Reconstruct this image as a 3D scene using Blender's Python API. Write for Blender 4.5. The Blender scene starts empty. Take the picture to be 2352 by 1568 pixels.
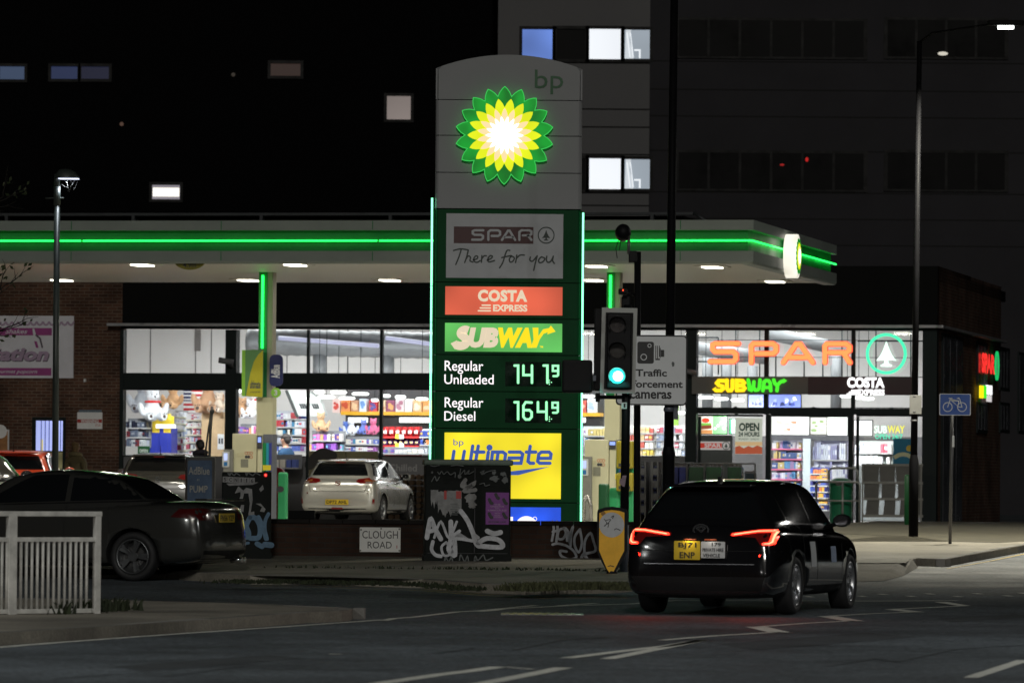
import bpy, bmesh, math, random
from mathutils import Vector, Matrix
from mathutils.bvhtree import BVHTree
random.seed(7)
R = math.radians
scene = bpy.context.scene
COL = scene.collection

# ------------------------------------------------------------------ camera
CAM_Z, FPX = 1.43, 13067.0            # 200 mm lens, lengths measured on a 2352 px wide picture
PITCH, ROLL = math.atan(326.0 / FPX), 0.0079
FWD = Vector((0, math.cos(PITCH), math.sin(PITCH)))
UP0 = Vector((0, -math.sin(PITCH), math.cos(PITCH)))
RT0 = Vector((1, 0, 0))
RT = RT0 * math.cos(ROLL) + UP0 * math.sin(ROLL)
UP = UP0 * math.cos(ROLL) - RT0 * math.sin(ROLL)
CAM = Vector((0, 0, CAM_Z))
cd = bpy.data.cameras.new('camera')
cam = bpy.data.objects.new('camera', cd); COL.objects.link(cam)
m3 = Matrix((RT, UP, -FWD)).transposed()
cam.matrix_world = Matrix.Translation(CAM) @ m3.to_4x4()
cd.lens, cd.sensor_width, cd.clip_start, cd.clip_end = 200, 36, 1, 2000
cd.dof.use_dof, cd.dof.focus_distance, cd.dof.aperture_fstop = True, 80, 5.0
scene.camera = cam

# ------------------------------------------------------------------ night sky, weak moonlike sun, exposure
w = bpy.data.worlds.new('World'); scene.world = w; w.use_nodes = True
nt = w.node_tree; bg = nt.nodes['Background']
sky = nt.nodes.new('ShaderNodeTexSky'); sky.sky_type = 'NISHITA'; sky.sun_disc = False
sky.sun_elevation, sky.sun_rotation = R(-4), R(200)
nt.links.new(sky.outputs['Color'], bg.inputs['Color']); bg.inputs['Strength'].default_value = 0.03
sl = bpy.data.lights.new('sun', 'SUN'); sl.energy, sl.angle, sl.color = 0.46, R(3), (1.0, .96, .88)
so = bpy.data.objects.new('sun', sl); COL.objects.link(so); so.rotation_euler = (R(70), 0, R(0))
scene.view_settings.view_transform = 'Standard'; scene.view_settings.look = 'None'
scene.view_settings.exposure = 0.0; scene.view_settings.gamma = 1
scene.render.engine = 'CYCLES'
try:
    scene.cycles.use_denoising = True; scene.cycles.max_bounces = 6; scene.cycles.transparent_max_bounces = 12
    scene.cycles.sample_clamp_indirect = 6.0; scene.cycles.caustics_reflective = False; scene.cycles.caustics_refractive = False
except Exception: pass

# ------------------------------------------------------------------ picture to world helpers
def ray(u, v):
    return FWD + RT * ((u - 1176) / FPX) + UP * ((784 - v) / FPX)
def at(u, v, d):
    r = ray(u, v); return CAM + r * (d / r.y)
KN = [(-300, 0), (64, 0), (80, .25), (105, .57), (1200, .57)]
def g(y):
    for (a, za), (b, zb) in zip(KN, KN[1:]):
        if y <= b: return za + (zb - za) * (y - a) / (b - a)
    return KN[-1][1]
def gnd(u, v, dz=0.0):
    r = ray(u, v); lo, hi = 5.0, 900.0
    for _ in range(60):
        mid = (lo + hi) / 2; p = CAM + r * (mid / r.y)
        if p.z > g(p.y) + dz: lo = mid
        else: hi = mid
    return CAM + r * (lo / r.y)
class Frame:
    def __init__(s, loc, rz=0.0):
        s.loc = Vector(loc); s.rz = rz
        s.M = Matrix.Translation(s.loc) @ Matrix.Rotation(rz, 4, 'Z'); s.I = s.M.inverted()
    def px(s, u, v, y=0.0):              # pixel -> local (x, z) on the local plane y = const
        o = s.I @ CAM; d = s.I.to_3x3() @ ray(u, v); t = (y - o.y) / d.y
        p = o + d * t; return p.x, p.z
    def pxs(s, u, v, x=0.0):             # pixel -> local (y, z) on the local plane x = const
        o = s.I @ CAM; d = s.I.to_3x3() @ ray(u, v); t = (x - o.x) / d.x
        p = o + d * t; return p.y, p.z
    def w(s, x, y, z): return s.M @ Vector((x, y, z))
def zc(u0, v0, k): return lambda x, y: (u0 + k * x, v0 + k * y)
def g3(u, v, d, dz=0.0):
    p = at(u, v, d); return Vector((p.x, p.y, g(p.y) + dz))

# ------------------------------------------------------------------ materials
def s2l(c):
    r = []
    for x in c[:3]:
        x = x / 255.0; r.append(x / 12.92 if x <= .04045 else ((x + .055) / 1.055) ** 2.4)
    return tuple(r)
MATS = {}
def mat(name, col, rough=.55, metal=0.0, em=None, es=0.0, var=.15, vs=3.0, bump=0.0, bs=40.0, coat=0.0, spec=.5, sample=True):
    if name in MATS: return MATS[name]
    m = bpy.data.materials.new(name); m.use_nodes = True; n = m.node_tree; p = n.nodes['Principled BSDF']
    p.inputs['Base Color'].default_value = (*col, 1); p.inputs['Roughness'].default_value = rough
    p.inputs['Metallic'].default_value = metal; p.inputs['Coat Weight'].default_value = coat
    p.inputs['Coat Roughness'].default_value = .04
    p.inputs['Specular IOR Level'].default_value = spec
    tc = n.nodes.new('ShaderNodeTexCoord')
    if var:
        t = n.nodes.new('ShaderNodeTexNoise'); t.inputs['Scale'].default_value = vs; t.inputs['Detail'].default_value = 6
        t.inputs['Roughness'].default_value = .65
        n.links.new(tc.outputs['Object'], t.inputs['Vector'])
        mr = n.nodes.new('ShaderNodeMapRange'); mr.inputs['From Min'].default_value = .3; mr.inputs['From Max'].default_value = .7
        mr.inputs['To Min'].default_value = 1 - var; mr.inputs['To Max'].default_value = 1 + var
        n.links.new(t.outputs['Fac'], mr.inputs['Value'])
        mx = n.nodes.new('ShaderNodeVectorMath'); mx.operation = 'SCALE'; mx.inputs[0].default_value = col
        n.links.new(mr.outputs['Result'], mx.inputs['Scale']); n.links.new(mx.outputs['Vector'], p.inputs['Base Color'])
        if rough > .12:
            m2 = n.nodes.new('ShaderNodeMapRange'); m2.inputs['From Min'].default_value = .3; m2.inputs['From Max'].default_value = .7
            m2.inputs['To Min'].default_value = max(.03, rough - .1); m2.inputs['To Max'].default_value = min(1, rough + .1)
            n.links.new(t.outputs['Fac'], m2.inputs['Value']); n.links.new(m2.outputs['Result'], p.inputs['Roughness'])
    if bump:
        t2 = n.nodes.new('ShaderNodeTexNoise'); t2.inputs['Scale'].default_value = bs; t2.inputs['Detail'].default_value = 4
        n.links.new(tc.outputs['Object'], t2.inputs['Vector'])
        b = n.nodes.new('ShaderNodeBump'); b.inputs['Strength'].default_value = bump; b.inputs['Distance'].default_value = .02
        n.links.new(t2.outputs['Fac'], b.inputs['Height']); n.links.new(b.outputs['Normal'], p.inputs['Normal'])
    if em:
        p.inputs['Emission Color'].default_value = (*em, 1); p.inputs['Emission Strength'].default_value = es
        if not sample: m.cycles.emission_sampling = 'NONE'
    MATS[name] = m; return m
def lit(name, c, es=1.0, uneven=0.0, us=1.2, sample=False, rough=.3):
    """a surface lit from inside or a lamp: c is an sRGB triple; uneven = how strongly the tubes behind it show"""
    if name in MATS: return MATS[name]
    col = s2l(c)
    m = mat(name, tuple(x * .35 for x in col), rough, em=col, es=es, var=0, sample=sample)
    if uneven:
        n = m.node_tree; p = n.nodes['Principled BSDF']
        tc = n.nodes.new('ShaderNodeTexCoord'); t = n.nodes.new('ShaderNodeTexNoise')
        t.inputs['Scale'].default_value = us; t.inputs['Detail'].default_value = 1
        n.links.new(tc.outputs['Object'], t.inputs['Vector'])
        mr = n.nodes.new('ShaderNodeMapRange'); mr.inputs['From Min'].default_value = .35; mr.inputs['From Max'].default_value = .65
        mr.inputs['To Min'].default_value = es * (1 - uneven); mr.inputs['To Max'].default_value = es * (1 + uneven)
        n.links.new(t.outputs['Fac'], mr.inputs['Value']); n.links.new(mr.outputs['Result'], p.inputs['Emission Strength'])
    return m
def glass_mat(name, tint=(1, 1, 1), refl=.06):
    if name in MATS: return MATS[name]
    m = bpy.data.materials.new(name); m.use_nodes = True; n = m.node_tree; n.nodes.clear()
    o = n.nodes.new('ShaderNodeOutputMaterial'); t = n.nodes.new('ShaderNodeBsdfTransparent'); t.inputs[0].default_value = (*tint, 1)
    gl = n.nodes.new('ShaderNodeBsdfGlossy'); gl.inputs['Roughness'].default_value = .02; mx = n.nodes.new('ShaderNodeMixShader')
    mx.inputs[0].default_value = refl; n.links.new(t.outputs[0], mx.inputs[1]); n.links.new(gl.outputs[0], mx.inputs[2])
    n.links.new(mx.outputs[0], o.inputs['Surface']); MATS[name] = m; return m
def brick_mat(name, c1, c2, mort, scale=1.0, axes='XZ'):
    if name in MATS: return MATS[name]
    m = mat(name, c1, .85, var=0, spec=.12); n = m.node_tree; p = n.nodes['Principled BSDF']
    tc = n.nodes.new('ShaderNodeTexCoord'); sp = n.nodes.new('ShaderNodeSeparateXYZ'); cb = n.nodes.new('ShaderNodeCombineXYZ')
    n.links.new(tc.outputs['Object'], sp.inputs[0]); n.links.new(sp.outputs[axes[0]], cb.inputs[0]); n.links.new(sp.outputs[axes[1]], cb.inputs[1])
    b = n.nodes.new('ShaderNodeTexBrick'); b.inputs['Scale'].default_value = scale
    b.inputs['Brick Width'].default_value = .225; b.inputs['Row Height'].default_value = .075; b.inputs['Mortar Size'].default_value = .008
    b.inputs['Color1'].default_value = (*c1, 1); b.inputs['Color2'].default_value = (*c2, 1); b.inputs['Mortar'].default_value = (*mort, 1)
    n.links.new(cb.outputs[0], b.inputs['Vector'])
    t = n.nodes.new('ShaderNodeTexNoise'); t.inputs['Scale'].default_value = 1.1; t.inputs['Detail'].default_value = 6
    n.links.new(tc.outputs['Object'], t.inputs['Vector'])
    mr = n.nodes.new('ShaderNodeMapRange'); mr.inputs['From Min'].default_value = .3; mr.inputs['From Max'].default_value = .7
    mr.inputs['To Min'].default_value = .55; mr.inputs['To Max'].default_value = 1.35; n.links.new(t.outputs['Fac'], mr.inputs['Value'])
    sc = n.nodes.new('ShaderNodeVectorMath'); sc.operation = 'SCALE'
    n.links.new(b.outputs['Color'], sc.inputs[0]); n.links.new(mr.outputs['Result'], sc.inputs['Scale']); n.links.new(sc.outputs[0], p.inputs['Base Color'])
    bp = n.nodes.new('ShaderNodeBump'); bp.inputs['Strength'].default_value = .5; bp.inputs['Distance'].default_value = .01; bp.invert = True
    n.links.new(b.outputs['Fac'], bp.inputs['Height']); n.links.new(bp.outputs['Normal'], p.inputs['Normal'])
    return m

# ------------------------------------------------------------------ mesh builder
def FRONT(y0=0.0): return Matrix(((1, 0, 0, 0), (0, 0, -1, y0), (0, 1, 0, 0), (0, 0, 0, 1)))   # (a, b, out) on a wall facing -y
def SIDE(x0=0.0): return Matrix(((0, 0, 1, x0), (1, 0, 0, 0), (0, 1, 0, 0), (0, 0, 0, 1)))      # on a wall facing +x
def BACK(y0=0.0): return FRONT(y0)
TEXTS = {}
def text_geo(s, bold, shear, spacing):
    k = (s, bold, shear, spacing)
    if k not in TEXTS:
        c = bpy.data.curves.new('lettering', 'FONT'); c.body = s; c.size = 1; c.offset = bold; c.shear = shear
        c.space_character = spacing; c.resolution_u = 3; c.fill_mode = 'FRONT'
        o = bpy.data.objects.new('lettering', c); COL.objects.link(o)
        dg = bpy.context.evaluated_depsgraph_get(); me = bpy.data.meshes.new_from_object(o.evaluated_get(dg))
        vs = [tuple(x.co) for x in me.vertices]; fs = [tuple(p.vertices) for p in me.polygons]
        bpy.data.objects.remove(o); bpy.data.curves.remove(c); bpy.data.meshes.remove(me)
        TEXTS[k] = (vs, fs)
    return TEXTS[k]
def catmull(pts, n=6, closed=False):
    if len(pts) < 3: return pts
    out = []; N = len(pts)
    rng = range(N) if closed else range(N - 1)
    for i in rng:
        q = [pts[(i + k - 1) % N] if closed else pts[max(0, min(N - 1, i + k - 1))] for k in range(4)]
        for j in range(n):
            t = j / n
            out.append(tuple(.5 * (2 * q[1][a] + (q[2][a] - q[0][a]) * t + (2 * q[0][a] - 5 * q[1][a] + 4 * q[2][a] - q[3][a]) * t * t
                        + (3 * q[1][a] - q[0][a] - 3 * q[2][a] + q[3][a]) * t ** 3) for a in range(2)))
    if not closed: out.append(pts[-1])
    return out
class MB:
    def __init__(s, M=None): s.b = bmesh.new(); s.mats = []; s.M = M or Matrix.Identity(4)
    def mi(s, m):
        if m not in s.mats: s.mats.append(m)
        return s.mats.index(m)
    def add(s, vs, fs, m, smooth=False, M=None):
        M = s.M if M is None else M
        bv = [s.b.verts.new(M @ Vector(v)) for v in vs]; i = s.mi(m)
        for f in fs:
            try: F = s.b.faces.new([bv[k] for k in f])
            except ValueError: continue
            F.material_index = i; F.smooth = smooth
        return bv
    def box(s, x0, x1, y0, y1, z0, z1, m, M=None):
        vs = [(x, y, z) for z in (z0, z1) for y in (y0, y1) for x in (x0, x1)]
        s.add(vs, [(0, 2, 3, 1), (4, 5, 7, 6), (0, 1, 5, 4), (2, 6, 7, 3), (0, 4, 6, 2), (1, 3, 7, 5)], m, M=M); return s
    def bbox(s, x0, x1, y0, y1, z0, z1, m, r=.02, seg=2, M=None):
        t = bmesh.new(); bmesh.ops.create_cube(t, size=1)
        for v in t.verts: v.co = Vector(((x0 + x1) / 2 + v.co.x * (x1 - x0), (y0 + y1) / 2 + v.co.y * (y1 - y0), (z0 + z1) / 2 + v.co.z * (z1 - z0)))
        bmesh.ops.bevel(t, geom=list(t.edges), offset=r, segments=seg, affect='EDGES', profile=.6)
        s.take(t, m, smooth=False, M=M); return s
    def take(s, t, m, smooth=False, M=None):
        t.verts.index_update()
        s.add([tuple(v.co) for v in t.verts], [[v.index for v in f.verts] for f in t.faces], m, smooth, M); t.free()
    def poly(s, pts, c0, c1, m, M=None):
        n = len(pts); vs = [(a, b, c0) for a, b in pts] + [(a, b, c1) for a, b in pts]
        fs = [list(range(n))[::-1], list(range(n, 2 * n))] + [(i, (i + 1) % n, n + (i + 1) % n, n + i) for i in range(n)]
        s.add(vs, fs, m, M=M); return s
    def flat(s, pts, c, m, M=None): s.add([(a, b, c) for a, b in pts], [list(range(len(pts)))], m, M=M); return s
    def rect(s, a0, a1, b0, b1, c0, c1, m, M=None): return s.poly([(a0, b0), (a1, b0), (a1, b1), (a0, b1)], c0, c1, m, M)
    def rrect(s, a0, a1, b0, b1, r, c0, c1, m, M=None, n=5):
        pts = []
        for cx, cy, st in ((a1 - r, b1 - r, 0), (a0 + r, b1 - r, 90), (a0 + r, b0 + r, 180), (a1 - r, b0 + r, 270)):
            for k in range(n + 1):
                t = R(st + 90 * k / n); pts.append((cx + r * math.cos(t), cy + r * math.sin(t)))
        return s.poly(pts, c0, c1, m, M)
    def disc(s, a, b, r, c0, c1, m, M=None, n=28, sx=1.0):
        return s.poly([(a + sx * r * math.cos(2 * math.pi * k / n), b + r * math.sin(2 * math.pi * k / n)) for k in range(n)], c0, c1, m, M)
    def ring(s, a, b, r0, r1, c0, c1, m, M=None, n=40, sx=1.0):
        vs = []
        for k in range(n):
            t = 2 * math.pi * k / n
            for rr, cc in ((r0, c0), (r1, c0), (r1, c1), (r0, c1)): vs.append((a + sx * rr * math.cos(t), b + rr * math.sin(t), cc))
        fs = []
        for k in range(n):
            for q in range(4):
                fs.append((4 * k + q, 4 * k + (q + 1) % 4, 4 * ((k + 1) % n) + (q + 1) % 4, 4 * ((k + 1) % n) + q))
        s.add(vs, fs, m, M=M); return s
    def stroke(s, pts, wd, c0, c1, m, M=None, closed=False, smooth=0, cap=True, taper=False):
        if smooth: pts = catmull(pts, smooth, closed)
        P = [Vector(p) for p in pts]; Q = [P[0]]
        for p in P[1:]:
            if (p - Q[-1]).length > 1e-5: Q.append(p)
        P = Q; n = len(P)
        if n < 2: return s
        L, Rr = [], []
        for i, p in enumerate(P):
            if closed: d0, d1 = (p - P[i - 1]).normalized(), (P[(i + 1) % n] - p).normalized()
            else:
                d0 = (p - P[i - 1]).normalized() if i else (P[1] - p).normalized()
                d1 = (P[i + 1] - p).normalized() if i < n - 1 else d0
            t = d0 + d1; t = d1 if t.length < 1e-4 else t.normalized()
            nn = Vector((-t.y, t.x)); k = max(.5, abs(t.dot(d1)))
            h = wd / 2 / k
            if taper: h *= .35 + .65 * math.sin(math.pi * (i + .6) / (n + .2))
            L.append(p + nn * h); Rr.append(p - nn * h)
        if cap and not closed:
            e0 = (P[0] - P[1]).normalized(); e1 = (P[-1] - P[-2]).normalized(); h = wd / 2
            def arc(c, e):
                nn = Vector((-e.y, e.x)); return [c + nn * h * math.cos(t) + e * h * math.sin(t) for t in (R(30), R(60), R(90), R(120), R(150))]
            a1 = arc(P[-1], e1); a0 = arc(P[0], e0)
            ring = L + a1 + Rr[::-1] + a0
            s.poly([tuple(x) for x in ring], c0, c1, m, M); return s
        vs = [(*x, c0) for x in L] + [(*x, c0) for x in Rr] + [(*x, c1) for x in L] + [(*x, c1) for x in Rr]; fs = []
        for i in range(n if closed else n - 1):
            j = (i + 1) % n
            fs += [(i, j, n + j, n + i), (2 * n + i, 3 * n + i, 3 * n + j, 2 * n + j), (i, 2 * n + i, 2 * n + j, j), (n + i, n + j, 3 * n + j, 3 * n + i)]
        if not closed: fs += [(0, n, 3 * n, 2 * n), (n - 1, 3 * n - 1, 4 * n - 1, 2 * n - 1)]
        s.add(vs, fs, m, M=M); return s
    def text(s, t, a0, a1, b0, b1, c, m, bold=0.0, shear=0.0, M=None, spacing=1.0, keep=False):
        vs, fs = text_geo(t, bold, shear, spacing)
        x0 = min(v[0] for v in vs); x1 = max(v[0] for v in vs); y0 = min(v[1] for v in vs); y1 = max(v[1] for v in vs)
        kx, ky = (a1 - a0) / (x1 - x0), (b1 - b0) / (y1 - y0)
        s.add([(a0 + (v[0] - x0) * kx, b0 + (v[1] - y0) * ky, c) for v in vs], fs, m, M=M); return s
    def tube(s, p0, p1, r0, m, r1=None, n=12, smooth=True, caps=True, M=None):
        p0, p1 = Vector(p0), Vector(p1); r1 = r0 if r1 is None else r1; d = (p1 - p0).normalized()
        a = d.orthogonal().normalized(); b = d.cross(a); vs = []
        for p, r in ((p0, r0), (p1, r1)):
            for k in range(n):
                t = 2 * math.pi * k / n; vs.append(tuple(p + (a * math.cos(t) + b * math.sin(t)) * r))
        s.add(vs, [(k, (k + 1) % n, n + (k + 1) % n, n + k) for k in range(n)], m, smooth, M)
        if caps: s.add(vs, [list(range(n))[::-1], list(range(n, 2 * n))], m, False, M)
        return s
    def path(s, pts, r, m, n=8, M=None, closed=False):
        P = [Vector(p) for p in pts]; N = len(P); vs = []; prev = None
        for i, p in enumerate(P):
            d = ((P[(i + 1) % N] if closed or i < N - 1 else p) - (P[i - 1] if closed or i else p)).normalized()
            a = d.orthogonal().normalized() if prev is None else (prev - d * prev.dot(d)).normalized(); prev = a; b = d.cross(a)
            rr = r[i] if isinstance(r, (list, tuple)) else r
            for k in range(n): t = 2 * math.pi * k / n; vs.append(tuple(p + (a * math.cos(t) + b * math.sin(t)) * rr))
        fs = [(i * n + k, i * n + (k + 1) % n, ((i + 1) % N) * n + (k + 1) % n, ((i + 1) % N) * n + k) for i in range(N if closed else N - 1) for k in range(n)]
        if not closed: fs += [list(range(n))[::-1], list(range((N - 1) * n, N * n))]
        s.add(vs, fs, m, True, M); return s
    def lathe(s, prof, m, n=24, M=None, smooth=True):      # prof: (radius, z)
        vs = []; k = len(prof)
        for j in range(n):
            t = 2 * math.pi * j / n
            for r, z in prof: vs.append((r * math.cos(t), r * math.sin(t), z))
        fs = [(j * k + i, ((j + 1) % n) * k + i, ((j + 1) % n) * k + i + 1, j * k + i + 1) for j in range(n) for i in range(k - 1)]
        s.add(vs, fs, m, smooth, M); return s
    def ball(s, c, rad, m, M=None, seg=14):
        t = bmesh.new(); bmesh.ops.create_uvsphere(t, u_segments=seg, v_segments=max(6, seg * 2 // 3), radius=1)
        rad = (rad,) * 3 if isinstance(rad, (int, float)) else rad
        for v in t.verts: v.co = Vector(c) + Vector((v.co.x * rad[0], v.co.y * rad[1], v.co.z * rad[2]))
        s.take(t, m, True, M); return s
    def build(s, name, parent=None, loc=None, normals=True, weld=True, **props):
        if weld: bmesh.ops.remove_doubles(s.b, verts=list(s.b.verts), dist=1e-5)
        if normals: bmesh.ops.recalc_face_normals(s.b, faces=list(s.b.faces))
        me = bpy.data.meshes.new(name); s.b.to_mesh(me); s.b.free()
        for m in s.mats: me.materials.append(m)
        o = bpy.data.objects.new(name, me); COL.objects.link(o)
        if parent is not None: o.parent = parent
        if loc is not None: o.location = loc
        for k, v in props.items(): o[k] = v
        return o
def thing(name, label, cat, F=None, group=None, loc=None, rz=0.0):
    o = bpy.data.objects.new(name, None); COL.objects.link(o); o.empty_display_size = .2
    if F is not None: o.location = F.loc; o.rotation_euler = (0, 0, F.rz)
    if loc is not None: o.location = loc; o.rotation_euler = (0, 0, rz)
    o['label'] = label; o['category'] = cat
    if group: o['group'] = group
    return o
def tag(o, label, cat, group=None):
    o['label'] = label; o['category'] = cat
    if group: o['group'] = group
    return o
def struct(o): o['kind'] = 'structure'; return o
def stuff(o, label=None, cat=None):
    o['kind'] = 'stuff'
    if label: o['label'] = label; o['category'] = cat
    return o
def copy_tree(o, parent=None):
    c = o.copy(); COL.objects.link(c)
    if parent is not None: c.parent = parent
    for ch in list(o.children): copy_tree(ch, c)
    return c
def dup(o, loc, rz, label, group=None):
    c = copy_tree(o); c.location = loc; c.rotation_euler = (0, 0, rz); c['label'] = label
    if group: c['group'] = group
    return c
def lamp(kind, parent, loc, energy, color, size=.3, rot=(0, 0, 0), spot=None, blend=.6, size_y=None, name='bulb'):
    l = bpy.data.lights.new(name, kind); l.energy = energy; l.color = color
    if kind == 'AREA':
        l.size = size
        if size_y: l.shape = 'RECTANGLE'; l.size_y = size_y
    else: l.shadow_soft_size = size
    if kind == 'SPOT': l.spot_size = spot or R(140); l.spot_blend = blend
    o = bpy.data.objects.new(name, l); COL.objects.link(o); o.location = loc; o.rotation_euler = rot
    if parent is not None: o.parent = parent
    return o
# ================================================================== SETTING: ground, pavements, markings
ASPH = mat('asphalt', (.052, .062, .070), .72, var=.22, vs=.7, bump=.5, bs=60)
def grain(m, scale=90, amt=.55):                    # fine aggregate and blotches in a road surface
    n = m.node_tree; p = n.nodes['Principled BSDF']; src = p.inputs['Base Color'].links[0].from_socket
    tc = n.nodes.new('ShaderNodeTexCoord'); v = n.nodes.new('ShaderNodeTexVoronoi'); v.inputs['Scale'].default_value = scale
    n.links.new(tc.outputs['Object'], v.inputs['Vector'])
    t = n.nodes.new('ShaderNodeTexNoise'); t.inputs['Scale'].default_value = .22; t.inputs['Detail'].default_value = 8; t.inputs['Roughness'].default_value = .7
    n.links.new(tc.outputs['Object'], t.inputs['Vector'])
    a = n.nodes.new('ShaderNodeMapRange'); a.inputs['To Min'].default_value = 1 - amt * .5; a.inputs['To Max'].default_value = 1 + amt
    n.links.new(v.outputs['Color'], a.inputs['Value'])
    c = n.nodes.new('ShaderNodeMapRange'); c.inputs['From Min'].default_value = .35; c.inputs['From Max'].default_value = .65
    c.inputs['To Min'].default_value = .5; c.inputs['To Max'].default_value = 1.5; n.links.new(t.outputs['Fac'], c.inputs['Value'])
    mu = n.nodes.new('ShaderNodeMath'); mu.operation = 'MULTIPLY'; n.links.new(a.outputs[0], mu.inputs[0]); n.links.new(c.outputs[0], mu.inputs[1])
    s = n.nodes.new('ShaderNodeVectorMath'); s.operation = 'SCALE'; n.links.new(src, s.inputs[0]); n.links.new(mu.outputs[0], s.inputs['Scale'])
    n.links.new(s.outputs[0], p.inputs['Base Color'])
grain(ASPH, 26, 1.4)
PAVE = mat('paving', (.175, .16, .13), .85, var=.2, vs=1.5, bump=.4, bs=30); grain(PAVE, 60, .3)
KERB = mat('kerb_stone', (.20, .19, .175), .85, var=.25, vs=2, bump=.4, bs=25)
KERB2 = mat('stained_kerb_stone', (.12, .115, .10), .85, var=.3, vs=2, bump=.4, bs=25)
CONC = mat('forecourt_concrete', (.36, .35, .32), .7, var=.2, vs=.5, bump=.2, bs=30)
PAINT = mat('road_paint', (.62, .62, .56), .7, var=.3, vs=9)
YELP = mat('yellow_road_paint', (.45, .33, .09), .75, var=.35, vs=9)
b = bmesh.new(); ys = [-150, -60, 0, 20, 40, 52, 64, 72, 80, 92, 105, 130, 200, 400, 900]; xs = [-500, -60, -20, -8, 0, 8, 20, 60, 500]
gv = [[b.verts.new((x, y, g(y))) for x in xs] for y in ys]
for i in range(len(ys) - 1):
    for j in range(len(xs) - 1): b.faces.new((gv[i][j], gv[i][j + 1], gv[i + 1][j + 1], gv[i + 1][j]))
me = bpy.data.meshes.new('ground'); b.to_mesh(me); b.free(); me.materials.append(ASPH)
o = bpy.data.objects.new('ground', me); COL.objects.link(o); struct(o)

def slab(name, pts, dz, m, skirt=True, side=None):
    b = bmesh.new(); f = b.faces.new([b.verts.new((p[0], p[1], 0)) for p in pts])
    bmesh.ops.triangulate(b, faces=[f])
    for k, _ in KN[1:-1]:
        bmesh.ops.bisect_plane(b, geom=list(b.verts) + list(b.edges) + list(b.faces), plane_co=(0, k, 0), plane_no=(0, 1, 0))
    for v in b.verts: v.co.z = g(v.co.y) + dz
    if skirt:
        e = [x for x in b.edges if x.is_boundary]
        r = bmesh.ops.extrude_edge_only(b, edges=e)
        for v in r['geom']:
            if isinstance(v, bmesh.types.BMVert): v.co.z = g(v.co.y) - .05
    bmesh.ops.recalc_face_normals(b, faces=list(b.faces))
    me = bpy.data.meshes.new(name); b.to_mesh(me); b.free(); me.materials.append(m)
    o = bpy.data.objects.new(name, me); COL.objects.link(o); return struct(o)
def strip(mb, px, wd, dz, m):
    """a painted line laid along ground points seen at these pixels"""
    P = []
    for (u, v) in px:
        p = gnd(u, v); P.append(Vector((p.x, p.y)))
    Q = [P[0]]
    for a, c in zip(P, P[1:]):
        cuts = sorted([t for t in ((k - a.y) / (c.y - a.y) if abs(c.y - a.y) > 1e-6 else -1 for k, _ in KN[1:-1]) if 0 < t < 1])
        for t in cuts: Q.append(a.lerp(c, t))
        Q.append(c)
    L, Rr = [], []
    for i, p in enumerate(Q):
        d = (Q[min(i + 1, len(Q) - 1)] - Q[max(0, i - 1)]).normalized(); nn = Vector((-d.y, d.x)) * wd / 2
        L.append(p + nn); Rr.append(p - nn)
    vs = [(q.x, q.y, g(q.y) + dz) for q in L + Rr]; n = len(Q)
    mb.add(vs, [(i, i + 1, n + i + 1, n + i) for i in range(n - 1)], m)
def kerb_run(name, pts, dz, wd=.14):
    """kerb stones along a line of ground points; pts are Vectors, the road lies on their right-hand side"""
    Q = [Vector(p[:2]) for p in pts]; mb = MB(); i = 0
    for a, c in zip(Q, Q[1:]):
        n = max(1, int((c - a).length / .915)); d = (c - a).normalized(); nn = Vector((-d.y, d.x)) * wd
        for k in range(n):
            p, q = a.lerp(c, k / n), a.lerp(c, (k + 1) / n - .022 / max(.9, (c - a).length / n) / n)
            zt = dz + .006 + random.uniform(-.004, .004)
            vs = []
            for x in (p, q, q + nn, p + nn): vs.append((x.x, x.y, g(x.y) - .05))
            for x in (p + nn * .12, q + nn * .12, q + nn, p + nn): vs.append((x.x, x.y, g(x.y) + zt))
            mb.add(vs, [(0, 1, 5, 4), (1, 2, 6, 5), (2, 3, 7, 6), (3, 0, 4, 7), (4, 5, 6, 7)], random.choice((KERB, KERB, KERB2)))
    return struct(mb.build(name))
H2 = .11
def G(u, v, dz=0.0): p = gnd(u, v, dz); return Vector((p.x, p.y))
# splitter island under the guard rail
isl_f = [G(-140, 1499), G(0, 1482), G(300, 1461), G(574, 1441), G(711, 1430), G(785, 1427), G(803, 1425), G(811, 1421)]
isl_b = [G(808, 1397, H2), G(780, 1394.5, H2), G(574, 1385.5, H2), G(226, 1376, H2), G(-140, 1372, H2)]
slab('island_pavement', isl_f + isl_b, H2, PAVE)
kerb_run('kerb', isl_f, H2)
kerb_run('kerb', [isl_f[-1]] + isl_b, H2)
# pavement in front of the low wall
pv_f = [G(-120, 1318), G(380, 1329), G(574, 1341), G(720, 1341.5), G(970, 1350), G(1107, 1361), G(1200, 1365), G(1300, 1364), G(1400, 1362), G(1450, 1358), G(1520, 1348)]
pv_b = [Vector((4.0, 81.5)), Vector((-14, 81.5))]
slab('pavement', pv_f + pv_b, H2, PAVE)
kerb_run('kerb', pv_f, H2)
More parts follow.
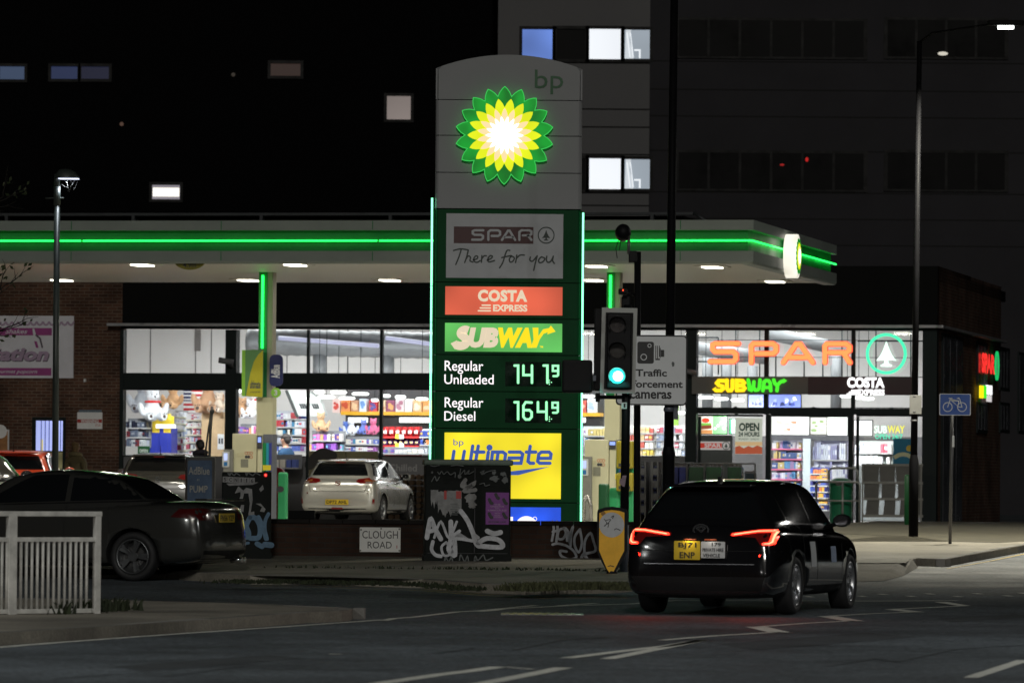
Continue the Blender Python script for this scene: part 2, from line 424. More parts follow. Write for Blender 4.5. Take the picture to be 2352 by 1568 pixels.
# corner pavement past the car, with a dropped crossing
rp_f = [G(1700, 1297, H2), G(1930, 1296.5, H2), G(2058, 1296, H2), G(2104, 1299), G(2172, 1301), G(2274, 1282), G(2360, 1266), G(2700, 1215)]
slab('pavement', rp_f + [Vector((40, 124)), Vector((8, 124)), Vector((4.5, 100))], H2, PAVE)
kerb_run('kerb', rp_f[3:], H2)
mb = MB(); near = [G(1640, 1345), G(1962, 1336), G(2030, 1334), G(2075, 1322), G(2108, 1303)]; far = [rp_f[0], rp_f[1], rp_f[1].lerp(rp_f[2], .55), rp_f[2], rp_f[2].lerp(rp_f[3], .8)]; vs = [(p.x, p.y, g(p.y) + .006) for p in near] + [(p.x, p.y + .02, g(p.y) + H2 + .008) for p in far]
mb.add(vs, [(i, i + 1, i + 6, i + 5) for i in range(4)], PAVE); struct(mb.build('crossing_apron'))
slab('forecourt', [Vector((-60, 82.4)), Vector((4.2, 82.4)), Vector((5.2, 100)), Vector((7.6, 122)), Vector((10.5, 127.2)), Vector((-2, 129.8)), Vector((-60, 141))], .004, CONC, skirt=False)
# tactile ribs of the dropped kerb, and leaf litter along the gutters
mb = MB(); TACT = mat('tactile_paving', (.23, .215, .18), .85, var=.2)
for i in range(16):
    a = G(1925 + i * 10, 1294, H2); c = G(1937 + i * 10, 1283, H2)
    d = (c - a).normalized(); nn = Vector((-d.y, d.x)) * .035; vs = [(q.x, q.y, g(q.y) + H2 + .012) for q in (a - nn, c - nn, c + nn, a + nn)]
    mb.add(vs, [(0, 1, 2, 3)], TACT)
struct(mb.build('tactile_pavement_strip', normals=False))
DGROUND = mat('bare_earth_verge', (.05, .045, .03), .9, var=.5, vs=3, bump=.5, bs=20)
slab('verge', [G(1700, 1243, H2), G(1944, 1240, H2), G(2023, 1231, H2), G(2105, 1233, H2), G(2182, 1243, H2), G(2290, 1246, H2), G(2420, 1240, H2), Vector((39, 123.5)), Vector((8.2, 123.5)), Vector((6.5, 112))], H2 + .004, DGROUND, skirt=False)  # darker ground sheet laid over the far part of the corner pavement
# road markings
mk = MB()
for px, wd in [
    ([(-60, 1491), (150, 1474), (400, 1456), (640, 1440), (880, 1423)], .10),
    ([(880, 1425), (905, 1420), (950, 1417), (1050, 1405), (1230, 1390)], .10),
    ([(1100, 1404), (1160, 1398), (1300, 1391), (1450, 1386.5), (1560, 1378)], .10), ([(1280, 1391), (1370, 1385)], .10),
    ([(860, 1571), (1010, 1549), (1085, 1540), (1145, 1531)], .15), ([(1095, 1572), (1200, 1552), (1294, 1533)], .15), ([(1155, 1531), (1225, 1537)], .06),
    ([(1302, 1511), (1420, 1496), (1535, 1483), (1612, 1470)], .13), ([(1395, 1513), (1500, 1492), (1612, 1470)], .13),
    ([(1520, 1470), (1640, 1460), (1792, 1451)], .10), ([(1790, 1452), (1736, 1439)], .22), ([(1736, 1439.5), (1850, 1431), (1963, 1425)], .10),
    ([(1962, 1426), (1900, 1415)], .22), ([(1900, 1415), (2000, 1409), (2105, 1405)], .10), ([(2105, 1405.5), (2050, 1399)], .2),
    ([(2050, 1399), (2215, 1391)], .10), ([(2215, 1391), (2160, 1382)], .16),
    ([(1840, 1379.5), (2000, 1380), (2200, 1379)], .12), ([(1500, 1379), (1840, 1379.5)], .12),
    ([(2230, 1556), (2352, 1516)], .12), ([(755, 1502), (785, 1502)], .10)]:
    strip(mk, px, wd, .004, PAINT)
for u, v in [(1858, 1370), (1980, 1369), (2028, 1364.5), (2092, 1369), (2135, 1363.5), (2200, 1369.5), (2245, 1363), (2315, 1368), (2350, 1362)]:
    strip(mk, [(u - 8, v), (u + 8, v)], .28, .004, PAINT)
struct(mk.build('road_markings', normals=False))
mk = MB()
for k in (0, 3.6):
    strip(mk, [(574, 1343.5 + k), (720, 1344 + k), (970, 1352.5 + k), (1107, 1363.5 + k), (1263, 1371 + k), (1440, 1371 + k)], .05, .004, YELP)
strip(mk, [(2100, 1304), (2176, 1306), (2280, 1287), (2360, 1270)], .06, .004, YELP)
struct(mk.build('yellow_edge_lines', normals=False))
TAR = mat('tar_patch', (.036, .042, .047), .8, var=.3, vs=3, bump=.4, bs=50); grain(TAR, 80, .7)
for pts in [[(1650, 1478), (1990, 1452), (2110, 1462), (1740, 1492)], [(260, 1530), (620, 1503), (700, 1512), (330, 1541)], [(900, 1362), (1180, 1371), (1170, 1380), (890, 1371)], [(2150, 1420), (2330, 1409), (2380, 1416), (2190, 1428)]]:
    slab('road_patch', [G(*p) for p in pts], .002, TAR, skirt=False)
mk = MB()
for px in [[(1000, 1500), (1090, 1488), (1180, 1493), (1290, 1470), (1400, 1463)], [(1900, 1530), (2010, 1512), (2060, 1520), (2200, 1490), (2350, 1481)], [(120, 1560), (260, 1548), (380, 1553), (560, 1530)], [(700, 1380), (850, 1386), (980, 1383)], [(1990, 1390), (2120, 1386), (2300, 1392)]]: strip(mk, px, .05, .003, TAR)
struct(mk.build('tar_seam', normals=False))
# ironwork: manhole cover in the road
GRATE = mat('cast_iron', (.16, .165, .17), .35, metal=.8, var=.3)
F = Frame(gnd(1245, 1411) + Vector((0, 0, .002))); mb = MB()
mb.box(-.45, .45, -.42, .42, 0, .008, GRATE)
for i in range(9): mb.box(-.4 + i * .09, -.36 + i * .09, -.36, .36, .008, .014, GRATE)
t = thing('manhole_cover', 'ribbed iron manhole cover in the road beside the dark estate car', 'manhole cover', F); mb.build('lid', t)
# verge: dead leaves and tufts along the kerbs
LEAF = mat('leaf_litter', (.055, .06, .025), .9, var=.6, vs=20)
def tuft_band(name, label, spots, n, h, m, spread=.25):
    mb = MB(); rnd = random.Random(len(spots) * 31 + n)
    for i in range(n):
        k = rnd.random() * (len(spots) - 1); j = int(k); p = spots[j].lerp(spots[j + 1], k - j)
        x, y = p.x + rnd.gauss(0, spread), p.y + rnd.gauss(0, spread * 1.4)
        zz = g(y) + (H2 if name != 'grass' else H2); a = rnd.random() * 6.3; L = h * rnd.uniform(.4, 1.3); wv = .012 + .02 * rnd.random()
        dx, dy = math.cos(a), math.sin(a); lean = rnd.uniform(0, .8) * L
        vs = [(x - dy * wv, y + dx * wv, zz - .02), (x + dy * wv, y - dx * wv, zz - .02), (x + dx * lean + dy * wv * .4, y + dy * lean, zz + L * .8), (x + dx * lean * 1.5, y + dy * lean * 1.5, zz + L)]
        mb.add(vs, [(0, 1, 2), (0, 2, 3)], m)
    return stuff(mb.build(name, weld=False, normals=False), label, 'grass')
GRS = mat('verge_grass', (.02, .027, .010), .9, var=.5, vs=6)
tuft_band('grass', 'scruffy grass verge along the kerb below the dark low wall', [G(520, 1334, H2), G(720, 1335, H2), G(960, 1340, H2), G(1090, 1352, H2)], 1100, .026, GRS, .13)
tuft_band('leaf_litter', 'dead leaves and weeds heaped on the kerb by the yellow bollard', [G(1195, 1352, H2), G(1300, 1347, H2), G(1440, 1349, H2)], 2400, .06, LEAF, .14)
tuft_band('grass', 'weeds growing at the foot of the white guard rail', [G(130, 1410, H2), G(240, 1402, H2), G(270, 1398, H2)], 300, .11, GRS, .12)
tuft_band('grass', 'thin grass at the foot of the low brick wall', [G(640, 1303, H2), G(980, 1306, H2), G(1200, 1308, H2), G(1440, 1312, H2)], 260, .035, GRS, .09)

# ================================================================== BACKGROUND BUILDINGS
CLAD = mat('grey_cladding', (.10, .10, .105), .6, var=.25, vs=.3)
DARKC = mat('charcoal_cladding', (.004, .004, .0045), .8, var=.2, vs=.3, spec=.03)
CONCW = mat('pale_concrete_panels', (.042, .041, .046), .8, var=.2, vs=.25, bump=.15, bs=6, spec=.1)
DGL = mat('dark_window_glass', (.003, .003, .0035), .35, var=.3, vs=.5, spec=.08)
WFR = mat('dark_window_frame', (.004, .004, .004), .5, var=.1, spec=.2)
JNT = mat('panel_joint', (.015, .015, .015), .9, var=0)
def window(F, par, u0, v0, u1, v1, m, fr=.09, y=0.0, extra=None):
    x0, z1 = F.px(u0, v0, y); x1, z0 = F.px(u1, v1, y); mb = MB(FRONT(y))
    for a0, a1, b0, b1 in ((x0 - fr, x1 + fr, z1, z1 + fr), (x0 - fr, x1 + fr, z0 - fr, z0), (x0 - fr, x0, z0, z1), (x1, x1 + fr, z0, z1)): mb.rect(a0, a1, b0, b1, -.05, .07, WFR)
    f = mb.build('window', par); p = MB(FRONT(y)); p.rect(x0, x1, z0, z1, .004, .02, m); p.build('pane', f)
    if extra: extra(f, x0, x1, z0, z1, y)
    return f
def block(name, label, u0, u1, vtop, d, m, depth, joints=()):
    F = Frame((at(0.5 * (u0 + u1), 1100, d).x, d, .5)); t = thing(name, label, 'building', F)
    x0, zt = F.px(u0, vtop); x1, _ = F.px(u1, vtop); mb = MB(); mb.box(x0, x1, 0, depth, 0, zt, m)
    jm = MB(FRONT(0))
    for v in joints:
        z = F.px(u0, v)[1]; jm.rect(x0, x1, z - .02, z + .02, .004, .012, JNT)
    wl = mb.build('wall', t)
    if joints: jm.build('panel_joint', wl)
    rf = MB(); rf.box(x0 - .2, x1 + .2, -.2, depth, zt, zt + .3, DARKC); rf.build('roof', t)
    return F, t
def lw(c, e=1.0, un=.25, us=.35): return lit('lit_window_%d_%d_%d' % c, c, e, un, us)
F, t = block('office_building', 'dark multi-storey block with a few lit windows behind the fuel canopy', -140, 1146, -60, 172, DARKC, 18)
for a in [(0, 153, 56, 183, (52, 66, 90)), (118, 153, 178, 182, (30, 40, 70)), (187, 153, 250, 182, (17, 20, 40)), (622, 146, 690, 175, (48, 34, 30)), (889, 221, 943, 275, (126, 116, 112))]:
    window(F, t, *a[:4], lw(a[4]))
def strips(f, x0, x1, z0, z1, y):
    mb = MB(FRONT(y)); h = z1 - z0
    for k in (.36, .64): mb.rect(x0 + .02, x1 - .02, z0 + h * (1 - k) - .07, z0 + h * (1 - k) + .07, .022, .03, lit('ceiling_tube', (255, 250, 235), 1.4))
    mb.build('ceiling_tubes', f)
window(F, t, 350, 425, 413, 458, lw((135, 130, 138)), extra=strips)
for u, v, c in [(487 / 1.742 , 497 / 1.742, (70, 50, 40)), (536, 172, (40, 34, 28))]:
    x, z = F.px(u, v); mb = MB(FRONT(0)); mb.disc(x, z, .06, .03, .05, lit('glint_%d' % c[0], c, 1.0)); mb.build('indicator_light', t)  # tiny glowing discs set on the dark facade
F, t = block('stair_tower', 'grey clad stair tower with stacked brightly lit windows behind the price sign', 1145, 1494, -60, 165, CLAD, 20, joints=(143, 249, 290, 353, 441, 470))
def rail(f, x0, x1, z0, z1, y):
    w_, h = x1 - x0, z1 - z0; wm = lit('stair_rail_white', (235, 240, 245), 1.0); mb = MB(FRONT(y))
    mb.flat([(x0 + .04 * w_, z0), (x0 + .08 * w_, z1), (x0 + .28 * w_, z1), (x0 + .22 * w_, z0 + h * .65), (x0 + .38 * w_, z0 + .1 * h), (x0 + .38 * w_, z0)], .022, lit('stair_wall_pale', (200, 206, 212), 1.0))
    mb.stroke([(x0 + .4 * w_, z0 + .3 * h), (x0 + .62 * w_, z0 + .3 * h), (x0 + .62 * w_, z0 + .02)], .05, .024, .03, wm, cap=False)
    for k in (.12, .25): mb.stroke([(x0 + k * w_, z0 + .9 * h), (x0 + (k + .12) * w_, z0 + .05 * h)], .03, .024, .03, wm, cap=False)
    mb.build('stair_rail', f)
LWH = lw((236, 240, 246), 1.0, .06); LGY = lw((150, 160, 170), 1.0, .12); LBL = lw((96, 128, 205), 1.0, .35, .5)
for v0, v1 in ((67, 137), (364, 435)):
    window(F, t, 1352, v0, 1427, v1, LWH); window(F, t, 1433, v0 + 2, 1492, v1 - 1, LGY, extra=rail)
    window(F, t, 1200 if v0 < 100 else 1150, v0 + 1, 1271, v1, LBL if v0 < 100 else DGL); window(F, t, 1276, v0, 1346, v1, DGL)
F, t = block('concrete_block_building', 'pale concrete multi-storey building with long dark window bands behind the shop', 1494, 2500, -60, 180, CONCW, 20, joints=(140, 205, 266, 345, 440, 500, 560))
for v0, v1 in ((46, 132), (350, 436)):
    for u0, u1 in ((1556, 1986), (2036, 2310)):
        x0, z1 = F.px(u0, v0); x1, z0 = F.px(u1, v1); mb = MB(FRONT(0)); mb.rect(x0 - .08, x1 + .08, z0 - .08, z1 + .08, -.05, .06, WFR); f = mb.build('window', t)
        n = 6 if u1 - u0 > 300 else 4; w_ = (x1 - x0) / n; p = MB(FRONT(0))
        for k in range(n): p.rect(x0 + k * w_ + .04, x0 + (k + 1) * w_ - .04, z0, z1, .061, .075, DGL)
        p.build('pane', f)
for u, v, sx, sy, c, e in [(1796, 379, .07, .035, (190, 20, 20), .5), (1853, 367, .05, .07, (215, 22, 22), .6), (2165, 124, .16, .06, (215, 210, 195), .9)]:
    x, z = F.px(u, v); mb = MB(FRONT(0)); mb.disc(x, z, sy, .08, .1, lit('glint_%d_%d' % (c[0], c[1]), c, e), sx=sx / sy); mb.build('indicator_light', t)  # small glowing discs on the facade, red and off-white
# ================================================================== SHOP BUILDING
TH = R(-11.2)
SF = Frame((0, 130, .57), TH)
BRK = brick_mat('brown_brick', (.12, .06, .038), (.07, .037, .026), (.16, .125, .10))
BRKD = brick_mat('brown_side_brick', (.12, .06, .042), (.075, .04, .03), (.13, .11, .09), axes='YZ')
BLKF = mat('black_fascia', (.006, .0065, .0065), .6, var=.2, vs=1, spec=.06)
FRM = mat('charcoal_frame', (.014, .02, .02), .55, var=.1, spec=.12)
TRIM = mat('pale_metal_gutter', (.42, .42, .44), .35, metal=.4, var=.1)
PLAS = mat('white_interior_wall', (.66, .64, .63), .7, var=.04, vs=.5)
FLRI = mat('shop_floor_tile', (.42, .41, .40), .35, var=.08)
VIN = mat('grey_window_vinyl', (.13, .13, .135), .6, var=.08)
PANE = glass_mat('shop_glass', (.95, .97, .96), .05)
shop = thing('petrol_station_shop', 'glass fronted convenience shop with glowing signs and dark flat fascia behind the pumps', 'shop building', SF)
def sx(u, v=1000, y=0): return SF.px(u, v, y)[0]
def sz(v, u=1200, y=0): return SF.px(u, v, y)[1]
XL, XB, XR = sx(-170), sx(279), sx(2152)
ZROOF = sz(611, 2070); ZTR = sz(748); D = 9.5
mb = MB(); mb.box(XL, XB, 0, .35, -.3, ZROOF - .02, BRK); wl = mb.build('brick_wall', shop)
mb = MB(); mb.box(XB, XR, -.02, .35, ZTR + .03, ZROOF, BLKF); mb.build('fascia', shop)
mb = MB(); mb.box(sx(250), XR + .12, -.28, -.02, ZTR - .03, ZTR + .03, TRIM); mb.box(XR + .0, XR + .16, -.28, 13.2, ZTR - .03, ZTR + .03, TRIM); mb.build('gutter', shop)
mb = MB(); mb.box(XL, XR, .35, 14, ZROOF - .35, ZROOF - .1, BLKF); mb.box(XR - .3, XR, .35, 6.5, ZROOF - .1, ZROOF + .0, BLKF); mb.build('roof', shop)
mb = MB(); mb.box(XB - 3.2, XR - .3, .36, D, .001, .05, FLRI); mb.build('floor', shop)
mb = MB(); mb.box(XB - .2, XR - .3, D, D + .2, 0, ZROOF - .4, PLAS); mb.box(XB - 3.4, XB - 3.2, .36, D, .05, ZROOF - .4, PLAS); mb.box(XB - 3.2, XB - .2, D, D + .2, 0, ZROOF - .4, PLAS)
mb.build('interior_wall', shop)
mb = MB(); mb.box(XB - 3.2, XR - .3, .36, D, ZROOF - .75, ZROOF - .4, mat('grey_ceiling', (.5, .49, .48), .8, var=.05)); mb.build('ceiling', shop)
# side wall round the corner, with tall window strips
mb = MB(); mb.box(XR - .28, XR, .0, 13, -.3, ZROOF - .01, BRKD); mb.build('side_wall', shop)
SIDEGL = mat('dim_side_glass', (.10, .105, .12), .2, var=.3, vs=2)
for u0, v0, u1, v1, m in [(2163, 772, 2205, 1195, SIDEGL), (2243, 930, 2264, 988, SIDEGL), (2295, 803, 2315, 892, SIDEGL), (2295, 930, 2315, 988, SIDEGL), (2243, 790, 2264, 880, SIDEGL), (2338, 815, 2350, 990, SIDEGL)]:
    y0, z1 = SF.pxs(u0, v0, XR); y1, z0 = SF.pxs(u1, v1, XR); mb = MB(SIDE(XR)); n = 3 if y1 - y0 > 1.5 else 1
    mb.rect(y0 - .08, y1 + .08, z0 - .08, z1 + .08, .0, .04, FRM); f = mb.build('window', shop); p = MB(SIDE(XR))
    for k in range(n):
        w_ = (y1 - y0) / n; p.rect(y0 + k * w_ + .04, y0 + (k + 1) * w_ - .04, z0, z1, .041, .05, m)
    p.build('pane', f)
# shopfront frames and glass
VT, VB0, VB1, VS, VG = 757, 858, 896, 1048, 1203
def bar(u0, u1, v0, v1, y0=-.06, y1=.12, m=FRM, name='frame', par=None):
    x0, x1, z0, z1 = sx(u0), sx(u1), sz(v1, (u0 + u1) / 2), sz(v0, (u0 + u1) / 2)
    mb = MB(); mb.box(x0, x1, y0, y1, z0, z1, m); return mb.build(name, par or shop)
bar(277, 2152, 746, 757, y1=.3)
for a, c in ((276, 284), (518, 543), (1575, 1600), (2119, 2152)): bar(a, c, 757.2, VG, -.09, .2, name='pillar')
for a, c in ((704, 709), (872, 878), (1040, 1046), (1218, 1224), (1395, 1401)): bar(a, c, 757.2, VG, -.05, .1, name='mullion')
for a, c in ((1755, 1764), (1955, 1963)): bar(a, c, 757.2, 952, -.07, .1, name='mullion')
bar(284.2, 517.8, VB0, VB1); bar(543.2, 1574.8, VB0, VB1)
bar(1600.2, 2118.8, 937, 951, -.08); 
bays = [(284, 518), (543, 704), (709, 872), (878, 1040), (1046, 1218), (1224, 1395), (1401, 1575)]
for a, c in bays:
    for v0, v1 in ((757, VB0), (VB1, VS)):
        f = bar(a, c, v1 - 1.5, v1 + .5, -.03, .05, name='window'); mb = MB()
        mb.box(sx(a) + .005, sx(c) - .005, .0, .012, sz(v1 - 1.6, (a + c) / 2), sz(v0, (a + c) / 2), PANE); mb.build('pane', f)
    f = bar(a + .5, c - .5, VS + .6, VG, .0, .02, VIN, 'window_panel')
for a, c in [(1600, 1755), (1764, 1955), (1963, 2119)]:
    for v0, v1 in ((757, 866), (905, 937)):
        f = bar(a, c, v1 - 1.5, v1 + .5, -.03, .05, name='window'); mb = MB()
        mb.box(sx(a) + .005, sx(c) - .005, .0, .012, sz(v1 - 1.6, (a + c) / 2), sz(v0, (a + c) / 2), PANE); mb.build('pane', f)
# entrance: sliding doors, fixed panes
for a, c in [(1604, 1752), (1967, 2119)]:
    f = bar(a, c, 951, 956, -.05, .06, name='window'); mb = MB(); mb.box(sx(a), sx(c), .0, .012, .05, sz(956, (a + c) / 2), PANE); mb.build('pane', f)
    bar(a, a + 6, 956.2, VG, -.05, .06, name='mullion')
for a, c in [(1760, 1771), (1950, 1960)]: bar(a, c, 951.2, VG, -.1, .08, name='door_frame')
d = bar(1771.2, 1949.8, 951.2, 957, -.09, .07, name='door'); mb = MB(); mb.box(sx(1772), sx(1949), .0, .012, .05, sz(957, 1860), PANE); mb.build('pane', d)
bar(1601, 1682, 999, 1120, .02, .04, VIN, 'window_panel')
# sign band over the entrance
GRB = mat('grey_sign_band', (.11, .11, .10), .6, var=.08); MRN = mat('maroon_sign_band', (.030, .006, .010), .5, var=.1)
def mkbox(u0, u1, v0, v1, m, y0, y1, name, par):
    mb = MB(); mb.box(sx(u0), sx(u1), y0, y1, sz(v1, (u0 + u1) / 2), sz(v0, (u0 + u1) / 2), m); return mb.build(name, par)
sb = thing('shop_sign_band', 'grey and maroon sign board with yellow, green and white glowing letters over the entrance', 'sign', SF)
mkbox(1592, 1858, 865, 905, GRB, -.22, -.1, 'grey_board', sb); mkbox(1858.3, 2097, 865, 907, MRN, -.22, -.1, 'maroon_board', sb)
Z6 = zc(1550.4, 689, .293); Z7 = zc(1894.9, 574.2, .5124)
def fbox(zf, x0, y0, x1, y1, y, F=SF):
    u0, v0 = zf(x0, y0); u1, v1 = zf(x1, y1); a0, b1 = F.px(u0, v0, y); a1, b0 = F.px(u1, v1, y); return min(a0, a1), max(a0, a1), min(b0, b1), max(b0, b1)
def fp(zf, pts, y, F=SF): return [F.px(*zf(x, yy), y) for x, yy in pts]
YEL = lit('sign_yellow_light', (255, 214, 20), 1.3); GRN = lit('sign_green_light', (70, 225, 40), 1.2); WHT = lit('sign_white_light', (255, 255, 255), 1.6)
PT = FRONT(-.22)
def letters(par, name, specs, m, y, zf, F=SF, wd=None, c0=.0, c1=.05):
    mb = MB(FRONT(y))
    for pts in specs:
        mb.stroke(fp(zf, pts, y, F), wd, c0, c1, m); c0 += .002; c1 += .002
    return mb.build(name, par)
mb = MB(PT)
Wd = .165
for pts in [[(385, 632), (345, 632), (330, 650), (345, 668), (372, 674), (378, 694), (362, 708), (322, 708)], [(408, 628), (408, 690), (420, 708), (440, 708), (452, 690), (452, 628)]]:
    mb.stroke(fp(Z6, pts, -.22), .085, .0, .05, YEL)
mb.stroke(fp(Z6, [(486, 708), (486, 630), (530, 632), (543, 648), (530, 666), (497, 668)], -.22), .085, .0, .05, YEL)
mb.stroke(fp(Z6, [(497, 671), (536, 674), (548, 690), (536, 706), (492, 708)], -.22), .08, .002, .052, YEL)
mb.flat(fp(Z6, [(293, 700), (325, 678), (325, 722)], -.22), .053, YEL)
mb.build('yellow_lettering', sb)
mb = MB(PT)
for pts in [[(575, 625), (585, 700), (600, 706), (615, 690), (620, 640)], [(622, 690), (632, 706), (650, 704), (662, 690), (668, 625)], [(690, 710), (700, 640), (715, 630), (735, 632), (748, 650), (752, 710)], [(700, 685), (745, 685)], [(775, 625), (785, 655), (800, 668), (815, 655), (830, 640), (855, 632)], [(805, 668), (800, 710)]]:
    mb.stroke(fp(Z6, pts, -.22), .075, .0, .05, GRN)
mb.flat(fp(Z6, [(852, 612), (882, 632), (852, 655)], -.22), .053, GRN)
mb.build('green_lettering', sb)
mb = MB(PT)
mb.text('COSTA', *fbox(Z7, 100, 617, 268, 570, -.22), .03, WHT, bold=.05); mb.text('EXPRESS', *fbox(Z7, 148, 650, 268, 624, -.22), .03, WHT, bold=.04)
for k in range(3): mb.rect(*fbox(Z7, 118 - 10 * k, 632 + 8 * k, 146, 626 + 8 * k, -.22), .02, .03, WHT)
mb.build('white_lettering', sb)
# big glowing letters and tree emblem
NEOR = lit('neon_orange_red', (255, 152, 84), 1.3, sample=True); NEOE = lit('neon_red_edge', (255, 84, 58), 1.0); NEOG = lit('neon_sea_green', (70, 240, 180), 1.2, sample=True)
ns = thing('illuminated_shop_name', 'large glowing orange shop name letters with green fir tree ring above the entrance', 'sign', SF)
YS = -.3
PTS = [[(500, 342), (320, 342), (300, 352), (300, 385), (318, 405), (460, 405), (482, 425), (482, 462), (462, 482), (280, 482)],
       [(603, 490), (603, 360), (620, 342), (770, 342), (797, 362), (797, 400), (775, 420), (640, 420)],
       [(853, 490), (955, 345), (985, 345), (1085, 490)], [(905, 450), (1030, 450)],
       [(1180, 490), (1180, 362), (1195, 344), (1345, 344), (1372, 365), (1372, 395), (1350, 412), (1215, 412)], [(1330, 422), (1375, 490)]]
for wd, m, c, nm in ((.128, NEOE, 0, 'letter_edge'), (.096, NEOR, .07, 'letter_face')):
    mb = MB(FRONT(YS)); c0 = c
    for pts in PTS: mb.stroke(fp(Z6, pts, YS), wd, c0, c0 + .07, m); c0 += .003
    mb.build(nm, ns)
def fir(mb, cx, cz, r, c, ring, tree, k=.14):
    mb.ring(cx, cz, r * (1 - k), r, c, c + .04, ring)
    s = r * .82
    pts = [(0, .74), (.16, .3), (.34, -.1), (.60, -.42), (.10, -.36), (.12, -.60), (.32, -.66), (.32, -.76), (-.32, -.76), (-.32, -.66), (-.12, -.60), (-.10, -.36), (-.60, -.42), (-.34, -.1), (-.16, .3)]
    mb.poly([(cx + x * s, cz + z * s) for x, z in pts], c, c + .04, tree)
mb = MB(FRONT(YS)); a0, a1, b0, b1 = fbox(Z7, 184, 555, 368, 374, YS)
fir(mb, (a0 + a1) / 2, (b0 + b1) / 2, (a1 - a0) / 2, .02, NEOG, lit('tree_white_light', (225, 255, 240), 1.5)); mb.build('tree_emblem', ns)
mb = MB(FRONT(YS))
for vv in (752 + 27, 752 + 66): mb.rect(sx(1602), sx(2110), sz(vv + 1.2), sz(vv), -.12, -.06, FRM)
mb.build('support_rail', ns)
# small signs on the side wall
t = thing('side_wall_sign', 'small red lit shop name sign with green ring on the side wall', 'sign', SF)
def spx(x, y): return SF.pxs(*Z7(x, y), XR)
ya, za = spx(680, 548); yb, zb = spx(740, 470); assert za < zb; mb = MB(SIDE(XR)); mb.text('SPAR', ya, yb, za, zb, .12, lit('red_sign_light', (255, 52, 48), 1.1), bold=.05); mb.build('lettering', t)
ya, za = spx(740, 582); yb, zb = spx(758, 455); mb = MB(SIDE(XR)); fir(mb, (ya + yb) / 2, (za + zb) / 2, (zb - za) / 2, .1, lit('green_ring_light', (30, 190, 100), 1.0), lit('green_tree_light', (60, 160, 100), .8)); mb.build('tree_emblem', t)
t = thing('side_wall_sign', 'small square lit sign split yellow, green and white on the side wall', 'sign', SF); mb = MB(SIDE(XR))
for x0, x1, y0, y1, m in [(672, 685, 608, 662, YEL), (686, 699, 608, 662, GRN), (701, 724, 608, 645, WHT), (704, 722, 652, 678, lit('pale_sign_light', (210, 205, 205), 1.0))]:
    ya, za = spx(x0, y1); yb, zb = spx(x1, y0); mb.rect(ya, yb, za, zb, .1, .14, m)
mb.build('light_panel', t)
# wall things on the brick end: banner, warning sign, poster, lit window
N4 = zc(0, 706.3, .26377)
win = thing('office_window', 'small window with vertical blinds glowing pale blue in the brick wall', 'window', SF)
a0, a1, b0, b1 = fbox(N4, 318, 1245, 552, 985, 0)
mb = MB(FRONT(0)); mb.rect(a0 - .1, a1 + .06, b0 - .5, b1 + .08, .0, .05, FRM); mb.build('frame', win)
mb = MB(FRONT(0)); mb.rect(a0, a1, b0, b1, .051, .06, lit('blind_blue_light', (178, 190, 250), 1.0, .12)); mb.rect(a0, a1, b0 - .42, b0 - .03, .051, .06, lit('sill_cream_light', (92, 88, 62), 1.0, .4, 3)); mb.build('pane', win)
mb = MB(FRONT(0))
for k in (.2, .35, .5, .83, .93): mb.rect(a0 + (a1 - a0) * k - .012, a0 + (a1 - a0) * k + .012, b0, b1, .062, .07, lit('blind_edge', (80, 90, 150), 1.0))
mb.rect(a0 + .17 * (a1 - a0), a0 + .27 * (a1 - a0), b0, b0 + .38 * (b1 - b0), .062, .066, lit('yellow_item_glow', (205, 190, 120), 1.0)); mb.build('blind', win)
BANW = mat('banner_vinyl', (.72, .72, .78), .6, var=.08, vs=2); BANP = mat('banner_magenta', (.34, .05, .24), .6, var=.1); BANG = mat('banner_mauve', (.42, .31, .44), .6, var=.1); BAND = mat('banner_shadow', (.09, .07, .1), .6, var=.1)
bn = thing('shop_banner', 'white vinyl banner with magenta bands and script lettering on the brick wall', 'banner', SF)
q = lambda x0, y0, x1, y1: fbox(N4, x0, y0, x1, y1, 0)
mb = MB(FRONT(0)); mb.rect(*q(-420, 610, 645, 72), .0, .03, BANW); mb.build('sheet', bn)
mb = MB(FRONT(0)); mb.rect(*q(-400, 240, 455, 178), .031, .034, BANP); mb.rect(*q(-400, 588, 450, 526), .031, .034, BANP)
for k in range(20):
    x = 620 - 54 * k; mb.stroke(fp(N4, [(x - 24, 128), (x - 14, 146), (x, 152), (x + 14, 146), (x + 24, 128)], 0), .045, .031, .036, BANG)
mb.build('printed_band', bn)
mb = MB(FRONT(0)); mb.text('Gourmet popcorn', *q(-55, 580, 328, 540), .036, BANW, shear=.3, bold=.01); mb.text('cream · Shakes', *q(-180, 226, 242, 186), .036, BANW, shear=.3, bold=.01)
mb.text('Station', *q(-160, 470, 436, 352), .0345, BAND, bold=.06, shear=.25); mb.text('Station', *q(-166, 462, 430, 344), .0385, BANG, bold=.04, shear=.25); mb.build('lettering', bn)
mb = MB(FRONT(0)); mb.poly(fp(N4, [(286, 185), (302, 182), (318, 240), (350, 270), (375, 345), (345, 352), (300, 300)], 0), .034, .037, BANW); mb.stroke(fp(N4, [(318, 240), (352, 268), (372, 345)], 0), .04, .038, .041, BAND); mb.poly(fp(N4, [(300, 290), (325, 295), (340, 350), (318, 350)], 0), .038, .041, BANP); mb.build('drawing', bn)
ws = thing('warning_sign', 'white notice with red warning band under blue line on the brick wall', 'sign', SF)
SGW = mat('sign_white', (.8, .8, .8), .5, var=.08); SGR = mat('sign_red', (.42, .03, .025), .5, var=.1); SGB = mat('sign_ink', (.04, .04, .045), .6, var=0); SBL = mat('sign_pale_blue', (.16, .23, .30), .5, var=.1)
